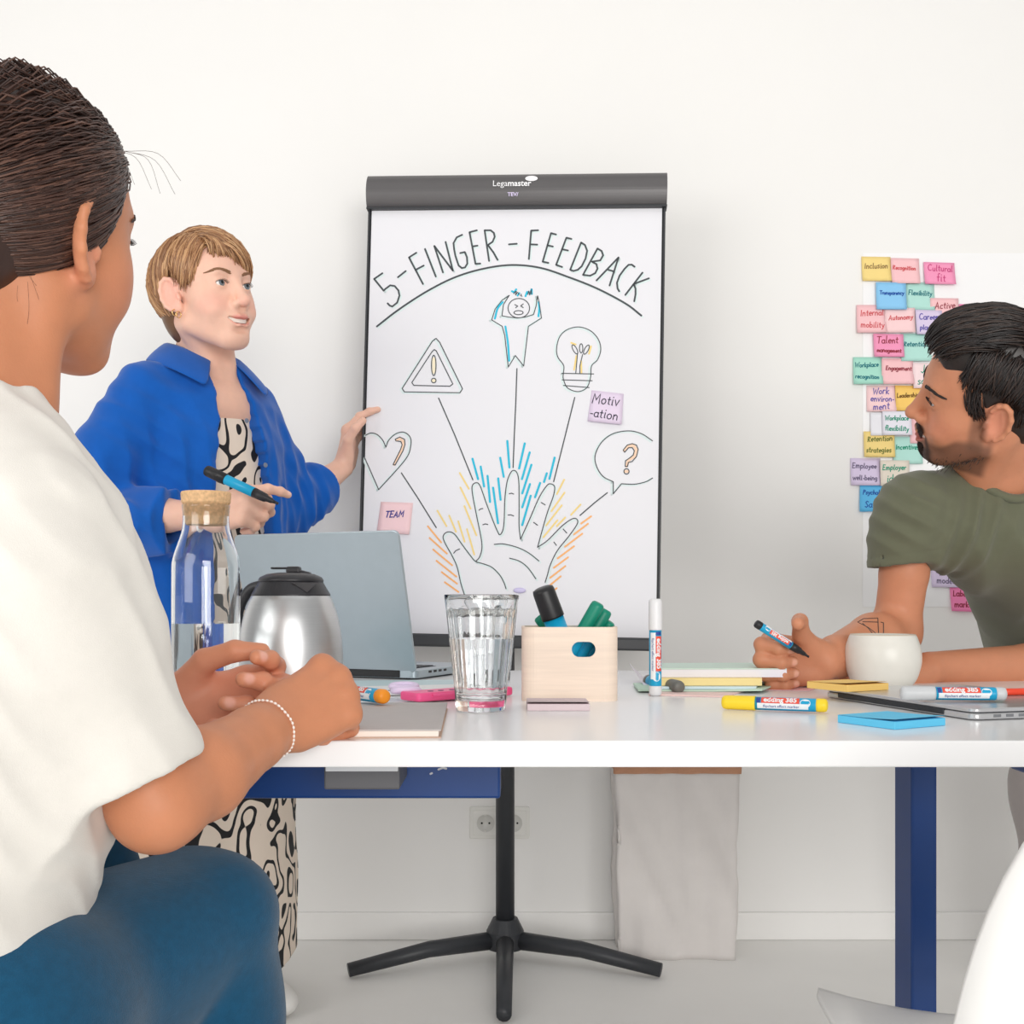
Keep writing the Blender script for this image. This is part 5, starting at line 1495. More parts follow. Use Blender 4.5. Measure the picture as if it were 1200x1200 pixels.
def pattern_mat():
    """cream cloth with bold black meandering lines"""
    m = bpy.data.materials.new('dress_pattern'); m.use_nodes = True; nt = m.node_tree; N = nt.nodes; L = nt.links
    b = N['Principled BSDF']; b.inputs['Roughness'].default_value = 0.8
    tc = N.new('ShaderNodeTexCoord')
    wn_ = N.new('ShaderNodeTexNoise'); wn_.inputs['Scale'].default_value = 9.0; wn_.inputs['Detail'].default_value = 1
    L.new(tc.outputs['Object'], wn_.inputs['Vector'])
    mx = N.new('ShaderNodeMix'); mx.data_type = 'RGBA'; mx.inputs['Factor'].default_value = 0.045; mx.blend_type = 'ADD'
    L.new(tc.outputs['Object'], mx.inputs['A']); L.new(wn_.outputs['Color'], mx.inputs['B'])
    mp = N.new('ShaderNodeMapping'); mp.inputs['Scale'].default_value = (1.0, 1.0, 0.72); L.new(mx.outputs['Result'], mp.inputs['Vector'])
    n1 = N.new('ShaderNodeTexNoise'); n1.inputs['Scale'].default_value = 19.0; n1.inputs['Detail'].default_value = 0.6; n1.inputs['Roughness'].default_value = 0.4
    L.new(mp.outputs['Vector'], n1.inputs['Vector'])
    m1 = N.new('ShaderNodeMath'); m1.operation = 'MULTIPLY'; m1.inputs[1].default_value = 17.0; L.new(n1.outputs['Fac'], m1.inputs[0])
    m2a = N.new('ShaderNodeMath'); m2a.operation = 'SINE'; L.new(m1.outputs[0], m2a.inputs[0])
    m2 = N.new('ShaderNodeMath'); m2.operation = 'ABSOLUTE'; L.new(m2a.outputs[0], m2.inputs[0])
    rp = N.new('ShaderNodeValToRGB'); e = rp.color_ramp.elements
    e[0].position = 0.50; e[0].color = srgb(24, 23, 27); e[1].position = 0.54; e[1].color = srgb(236, 220, 204)
    mr = N.new('ShaderNodeMapRange'); mr.inputs['From Min'].default_value = 0; L.new(m2.outputs[0], mr.inputs['Value'])
    L.new(mr.outputs['Result'], rp.inputs['Fac']); L.new(rp.outputs['Color'], b.inputs['Base Color'])
    return m

def person_root(name, loc, label):
    r = empty(name, Matrix.Translation(loc)); tag(r, label, 'person'); return r

def part_obj(name, me, material, root, stuff=False, label=None):
    me.transform(Matrix.Translation(-root.location))
    o = obj(name, me, material, root)
    if stuff: o['kind'] = 'stuff'
    if label: o['label'] = label
    return o

def nail_regions(nails, rgb, r=0.0055):
    return [(np.eye(4), tuple(c), (r, r, r), rgb, 0.8, 0.3) for c in nails]

RES = 0.0021
# ================================================================== presenter in the blue shirt
def presenter():
    root = person_root('person', (-0.64, 2.29, 0.0), 'standing person in an open blue shirt over a black and cream patterned dress')
    M = mfrom((0.807, -0.582, 0.07), (-0.13, -0.04, 0.99), (-0.603, 2.202, 1.470), 1.0)
    fw = V3(0.78, -0.62, 0); lf = V3(0.62, 0.78, 0); ang = 51.5
    nb = V3(-0.640, 2.285, 1.352)
    rs = nb - lf*0.152 + V3(0, 0, -0.062); ls = nb + lf*0.146 + V3(0, 0, -0.062)
    re = PP(116, 606, 2.13); rw = PP(240, 603, 2.045)
    le = PP(332, 598, 2.43); lw = PP(402, 548, 2.592)
    S = Sculpt(); head(S, M, smile=1.0, jaw=0.97)
    S.M = np.eye(4)
    nk0 = xf(M, (0, -0.028, -0.045)); nk1 = nb + fw*0.012 + V3(0, 0, 0.015)
    S.cone(nk0, nk1, 0.050, 0.050, 0.03)
    S.cone(xf(M, (0.045, -0.03, -0.055)), nb + fw*0.06 - lf*0.02 + V3(0, 0, -0.01), 0.014, 0.012, 0.02)
    S.cone(xf(M, (-0.045, -0.03, -0.055)), nb + fw*0.06 + lf*0.02 + V3(0, 0, -0.01), 0.014, 0.012, 0.02)
    S.cone(nk1, nb + fw*0.036 + V3(0, 0, -0.085), 0.050, 0.060, 0.03)
    S.cone(nb + fw*0.040 - lf*0.035 + V3(0, 0, -0.10), nb + fw*0.040 + lf*0.045 + V3(0, 0, -0.10), 0.058, 0.058, 0.03)
    for a, s in ((rs, -1), (ls, 1)):
        S.cone(nb + V3(0, 0, -0.065), a + V3(0, 0, -0.03), 0.026, 0.026, 0.02)
        S.cone(nb + lf*0.06*s + V3(0, 0, -0.02), nb + fw*0.07 + lf*0.012*s + V3(0, 0, -0.035), 0.012, 0.010, 0.015)
    S.cone(nb + V3(0, 0, -0.10), nb + V3(0, 0.01, -0.40), 0.060, 0.080, 0.04)
    nails = []
    S.chain([rs + V3(0, 0, -0.03), re], [0.030, 0.033], 0.02); S.chain([re, re*0.35+rw*0.65, rw], [0.036, 0.031, 0.0235], 0.02)
    S.chain([ls + V3(0, 0, -0.03), le], [0.030, 0.033], 0.02); S.chain([le, le*0.35+lw*0.65, lw], [0.034, 0.031, 0.0235], 0.02)
    hand(S, rw, (0.97, -0.20, 0.20), (0.10, -0.90, 0.42), True, [(24, 30, 14), (52, 62, 30), (62, 70, 34), (68, 72, 36)],
         [(0.75, 0.45, -0.5), (0.85, 0.10, -0.5), (0.95, -0.2, -0.3)], 0.93, nails=nails)
    hand(S, lw, (0.16, 0.30, 0.94), (-0.94, 0.05, 0.14), False, [(30, 24, 12)]*4,
         [(0.55, 0.75, -0.1), (0.75, 0.55, -0.45), (0.8, 0.2, -0.6)], 0.95, nails=nails)
    me, V = S.mesh(RES)
    reg = [(M, (0, 0.088, -0.0685), (0.027, 0.010, 0.0105), (214, 120, 116), 0.75, 0.25),
           (M, (0.040, 0.055, -0.035), (0.026, 0.024, 0.020), (246, 172, 156), 0.6, 0.5), (M, (-0.040, 0.055, -0.035), (0.026, 0.024, 0.020), (246, 172, 156), 0.6, 0.5),
           (M, (0, 0.104, -0.036), (0.012, 0.010, 0.010), (246, 176, 160), 0.5, 0.5),
           (M, (0.080, -0.012, -0.006), (0.012, 0.022, 0.034), (246, 180, 164), 0.6, 0.4)] + nail_regions(nails, (250, 206, 196), 0.005)
    paint(me, V, (239, 192, 170), reg)
    body = part_obj('body', me, skin_mat('skin_light'), root)
    inv = Matrix.Translation(-root.location)
    class _B: pass
    face_extras(root, npm(inv) @ M, (120, 132, 140), (150, 112, 84), smile=1.0, brow_w=0.0009, skin=body)
    # hair
    H = Sculpt(); H.M = M
    H.ell((0, -0.020, 0.032), (0.0795, 0.0985, 0.0905), 0.0)
    H.ell((0, -0.062, -0.030), (0.058, 0.045, 0.062), 0.03)
    H.ell((0.004, 0.100, -0.012), (0.076, 0.062, 0.082), 0.012, True)
    H.ell((0.075, 0.060, -0.030), (0.060, 0.058, 0.075), 0.010, True)
    H.ell((-0.075, 0.060, -0.030), (0.060, 0.058, 0.075), 0.010, True)
    H.ell((0, 0.01, -0.110), (0.09, 0.07, 0.080), 0.010, True)
    for s in (-1, 1): H.ell((s*0.084, -0.014, -0.008), (0.022, 0.027, 0.040), 0.006, True)
    me, V = H.mesh(0.003)
    paint(me, V, (116, 82, 56), [])
    hm = hair_mat('hair_light_brown')
    hr = part_obj('hair', me, hm, root, label='short light brown hair')
    part_ = [(0.034, 0.058, 0.096), (0.032, 0.030, 0.115), (0.028, -0.010, 0.122), (0.018, -0.055, 0.108)]
    flows = [(part_, [(0.046, 0.090, 0.064), (0.012, 0.104, 0.058), (-0.034, 0.094, 0.040), (-0.066, 0.062, 0.030), (-0.080, 0.0, 0.010)], 620, 0.012),
             (part_[:3], [(-0.036, 0.094, 0.034), (-0.052, 0.082, 0.018), (-0.072, 0.045, 0.012)], 160, 0.014),
             (part_, [(0.068, 0.038, 0.034), (0.076, 0.022, -0.004), (0.082, -0.004, 0.036), (0.076, -0.052, 0.002), (0.060, -0.074, -0.075)], 640, 0.006),
             ([(0.018, -0.055, 0.108), (0.0, -0.06, 0.105), (-0.03, -0.05, 0.105)], [(0.070, -0.055, -0.045), (0.050, -0.076, -0.090), (0.0, -0.092, -0.098), (-0.05, -0.076, -0.090), (-0.078, -0.03, -0.02)], 620, 0.010),
             ([(0.060, -0.060, 0.055), (0.076, -0.020, 0.050)], [(0.048, -0.074, -0.098), (0.066, -0.060, -0.050)], 240, 0.004)]
    st = hair_strands(npm(inv) @ M, (0, -0.018, 0.030), (0.081, 0.100, 0.092), flows, [(190, 144, 102), (166, 120, 84), (208, 164, 120), (146, 104, 72), (178, 132, 92)], 0.0015, 3, seg=4)
    o = obj('hair_strands', st, hm, hr); o['kind'] = 'stuff'
    gold = mat('gold', (0.9, 0.62, 0.28), 0.25, 1.0, var=0.03)
    for dz, dy in ((-0.042, 0.002), (-0.036, -0.008)):
        c = Vector(xf(M, (0.0805, dy, dz)).tolist()) - root.location
        ring = [c + Vector((0.006*math.cos(t)*0.6, 0.006*math.cos(t)*0.8, 0.006*math.sin(t) - 0.005)) for t in [2*math.pi*i/20 for i in range(20)]]
        obj('earring', tube(ring, 0.0010, 6, True), gold, root, smooth=True)
    # dress
    c0 = nb
    D = Sculpt(); D.M = np.eye(4)
    D.loft([(0.10, -0.655, 2.33, 0.235, 0.165), (0.45, -0.650, 2.325, 0.225, 0.160), (0.80, -0.640, 2.312, 0.180, 0.135), (0.95, -0.640, 2.305, 0.150, 0.118), (1.10, -0.640, 2.300, 0.150, 0.118), (1.20, -0.636, 2.296, 0.140, 0.108), (1.262, -0.628, 2.288, 0.112, 0.086)], ang)
    D.cone(nb + lf*0.055 + fw*0.06 + V3(0, 0, -0.08), nb + lf*0.06 + V3(0, 0, 0.0), 0.010, 0.010, 0.01)
    D.cone(nb - lf*0.055 + fw*0.06 + V3(0, 0, -0.08), nb - lf*0.06 + V3(0, 0, 0.0), 0.010, 0.010, 0.01)
    D.disp = lambda p: 0.006*np.clip((1.0 - p[..., 2])/0.5, 0, 1)*wave(p, (1, 0.3, 0), 42, 0, 0.6, (0, 0, 1), 4) + 0.002*wave(p, (0.5, 0, 1), 30, 1, 0.8); D.damp = 0.01
    me, V = D.mesh(0.0045)
    part_obj('dress', me, pattern_mat(), root, label='black and cream patterned dress')
    # open shirt: volume a little larger than the dress with the front cut open
    B = Sculpt(); B.M = np.eye(4)
    cr = PP(197, 611, 2.078)                                                       # right cuff
    B.chain([rs + V3(0, 0, -0.014) + lf*0.02, rs*0.45 + re*0.55 + V3(-0.010, 0, 0), re + V3(0.0, 0, -0.004)], [0.058, 0.072, 0.062], 0.045)
    B.chain([re + V3(0, 0, -0.004), cr], [0.062, 0.058], 0.02)
    cl = le*0.38 + lw*0.62 + V3(-0.010, -0.018, -0.012)
    B.chain([ls - lf*0.02 + V3(0, 0, -0.014), ls*0.4 + le*0.6, le], [0.056, 0.064, 0.060], 0.045); B.chain([le, cl], [0.060, 0.060], 0.02)
    # rolled cuff bands
    for a, b, e in ((re, rw, cr), (le, lw, cl)):
        u = (b-a)/np.linalg.norm(b-a)
        B.cone(e - u*0.040, e + u*0.002, 0.0615, 0.0615, 0.004)
    for a, b, e, rr in ((re, rw, cr, 0.042), (le, lw, cl, 0.042)):
        u = (b-a)/np.linalg.norm(b-a)
        y = u; z = V3(0, 0, 1); x = np.cross(y, z); x /= np.linalg.norm(x); z = np.cross(x, y)
        B.box(e + u*0.085, (0.10, 0.075, 0.10), 0.002, 0.004, True, rot=np.stack([x, y, z], 1))
        B.cone(e - u*0.035, e + u*0.05, rr*0.9, rr, 0.004, True)
    B.loft([(0.700, -0.640, 2.312, 0.205, 0.158), (0.85, -0.640, 2.310, 0.195, 0.150), (1.00, -0.640, 2.303, 0.178, 0.148), (1.18, -0.640, 2.298, 0.172, 0.146), (1.262, -0.640, 2.292, 0.156, 0.120), (1.318, -0.640, 2.287, 0.118, 0.088), (1.362, -0.640, 2.284, 0.076, 0.070)], ang, 0.035)
    # front opening, widening downwards, and the neck hole
    fc = nb + fw*0.12
    def slab(zc, hz, l0, l1):
        B.box(V3(fc[0], fc[1], zc) + lf*(l0+l1)/2 + fw*0.04, ((l1-l0)/2, 0.115, hz), 0.004, 0.006, True, rot=np.stack([lf, -fw, V3(0, 0, 1)], 1))
    for i in range(26):
        z = 1.345 - i*0.0258; t = i/25
        slab(z, 0.0250, -0.030 - 0.026*min(1, t*2.5), 0.026 + 0.062*min(1, t*2.0))
    B.cone(nb + fw*0.010 + V3(0, 0, 0.10), nb + fw*0.030 + V3(0, 0, -0.050), 0.058, 0.032, 0.006, True)
    mid = nb + fw*0.0
    def dsp(p):
        up_arm = gauss(p, rs*0.4+re*0.6, (0.12, 0.12, 0.16)); elb = gauss(p, re, (0.10, 0.10, 0.07)); le_ = gauss(p, le, (0.10, 0.12, 0.08))
        lo = np.clip((1.30 - p[..., 2])/0.2, 0, 1)
        fr_ = np.exp(-(((p - nb) @ fw - 0.10)/0.10)**2)
        return (0.0030*lo*wave(p, lf, 105, 0.5, 1.0, (0, 0, 1), 7)*(1-up_arm) + 0.0045*lo*fr_*ridge(p, lf + V3(0, 0, 0.15), 72, 0.9, 0.9, (0, 0, 1), 8) + 0.0070*up_arm*creases(p, (0.45, 0.2, 0.85), 88, 1.0, 1.1, (1, 0, 0), 14)
                + 0.0045*elb*ridge(p, (0.25, 0, 1), 130, 0.3, 1.2, (1, 0.3, 0), 24) + 0.0045*le_*ridge(p, (0.9, 0.3, 0.4), 120, 0.9, 1.2, (0, 0, 1), 26)
                + 0.0012*wave(p, (0.4, 0.5, 0.8), 120, 2.0, 1.2, (1, 0, 0), 30))
    B.disp = dsp; B.damp = 0.014
    me, V = B.mesh(0.0035)
    m_bl = cloth('shirt_blue', (10, 92, 184), bump=0.3, bscale=700, var=0.10, scale=30)
    sh = part_obj('shirt', me, m_bl, root, label='open blue long-sleeved shirt with rolled cuffs')
    # collar: folded strip round the back of the neck with two points
    n0 = nb + V3(0, 0, 0.000); rows = []
    for i in range(33):
        t = i/32*2-1; a = t*math.radians(158)
        back = -fw; side = lf*math.copysign(1, t)
        dirv = back*math.cos(a) + lf*math.sin(a)
        fr = abs(t)**2.2
        inner = n0 + dirv*(0.064 + 0.010*fr) + V3(0, 0, 0.006 - 0.030*fr)
        top = n0 + dirv*(0.064 + 0.010*fr) + V3(0, 0, 0.042 - 0.050*fr)
        wid = 0.046 + 0.026*fr
        outer = n0 + dirv*(0.070 + wid*0.75 + 0.006*fr) + V3(0, 0, 0.042 - 0.050*fr - wid*(0.78 + 0.16*fr)) + lf*math.copysign(0.024, t)*fr
        tp2 = top + dirv*0.006 + V3(0, 0, 0.001)
        rows.append((inner, top, tp2, (tp2+outer)/2 + dirv*0.003, outer))
    Vc = [Vector(p.tolist()) - root.location for r_ in rows for p in r_]; nr = 5
    Fc = [(i*nr+j, i*nr+j+1, (i+1)*nr+j+1, (i+1)*nr+j) for i in range(32) for j in range(nr-1)]
    co = obj('collar', mesh_from(Vc, Fc), m_bl, sh, smooth=True)
    md = co.modifiers.new('thickness', 'SOLIDIFY'); md.thickness = 0.003; md.offset = 0
    mdd = co.modifiers.new('smooth', 'SUBSURF'); mdd.levels = 1; mdd.render_levels = 1
    for k, (px, py) in enumerate(((236, 452), (289, 493), (311, 545))):
        Yb = (2.185, 2.205, 2.215)[k]
        p = P(px, py, Yb) - root.location
        obj('button', lathe([(0, 0.0015), (0.0045, 0.0015), (0.005, 0)], 14), mat('button_grey', srgb(120, 130, 150), 0.3), sh, frame(p, (0.62, 0.78, 0), (0.6, -0.8, 0)) @ Matrix.Rotation(0, 4, 'X'))
    # watch on the right wrist
    u = (rw-re)/np.linalg.norm(rw-re); wc = Vector((rw - u*0.020).tolist()) - root.location
    mw = frame(wc, Vector(u.tolist()), (0, -0.7, 0.7))
    ring = [(0, 0.0275*math.cos(t), 0.0265*math.sin(t)) for t in [2*math.pi*i/28 for i in range(28)]]
    obj('watch_band', tube(ring, 0.0035, 8, True), mat('watch_white', srgb(236, 236, 238), 0.35), root, mw, smooth=True)
    # shoes
    for s in (-1, 1):
        K = Sculpt(); c = V3(-0.655, 2.33, 0) + lf*0.085*s
        K.M = mfrom(fw, (0, 0, 1), c)
        K.cone((0, -0.06, 0.045), (0, 0.12, 0.035), 0.040, 0.036, 0.02); K.ell((0, 0.14, 0.03), (0.042, 0.055, 0.030), 0.03); K.cone((0, -0.05, 0.05), (0, -0.05, 0.12), 0.036, 0.032, 0.02)
        K.box((0, 0.03, -0.045), (0.2, 0.3, 0.05), 0.001, 0.004, True)
        me, V = K.mesh(0.006); part_obj('shoe', me, mat('shoe_white', srgb(232, 230, 226), 0.5), root)
    # the marker in the hand: nib lower right, black cap posted on its end
    a = P(322, 588.5, 1.965); b = P(237, 549, 2.000)
    marker(frame(a, b - a, (0.25, -0.9, 0.4)), MK_BLACK, MK_BLACK, 'black-capped blue marker in the presenter\'s hand, nib pointing down right', state='posted', text=False, scale=(b-a).length/0.150, group='markers held in hands')
    return root
def npm(m): return np.array([list(r) for r in m])

def sm(t):
    t = np.clip(t, 0, 1); return t*t*(3-2*t)

# ================================================================== man in the olive T-shirt
def man():
    root = person_root('person', (1.15, 2.28, 0.0), 'bearded dark-haired person in an olive T-shirt leaning on the table with a marker')
    M = mfrom((-0.970, 0.225, 0.060), (-0.12, -0.60, 0.78), (0.743, 1.752, 1.190), 1.0)
    nb = V3(0.832, 1.895, 1.065)
    rs = PP(1069, 600, 1.86); ls = V3(1.045, 1.960, 1.010)
    re = PP(1050, 742, 1.895); rw = PP(966, 775, 1.715)
    le = PP(1262, 782, 1.93); lw = PP(1092, 783, 1.845)
    S = Sculpt(); head(S, M, smile=0.8, jaw=1.1, male=True, lid=0.0016)
    S.M = np.eye(4)
    S.cone(xf(M, (0, -0.030, -0.040)), nb, 0.056, 0.062, 0.03)
    S.cone(xf(M, (-0.048, -0.035, -0.050)), nb + V3(-0.06, -0.055, -0.02), 0.016, 0.014, 0.02)
    S.cone(xf(M, (0, 0.02, -0.085)), nb + V3(-0.03, -0.045, 0.0), 0.030, 0.035, 0.03)
    S.cone(nb, nb + V3(0.03, 0.04, -0.08), 0.070, 0.080, 0.04)
    S.cone(nb + V3(0, 0.03, -0.05), rs + V3(0, 0, -0.015), 0.035, 0.036, 0.03); S.cone(nb + V3(0, 0.03, -0.05), ls + V3(0, 0.01, -0.02), 0.035, 0.034, 0.03)
    S.cone(nb + V3(0.03, 0.04, -0.08), V3(1.03, 2.15, 0.90), 0.08, 0.09, 0.03)
    S.chain([rs + V3(0, 0, -0.015), rs*0.5+re*0.5, re], [0.038, 0.0395, 0.038], 0.02)
    S.chain([re, re*0.68+rw*0.32, rw*0.85+re*0.15, rw], [0.040, 0.0470, 0.033, 0.0285], 0.02)
    S.chain([ls + V3(0, 0.01, -0.02), le], [0.036, 0.038], 0.02); S.chain([le, le*0.65+lw*0.35, lw], [0.040, 0.040, 0.0275], 0.02)
    nails = []
    hand(S, rw, (-1.0, -0.06, 0.02), (-0.10, 0.98, 0.18), True, [(56, 88, 42), (64, 92, 44), (66, 92, 44), (66, 90, 44)],
         [(0.60, 0.62, -0.50), (0.32, 0.72, -0.60), (0.40, 0.05, -0.9)], 0.98, fat=1.10, wr=0.029, nails=nails)
    hand(S, lw, (-0.98, -0.08, -0.05), (0.0, -0.25, 0.97), False, [(14, 24, 14)]*4, [(0.75, 0.6, -0.2), (0.9, 0.35, -0.2), (0.95, 0.1, -0.2)], 1.02, fat=1.08, nails=nails)
    me, V = S.mesh(RES)
    bd = (66, 48, 40)
    reg = [(M, (-0.040, 0.055, -0.030), (0.028, 0.026, 0.020), (222, 140, 112), 0.5, 0.5),
           (M, (-0.078, -0.012, -0.008), (0.012, 0.022, 0.034), (226, 150, 124), 0.6, 0.4),
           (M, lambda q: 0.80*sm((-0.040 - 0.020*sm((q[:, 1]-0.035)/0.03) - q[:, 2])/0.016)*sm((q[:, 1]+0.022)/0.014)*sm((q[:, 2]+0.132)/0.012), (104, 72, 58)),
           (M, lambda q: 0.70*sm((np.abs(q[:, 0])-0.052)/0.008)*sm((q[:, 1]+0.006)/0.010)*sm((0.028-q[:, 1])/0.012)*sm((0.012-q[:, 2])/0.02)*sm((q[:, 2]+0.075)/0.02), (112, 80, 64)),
           (M, lambda q: 0.94*sm((q[:, 1]-0.040)/0.012)*sm((-0.080 - q[:, 2])/0.007)*sm((0.040-np.abs(q[:, 0]))/0.012), bd),
           (M, lambda q: 0.92*sm((q[:, 1]-0.055)/0.01)*sm((np.abs(q[:, 0])-0.0255)/0.004)*sm((0.036-np.abs(q[:, 0]))/0.006)*sm((-0.058-q[:, 2])/0.006), bd),
           (M, (0, 0.090, -0.0535), (0.030, 0.016, 0.0062), bd, 0.95, 0.22),
           (M, (0, 0.088, -0.0705), (0.024, 0.011, 0.0095), (196, 112, 100), 0.85, 0.18)] + nail_regions(nails, (236, 178, 156), 0.0055)
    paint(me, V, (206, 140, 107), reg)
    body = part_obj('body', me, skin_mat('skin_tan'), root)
    inv = Matrix.Translation(-root.location)
    face_extras(root, npm(inv) @ M, (70, 46, 32), (38, 28, 25), smile=0.8, brow_w=0.0013, brow_n=52, gaze=(-0.1, 1, 0.05), skin=body)
    # hair: base cap, short faded sides, longer top combed forward into a quiff
    H = Sculpt(); H.M = M
    H.ell((0, -0.020, 0.034), (0.0775, 0.0970, 0.0895), 0.0)
    H.ell((0, 0.010, 0.078), (0.048, 0.070, 0.044), 0.03)
    H.ell((0, 0.054, 0.088), (0.044, 0.034, 0.026), 0.02)
    H.ell((0, -0.060, -0.020), (0.060, 0.046, 0.060), 0.03)
    H.ell((0, 0.104, 0.010), (0.080, 0.054, 0.074), 0.010, True)
    for s in (-1, 1):
        H.ell((s*0.078, 0.070, -0.022), (0.060, 0.068, 0.070), 0.010, True)
        H.ell((s*0.082, -0.012, -0.012), (0.020, 0.025, 0.036), 0.006, True)
    H.ell((0, 0.02, -0.110), (0.10, 0.085, 0.080), 0.010, True)
    me, V = H.mesh(0.003); paint(me, V, (40, 30, 27), [])
    hm = hair_mat('hair_near_black')
    hr = part_obj('hair', me, hm, root, label='short near-black hair with a quiff')
    dk = [(44, 33, 30), (32, 25, 24), (58, 44, 38), (26, 21, 21)]
    flows = [([(0.045, -0.030, 0.112), (0.0, -0.040, 0.124), (-0.045, -0.030, 0.112)], [(0.050, 0.078, 0.090), (0.0, 0.094, 0.092), (-0.050, 0.078, 0.090)], 700, 0.008, (0, -0.008, 0.042), (0.080, 0.112, 0.094)),
             ([(0.055, 0.0, 0.105), (0.0, 0.010, 0.124), (-0.055, 0.0, 0.105)], [(0.044, 0.084, 0.088), (0.0, 0.098, 0.094), (-0.044, 0.084, 0.088)], 600, 0.010, (0, -0.008, 0.042), (0.080, 0.114, 0.095)),
             ([(-0.050, 0.020, 0.100), (-0.066, -0.03, 0.085), (-0.050, -0.085, 0.060)], [(-0.066, 0.040, 0.052), (-0.080, -0.012, 0.046), (-0.070, -0.064, 0.0)], 900, 0.004, (0, -0.018, 0.034), (0.0820, 0.102, 0.097)),
             ([(0.050, 0.020, 0.100), (0.066, -0.03, 0.085), (0.050, -0.085, 0.060)], [(0.066, 0.040, 0.052), (0.080, -0.008, 0.022), (0.070, -0.062, -0.020)], 120, 0.004),
             ([(-0.045, -0.040, 0.112), (0.0, -0.045, 0.120), (0.045, -0.040, 0.112)], [(-0.070, -0.070, -0.010), (0.0, -0.115, 0.0), (0.070, -0.070, -0.010)], 560, 0.006),
             ([(-0.078, -0.040, 0.036), (-0.066, -0.070, 0.0), (0, -0.115, 0.01)], [(-0.070, -0.052, -0.030), (-0.052, -0.078, -0.070), (0, -0.100, -0.075)], 420, 0.002),
             ([(-0.070, 0.034, 0.050), (-0.076, 0.020, 0.040)], [(-0.070, 0.024, -0.004), (-0.074, 0.010, -0.008)], 70, 0.001)]
    stm = hair_strands(npm(inv) @ M, (0, -0.018, 0.032), (0.079, 0.099, 0.092), flows, dk, 0.0013, 5, seg=4)
    o = obj('hair_strands', stm, hm, hr); o['kind'] = 'stuff'
    # beard hairs
    rnd = random.Random(9); parts = []
    for q in range(2600):
        z_ = rnd.random()
        if z_ < 0.45:   # chin
            dv = Vector((rnd.gauss(0, 0.5), 0.75 + rnd.gauss(0, 0.25), -0.75 + rnd.gauss(0, 0.35))).normalized(); c = Vector((0, 0.050, -0.085)); r0 = 0.034
        elif z_ < 0.62:  # moustache
            x = rnd.uniform(-0.026, 0.026); a = Vector((x, 0.0895 - 9.0*x*x, -0.0525 - abs(x)*0.20 + rnd.uniform(-0.003, 0.003)))
            b = a + Vector((math.copysign(0.004, x), 0.002, -0.005)); parts.append(tube_data([a, (a+b)/2, b], [0.0007, 0.0006, 0.0002], 3)); continue
        else:
            s = -1 if rnd.random() < 0.75 else 1; t = rnd.random()
            a = Vector((s*(0.064 - 0.036*t + rnd.gauss(0, 0.003)), 0.0 + 0.056*t + rnd.gauss(0, 0.006), -0.062 - 0.038*t + rnd.gauss(0, 0.010)))
            dv = None
        if dv is not None: a = c + Vector((dv.x*r0*0.9, dv.y*r0, dv.z*r0*0.95)); dirn = Vector((dv.x*0.3, dv.y*0.4, -0.8)).normalized()
        else: dirn = Vector((s*0.3, 0.45, -0.8)).normalized()
        b = a + dirn*0.006
        parts.append(tube_data([a, (a+b)/2, b], [0.0007, 0.0006, 0.0002], 3))
    me = mesh_from(*merge(parts)); me.transform(Matrix((npm(inv) @ M).tolist()))
    o = obj('beard', me, mat('beard_dark', srgb(52, 38, 32), 0.6, var=0.1), root); o['kind'] = 'stuff'; o['label'] = 'short dark beard'
    # T-shirt
    B = Sculpt(); B.M = np.eye(4)
    se = PP(1056, 661, 1.872)
    B.chain([rs + V3(0.006, 0.004, -0.004), rs*0.4 + se*0.6, se], [0.060, 0.057, 0.0560], 0.025)
    sl = ls*0.45 + le*0.55
    B.chain([ls, sl], [0.070, 0.062], 0.03)
    u = (re - rs)/np.linalg.norm(re - rs)
    x = np.cross(u, V3(0, 1, 0)); x /= np.linalg.norm(x); z = np.cross(x, u)
    u2 = V3(0.13, 0.0, -1.0); u2 /= np.linalg.norm(u2); x2 = V3(1, 0, 0.13); x2 /= np.linalg.norm(x2)
    B.box(se + u2*0.062, (0.085, 0.10, 0.060), 0.002, 0.003, True, rot=np.stack([x2, np.cross(u2, x2), u2], 1))
    B.cone(se - u*0.05, se + u*0.05, 0.046, 0.052, 0.004, True)
    B.cone(nb + V3(0.022, 0.035, -0.055), V3(1.022, 2.10, 0.915), 0.122, 0.148, 0.05)
    B.cone(V3(1.022, 2.10, 0.915), V3(1.12, 2.26, 0.80), 0.150, 0.150, 0.03)
    B.cone(nb + V3(-0.02, 0.02, -0.03), rs + V3(0.012, 0.006, -0.004), 0.064, 0.058, 0.05); B.cone(nb + V3(0.02, 0.03, -0.03), ls, 0.068, 0.070, 0.05)
    B.cone(rs*0.5 + nb*0.5 + V3(0.01, 0, -0.05), V3(0.965, 2.02, 0.95), 0.070, 0.095, 0.05)
    B.box(V3(1.06, 2.30, 0.62), (0.4, 0.3, 0.10), 0.002, 0.004, True)
    axn = npv(M[:3, 2])*0.55 + V3(0.02, -0.35, 0.80); axn /= np.linalg.norm(axn)
    e1 = np.cross(axn, V3(1, 0, 0)); e1 /= np.linalg.norm(e1); e2 = np.cross(axn, e1)
    cc = nb + V3(-0.008, -0.012, 0.0); ring = []; ss = np.linspace(0.14, -0.14, 113)
    for i in range(56):
        t = 2*math.pi*i/56; q0 = cc + (e1*math.cos(t) + e2*math.sin(t))*0.083
        f_ = B.field(q0 + ss[:, None]*axn); k = np.argmax(f_ < 0.0); ring.append(q0 + axn*(ss[k] if f_.min() < 0 else 0))
    ring = [(ring[i-1] + ring[i]*2 + ring[(i+1) % 56])/4 for i in range(56)]
    B.cone(cc + axn*0.16, cc - axn*0.05, 0.080, 0.076, 0.006, True)
    ax = PP(1100, 640, 1.90)
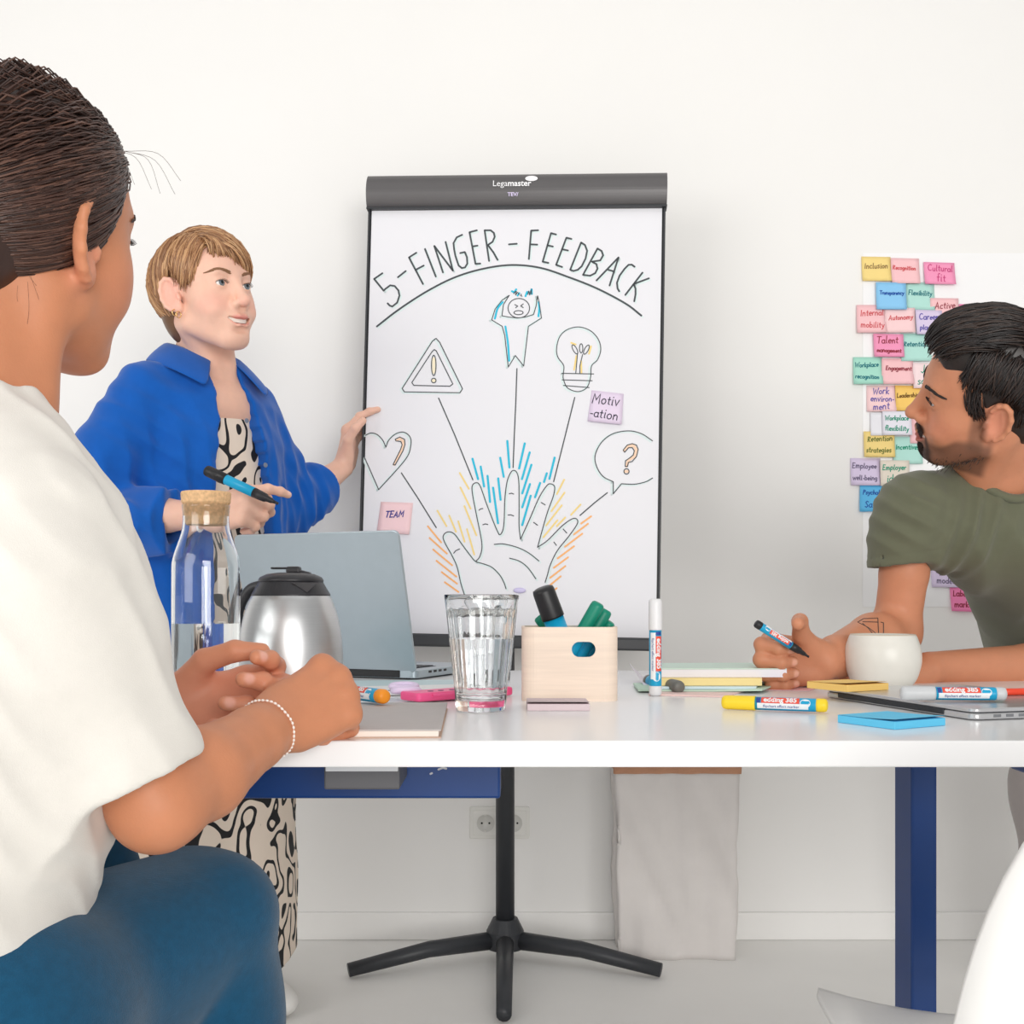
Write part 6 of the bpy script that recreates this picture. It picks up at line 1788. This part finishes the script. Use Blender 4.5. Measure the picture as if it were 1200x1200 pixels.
    def dsp(p):
        hem = np.exp(-(((p - se) @ u2 + 0.016)/0.0022)**2)*np.exp(-(((p-se)**2).sum(-1))/0.008)
        g1 = gauss(p, PP(1075, 610, 1.83), (0.07, 0.12, 0.07)); g2 = gauss(p, PP(1130, 620, 1.85), (0.06, 0.15, 0.10)); g3 = gauss(p, PP(1185, 670, 1.9), (0.12, 0.2, 0.14))
        return (0.0062*g1*creases(p, (0.62, 0, 0.78), 105, 0.6, 0.8, (1, 0, -1), 14) + 0.0075*g2*creases(p, (0.97, 0, -0.15), 88, 2.2, 0.8, (0, 0, 1), 12)
                + 0.0085*g3*ridge(p, (0.86, 0, 0.50), 52, 1.4, 0.6, (0, 0, 1), 9) + 0.0010*wave(p, (0.3, 0.5, 0.8), 70, 0, 1.0) - 0.0018*hem)
    B.disp = dsp; B.damp = 0.016
    me, V = B.mesh(0.0035)
    m_ol = cloth('tshirt_olive', (104, 106, 86), bump=0.12, bscale=1400, var=0.05, scale=60)
    sh = part_obj('tshirt', me, m_ol, root, label='olive green T-shirt')
    # ribbed neckband
    parts = [tube_data([Vector((q + axn*0.004).tolist()) - root.location for q in ring], 0.0075, 10, True), tube_data([Vector((q + axn*0.012).tolist()) - root.location for q in ring], 0.0070, 10, True)]
    nbk = obj('neckband', mesh_from(*parts[0]), m_ol, sh, smooth=True)
    # tattoo: fine line triangles on the inner forearm, wrapped on the arm
    bm = bmesh.new(); bm.from_mesh(body.data); tree = BVHTree.FromBMesh(bm); bm.free()
    o_ = Vector((0, 0, CAMZ)) - root.location
    parts = []
    for st_ in ([(705, 152), (740, 131), (828, 127), (832, 228)], [(705, 152), (770, 185), (826, 228)], [(735, 150), (825, 152)], [(735, 160), (770, 190), (800, 228)], [(845, 152), (862, 156), (862, 228)]):
        pts = []
        for i in range(len(st_)-1):
            for k in range(7):
                t = k/6; px_ = 870 + (st_[i][0]*(1-t) + st_[i+1][0]*t)/5.217; py_ = 700 + (st_[i][1]*(1-t) + st_[i+1][1]*t)/5.217
                hit = tree.ray_cast(o_, Vector(((px_-600)/F, 1, (700-py_)/F)).normalized())
                if hit[0] is not None: pts.append(hit[0] + hit[1]*0.0001)
        if len(pts) > 3: parts.append(tube_data(pts, 0.0008, 5))
    if parts: obj('tattoo', mesh_from(*merge(parts)), mat('tattoo_ink', srgb(74, 62, 58), 0.6), root)
    # trousers
    Tz = Sculpt(); Tz.M = np.eye(4)
    Tz.cone(V3(1.085, 2.265, 0.88), V3(1.22, 2.285, 0.88), 0.115, 0.115, 0.0)
    for hx, kx in ((1.095, 1.135), (1.265, 1.305)):
        Tz.chain([V3(hx, 2.27, 0.86), V3(kx, 2.32, 0.50), V3(kx + 0.01, 2.36, 0.07)], [0.105, 0.082, 0.066], 0.04)
    Tz.disp = lambda p: 0.006*wave(p, (0.3, 0, 1), 34, 0.3, 1.0, (1, 0, 0), 12) + 0.004*wave(p, (1, 0.2, 0.5), 50, 1, 0.6); Tz.damp = 0.012
    me, V = Tz.mesh(0.006)
    part_obj('trousers', me, cloth('trousers_grey', (176, 168, 166), bump=0.15), root)
    for kx in (1.145, 1.315):
        K = Sculpt(); K.M = mfrom((0.1, -1, 0), (0, 0, 1), (kx, 2.35, 0))
        K.cone((0, -0.06, 0.05), (0, 0.12, 0.038), 0.044, 0.040, 0.02); K.ell((0, 0.15, 0.032), (0.046, 0.06, 0.034), 0.03); K.cone((0, -0.05, 0.05), (0, -0.05, 0.13), 0.040, 0.036, 0.02)
        K.box((0, 0.03, -0.05), (0.2, 0.3, 0.055), 0.001, 0.004, True)
        me, V = K.mesh(0.006); part_obj('shoe', me, mat('shoe_white', srgb(232, 230, 226), 0.5), root)
    # marker
    a = P(945, 768, 1.640); b = P(882, 728, 1.625)
    marker(frame(a, b - a, (0.45, -0.8, 0.5)), MK_BLACK, MK_BLACK, 'uncapped blue marker with black end in the bearded person\'s hand', state='open', scale=(b-a).length/0.143, group='markers held in hands')
    return root, S, rw, re

# ================================================================== seated woman in white, seen from behind
def sitter():
    root = person_root('person', (-0.47, 0.93, 0.0), 'seated person in a white short-sleeved shirt seen from behind, dark hair pulled back')
    M = mfrom((0.400, 0.905, 0.15), (0.12, -0.20, 0.97), (-0.416, 0.953, 1.184), 1.0)
    fw = V3(0.58, 0.81, 0); rt = V3(0.81, -0.58, 0)
    nb = V3(-0.455, 0.912, 1.020)
    rs = nb + rt*0.104 + V3(0, 0, -0.118); ls = nb - rt*0.160 + V3(0, 0, -0.08)
    re = PP(184, 942, 0.868); rw = PP(320, 850, 1.032)
    le = V3(-0.57, 1.02, 0.765); lw = PP(186, 836, 1.140)
    S = Sculpt(); head(S, M, smile=0.0, jaw=1.0)
    S.M = np.eye(4)
    S.cone(xf(M, (0, -0.030, -0.040)), nb, 0.052, 0.056, 0.03)
    S.cone(xf(M, (0.050, -0.028, -0.045)), nb + fw*0.045 + rt*0.035 + V3(0, 0, 0.0), 0.018, 0.016, 0.02)
    S.cone(nb, nb + V3(0, 0, -0.10), 0.056, 0.07, 0.04)
    S.cone(nb + V3(0, 0, -0.06), rs + V3(0, 0, -0.02), 0.030, 0.032, 0.02); S.cone(nb + V3(0, 0, -0.06), ls + V3(0, 0, -0.02), 0.030, 0.032, 0.02)
    S.cone(nb + V3(0, 0, -0.10), nb + V3(0.0, -0.02, -0.40), 0.07, 0.08, 0.03)
    S.chain([rs + V3(0, 0, -0.02), rs*0.5+re*0.5, re], [0.034, 0.036, 0.035], 0.02)
    S.chain([re, re*0.66+rw*0.34, re*0.2+rw*0.8, rw], [0.033, 0.0385, 0.0285, 0.0262], 0.02)
    S.chain([ls + V3(0, 0, -0.02), le], [0.036, 0.036], 0.02); S.chain([le, le*0.6+lw*0.4, lw], [0.038, 0.038, 0.0255], 0.02)
    nails = []
    hand(S, rw, (0.66, 0.66, 0.36), (0.40, -0.66, 0.64), True, [(62, 88, 40), (66, 92, 42), (68, 92, 42), (70, 90, 42)],
         [(0.6, 0.6, -0.6), (0.75, 0.25, -0.6), (0.8, -0.2, -0.55)], 0.92, nails=nails)
    hand(S, lw, (0.97, 0.10, 0.06), (-0.05, 0.93, -0.30), False, [(40, 54, 28), (50, 60, 30), (57, 64, 32), (62, 66, 34)],
         [(0.66, 0.52, -0.55), (0.93, 0.16, -0.32), (1.0, -0.10, -0.04)], 1.0, nails=nails)
    me, V = S.mesh(0.0023)
    reg = [(M, (0.045, 0.050, -0.035), (0.030, 0.030, 0.026), (226, 150, 122), 0.5, 0.5), (M, (0.078, -0.012, -0.008), (0.014, 0.022, 0.036), (236, 160, 132), 0.6, 0.4),
           (M, (0, 0.088, -0.0685), (0.025, 0.010, 0.0105), (200, 110, 104), 0.8, 0.2)] + nail_regions(nails, (246, 196, 182), 0.0055)
    reg += [(np.eye(4), tuple(lw + V3(0.07, -0.01, 0)), (0.13, 0.07, 0.07), (230, 158, 134), 0.55, 0.4)]
    paint(me, V, (206, 138, 102), reg)
    body = part_obj('body', me, skin_mat('skin_warm'), root)
    inv = Matrix.Translation(-root.location)
    face_extras(root, npm(inv) @ M, (70, 46, 32), (60, 40, 30), teeth=False, skin=body, brow_w=0.0007, brow_n=30)
    # hair drawn back into a low knot
    H = Sculpt(); H.M = M
    H.ell((0, -0.024, 0.034), (0.0770, 0.0955, 0.0885), 0.0)
    H.ell((0, -0.078, -0.020), (0.056, 0.045, 0.052), 0.03)
    H.ell((0, -0.128, -0.035), (0.040, 0.036, 0.036), 0.012)
    H.ell((0, 0.098, -0.006), (0.078, 0.060, 0.082), 0.012, True)
    for s in (-1, 1):
        H.ell((s*0.080, 0.058, -0.030), (0.058, 0.050, 0.070), 0.008, True)
        H.ell((s*0.086, -0.012, -0.010), (0.024, 0.030, 0.044), 0.006, True)
    H.ell((0, 0.035, -0.120), (0.12, 0.105, 0.092), 0.012, True)
    me, V = H.mesh(0.003); paint(me, V, (58, 38, 32), [])
    hm = hair_mat('hair_dark_brown')
    hr = part_obj('hair', me, hm, root, label='dark brown hair pulled back')
    knot = [(0.026, -0.116, -0.052), (0.032, -0.112, -0.030), (0.020, -0.118, -0.010), (0.0, -0.122, -0.005)]
    flows = [([(0.076, 0.022, 0.006), (0.074, 0.030, 0.030), (0.064, 0.052, 0.058), (0.036, 0.072, 0.078), (0.0, 0.080, 0.086)], [(0.030, -0.114, -0.050), (0.034, -0.110, -0.030), (0.024, -0.116, -0.012), (0.0, -0.120, -0.002), (-0.01, -0.120, -0.002)], 2600, 0.008),
             ([(0.080, -0.012, 0.040), (0.078, 0.010, 0.034), (0.074, 0.030, 0.034)], [(0.026, -0.112, -0.066), (0.030, -0.114, -0.054), (0.034, -0.110, -0.036)], 1000, 0.004),
             ([(0.0, 0.080, 0.086), (-0.036, 0.072, 0.078), (-0.074, 0.030, 0.030)], [(0.0, -0.120, -0.002), (-0.024, -0.116, -0.012), (-0.034, -0.110, -0.030)], 700, 0.008),
             ([(0.076, -0.044, 0.016), (0.067, -0.060, -0.016), (0.054, -0.074, -0.046)], [(0.026, -0.112, -0.062), (0.022, -0.112, -0.068), (0.012, -0.112, -0.070)], 800, 0.003),
             ([(0.034, -0.112, -0.060), (0.040, -0.112, -0.035), (0.026, -0.112, -0.004)], [(-0.022, -0.160, -0.052), (0.0, -0.166, -0.030), (-0.010, -0.160, -0.008)], 420, 0.002, (0, -0.128, -0.035), (0.0405, 0.0365, 0.0365))]
    stm = hair_strands(npm(inv) @ M, (0, -0.020, 0.034), (0.0800, 0.1000, 0.0910), flows, [(84, 57, 48), (66, 44, 37), (100, 70, 58), (56, 38, 33), (76, 51, 43)], 0.0008, 11, npts=12, seg=4, wavy=0.0004, lay_r=0.0025, jit=0.004)
    o = obj('hair_strands', stm, hm, hr); o['kind'] = 'stuff'
    # a few loose wisps at the nape and forehead
    rnd = random.Random(5); parts = []
    for k in range(9):
        a = Vector((rnd.uniform(0.045, 0.066), rnd.uniform(-0.062, -0.04), rnd.uniform(-0.050, -0.026))); L_ = rnd.uniform(0.02, 0.05)
        b = a + Vector((rnd.uniform(-0.006, 0.003), rnd.uniform(-0.01, 0.022), -L_))
        parts.append(tube_data(catmull([a, (a+b)/2 + Vector((0.003, rnd.uniform(-.006, .006), 0)), b], 4), 0.00010, 4))
    for k in range(5):
        a = Vector((rnd.uniform(0.0, 0.045), 0.074, 0.082)); b = a + Vector((rnd.uniform(0.0, 0.03), rnd.uniform(0.02, 0.045), rnd.uniform(-0.03, 0.01)))
        parts.append(tube_data(catmull([a, (a+b)/2 + Vector((0, 0.006, 0.012)), b], 5), 0.00018, 4))
    me = mesh_from(*merge(parts)); me.transform(Matrix((npm(inv) @ M).tolist()))
    o = obj('loose_wisps', me, mat('wisp_brown', srgb(74, 50, 42), 0.5), hr); o['kind'] = 'stuff'
    # shirt
    B = Sculpt(); B.M = np.eye(4); cx, cy = nb[0], nb[1]; ang = math.degrees(math.atan2(rt[1], rt[0]))
    ce = PP(128, 903, 0.860)
    B.chain([nb + rt*0.08 + V3(0, 0, -0.065), rs + rt*0.005, rs*0.5 + ce*0.5 + V3(0.002, 0, 0), ce, ce*1.3 - rs*0.3], [0.050, 0.066, 0.0680, 0.0690, 0.069], 0.05)
    B.chain([nb - rt*0.10 + V3(0, 0, -0.045), ls, ls*0.5+le*0.5], [0.055, 0.072, 0.070], 0.05)
    u = V3(0.30, 0.02, -0.95); u = (re - rs)/np.linalg.norm(re - rs)*0.6 + V3(0.42, 0.0, -0.9)*0.4; u /= np.linalg.norm(u)
    u = (ce - rs)/np.linalg.norm(ce - rs); u2 = V3(0.44, 0.05, -0.89); u2 /= np.linalg.norm(u2)
    x2 = np.cross(V3(0, 1, 0), u2); x2 /= np.linalg.norm(x2)
    B.box(ce + u2*0.078, (0.105, 0.12, 0.060), 0.002, 0.003, True, rot=np.stack([x2, np.cross(u2, x2), u2], 1))
    B.cone(ce - u*0.05, ce + u*0.10, 0.056, 0.062, 0.004, True)
    B.loft([(0.42, cx-0.05, cy-0.05, 0.185, 0.160), (0.60, cx-0.045, cy-0.045, 0.180, 0.150), (0.80, cx-0.01, cy-0.03, 0.180, 0.140), (0.89, cx, cy-0.015, 0.170, 0.130), (0.950, cx, cy-0.008, 0.140, 0.105), (1.005, cx, cy-0.002, 0.095, 0.080), (1.040, cx, cy, 0.072, 0.070)], ang, 0.04)
    B.cone(nb + V3(0.0, 0, 0.12), nb + V3(0, 0, -0.03), 0.070, 0.056, 0.006, True)
    B.ell(nb + fw*0.06 + V3(0, 0, -0.01), (0.058, 0.058, 0.060), 0.008, True)
    def dsp(p):
        sl = gauss(p, rs*0.5 + ce*0.5, (0.09, 0.09, 0.11)); elb = gauss(p, V3(-0.44, 0.84, 0.70), (0.14, 0.14, 0.16)); sh_ = gauss(p, nb + rt*0.1 + V3(0, 0, -0.07), (0.09, 0.09, 0.06))
        hem = np.exp(-(((p - ce) @ u2 - 0.001)/0.002)**2)*0.0
        return (0.0062*sl*creases(p, (0.88, 0.2, 0.42), 70, 0.4, 1.5, (0.2, 0, 1), 13) + 0.0095*elb*creases(p, (0.75, 0.1, 0.65), 80, 0.0, 1.5, (0.2, 0, 1), 16)
                + 0.0050*sh_*creases(p, (0.6, -0.3, 0.75), 130, 0.5, 1.2, (1, 0, 0), 20) + 0.0022*creases(p, (0.5, 0.5, 0.6), 75, 0.7, 2.0, (1, 0, 0.4), 26) + 0.0025*wave(p, (0.9, -0.5, 0.3), 42, 0.2, 1.8, (0, 0, 1), 14))
    B.disp = dsp; B.damp = 0.014
    me, V = B.mesh(0.0033)
    m_w = cloth('shirt_white', (230, 226, 219), bump=0.14, bscale=1100, var=0.03, scale=60)
    sh = part_obj('shirt', me, m_w, root, label='white linen short-sleeved shirt')
    rows = []
    n0 = nb + V3(0, 0, 0.004)
    for i in range(33):
        t = i/32*2-1; a = t*math.radians(150)
        dirv = -fw*math.cos(a) + rt*math.sin(a); fr = abs(t)**2.2
        inner = n0 + dirv*(0.066 + 0.006*fr) + V3(0, 0, 0.000 - 0.030*fr); top = n0 + dirv*(0.0675 + 0.006*fr) + V3(0, 0, 0.022 - 0.036*fr); tp2 = top + dirv*0.005
        outer = n0 + dirv*(0.100 + 0.006*fr) + V3(0, 0, -0.016 - 0.060*fr)
        rows.append((inner, top, tp2, (tp2+outer)/2 + dirv*0.004 + V3(0, 0, 0.002), outer))
    Vc = [Vector(p.tolist()) - root.location for r_ in rows for p in r_]; nr = 5
    co = obj('collar', mesh_from(Vc, [(i*nr+j, i*nr+j+1, (i+1)*nr+j+1, (i+1)*nr+j) for i in range(32) for j in range(nr-1)]), m_w, sh, smooth=True)
    md = co.modifiers.new('thickness', 'SOLIDIFY'); md.thickness = 0.003; md.offset = 0
    mdd = co.modifiers.new('smooth', 'SUBSURF'); mdd.levels = 1; mdd.render_levels = 1
    # jeans: lap and knees under the table
    J = Sculpt(); J.M = np.eye(4)
    hp = V3(-0.48, 0.88, 0.54)
    for s, kx, ky in ((1, -0.285, 1.02), (-1, -0.46, 1.16)):
        h0 = hp + rt*0.09*s; kn = V3(kx, ky, 0.570)
        J.chain([h0, kn, V3(kx+0.02, ky+0.06, 0.08)], [0.092, 0.070, 0.055], 0.03)
    J.cone(hp + rt*0.10, hp - rt*0.10, 0.115, 0.115, 0.03)
    J.disp = lambda p: 0.003*wave(p, (0.8, -0.4, 0.6), 60, 0, 1.0, (0, 0, 1), 14); J.damp = 0.008
    me, V = J.mesh(0.006); part_obj('jeans', me, cloth('denim_teal', (16, 78, 112), bump=0.3, var=0.18, scale=140), root)
    for kx, ky in ((-0.265, 1.06), (-0.44, 1.20)):
        K = Sculpt(); K.M = mfrom((0.4, 0.9, 0), (0, 0, 1), (kx, ky+0.01, 0))
        K.cone((0, -0.06, 0.045), (0, 0.12, 0.035), 0.040, 0.036, 0.02); K.ell((0, 0.14, 0.03), (0.042, 0.055, 0.030), 0.03); K.cone((0, -0.02, 0.05), (0, -0.02, 0.12), 0.038, 0.034, 0.02)
        K.box((0, 0.03, -0.045), (0.2, 0.3, 0.05), 0.001, 0.004, True)
        me, V = K.mesh(0.006); part_obj('shoe', me, mat('shoe_white', srgb(232, 230, 226), 0.5), root)
    # bead bracelet
    uu = (rw-re)/np.linalg.norm(rw-re); bc = rw - uu*0.012
    mtx = frame(Vector(bc.tolist()) - root.location, Vector(uu.tolist()), (0, -0.5, 0.85))
    br = obj('bracelet', tube([(0, 0.0288*math.cos(t), 0.0288*math.sin(t)) for t in [2*math.pi*i/40 for i in range(40)]], 0.0005, 5, True), mat('bracelet_thread', srgb(236, 206, 190), 0.5), root, mtx)
    bead = None; mbd = mat('bead_white', srgb(250, 244, 238), 0.3)
    for i in range(44):
        t = 2*math.pi*i/44
        mt = Matrix.Rotation(t, 4, 'X') @ Matrix.Translation((0.0006*math.sin(7*t), 0, 0.0288)) @ Matrix.Rotation(math.pi/2, 4, 'X')
        if bead is None:
            bm = bmesh.new(); bmesh.ops.create_uvsphere(bm, u_segments=8, v_segments=6, radius=0.0012)
            for v in bm.verts: v.co.z *= 1.35
            o = obj('bead', bm, mbd, br, mt, smooth=True); bead = o.data
        else: obj('bead', bead, mbd, br, mt)
    return root

presenter()
_mr, _mS, _rw, _re = man()
sitter()

# ------------------------------------------------------------------ white shell chairs
def chair(loc, deg, label):
    r = empty('shell_chair', rotz(loc, deg)); tag(r, label, 'chair', 'white shell chairs')
    m = mat('chair_white', srgb(244, 243, 241), 0.4, var=0.015); ml = mat('chair_leg_grey', srgb(190, 190, 192), 0.35, 0.6)
    # seat faces local +Y, backrest at -Y
    n = 12
    def grid(fn, t=0.008):
        V = [fn(i/n*2-1, j/n) for j in range(n+1) for i in range(n+1)]
        Fc = [(j*(n+1)+i, j*(n+1)+i+1, (j+1)*(n+1)+i+1, (j+1)*(n+1)+i) for j in range(n) for i in range(n)]
        bm = bmesh.new(); bm.from_mesh(mesh_from(V, Fc))
        bmesh.ops.solidify(bm, geom=list(bm.faces), thickness=t); return bm
    obj('seat', grid(lambda u, v: (0.21*u*(1-0.10*abs(v*2-1)**3), -0.20 + 0.40*v, 0.44 + 0.03*u*u - 0.03*max(0, v-0.75)**2*8)), m, r, smooth=True)
    obj('backrest', grid(lambda u, v: (0.205*u*(1-0.25*v**4), -0.205 - 0.10*v + 0.05*u*u*(1-v*0.4), 0.455 + 0.33*v - 0.03*u*u*v)), m, r, smooth=True)
    for sx in (-1, 1):
        for sy in (-1, 1):
            obj('leg', tube([(sx*0.15, sy*0.14, 0.435), (sx*0.20, sy*0.19, 0.0)], [0.011, 0.009], 10), ml, r, smooth=True)
    return r
chair((-0.50, 0.84, 0.0), -35, 'white shell chair under the seated person')
chair((0.515, 0.98, 0.0), 0, 'empty white shell chair at the lower right, near the camera')
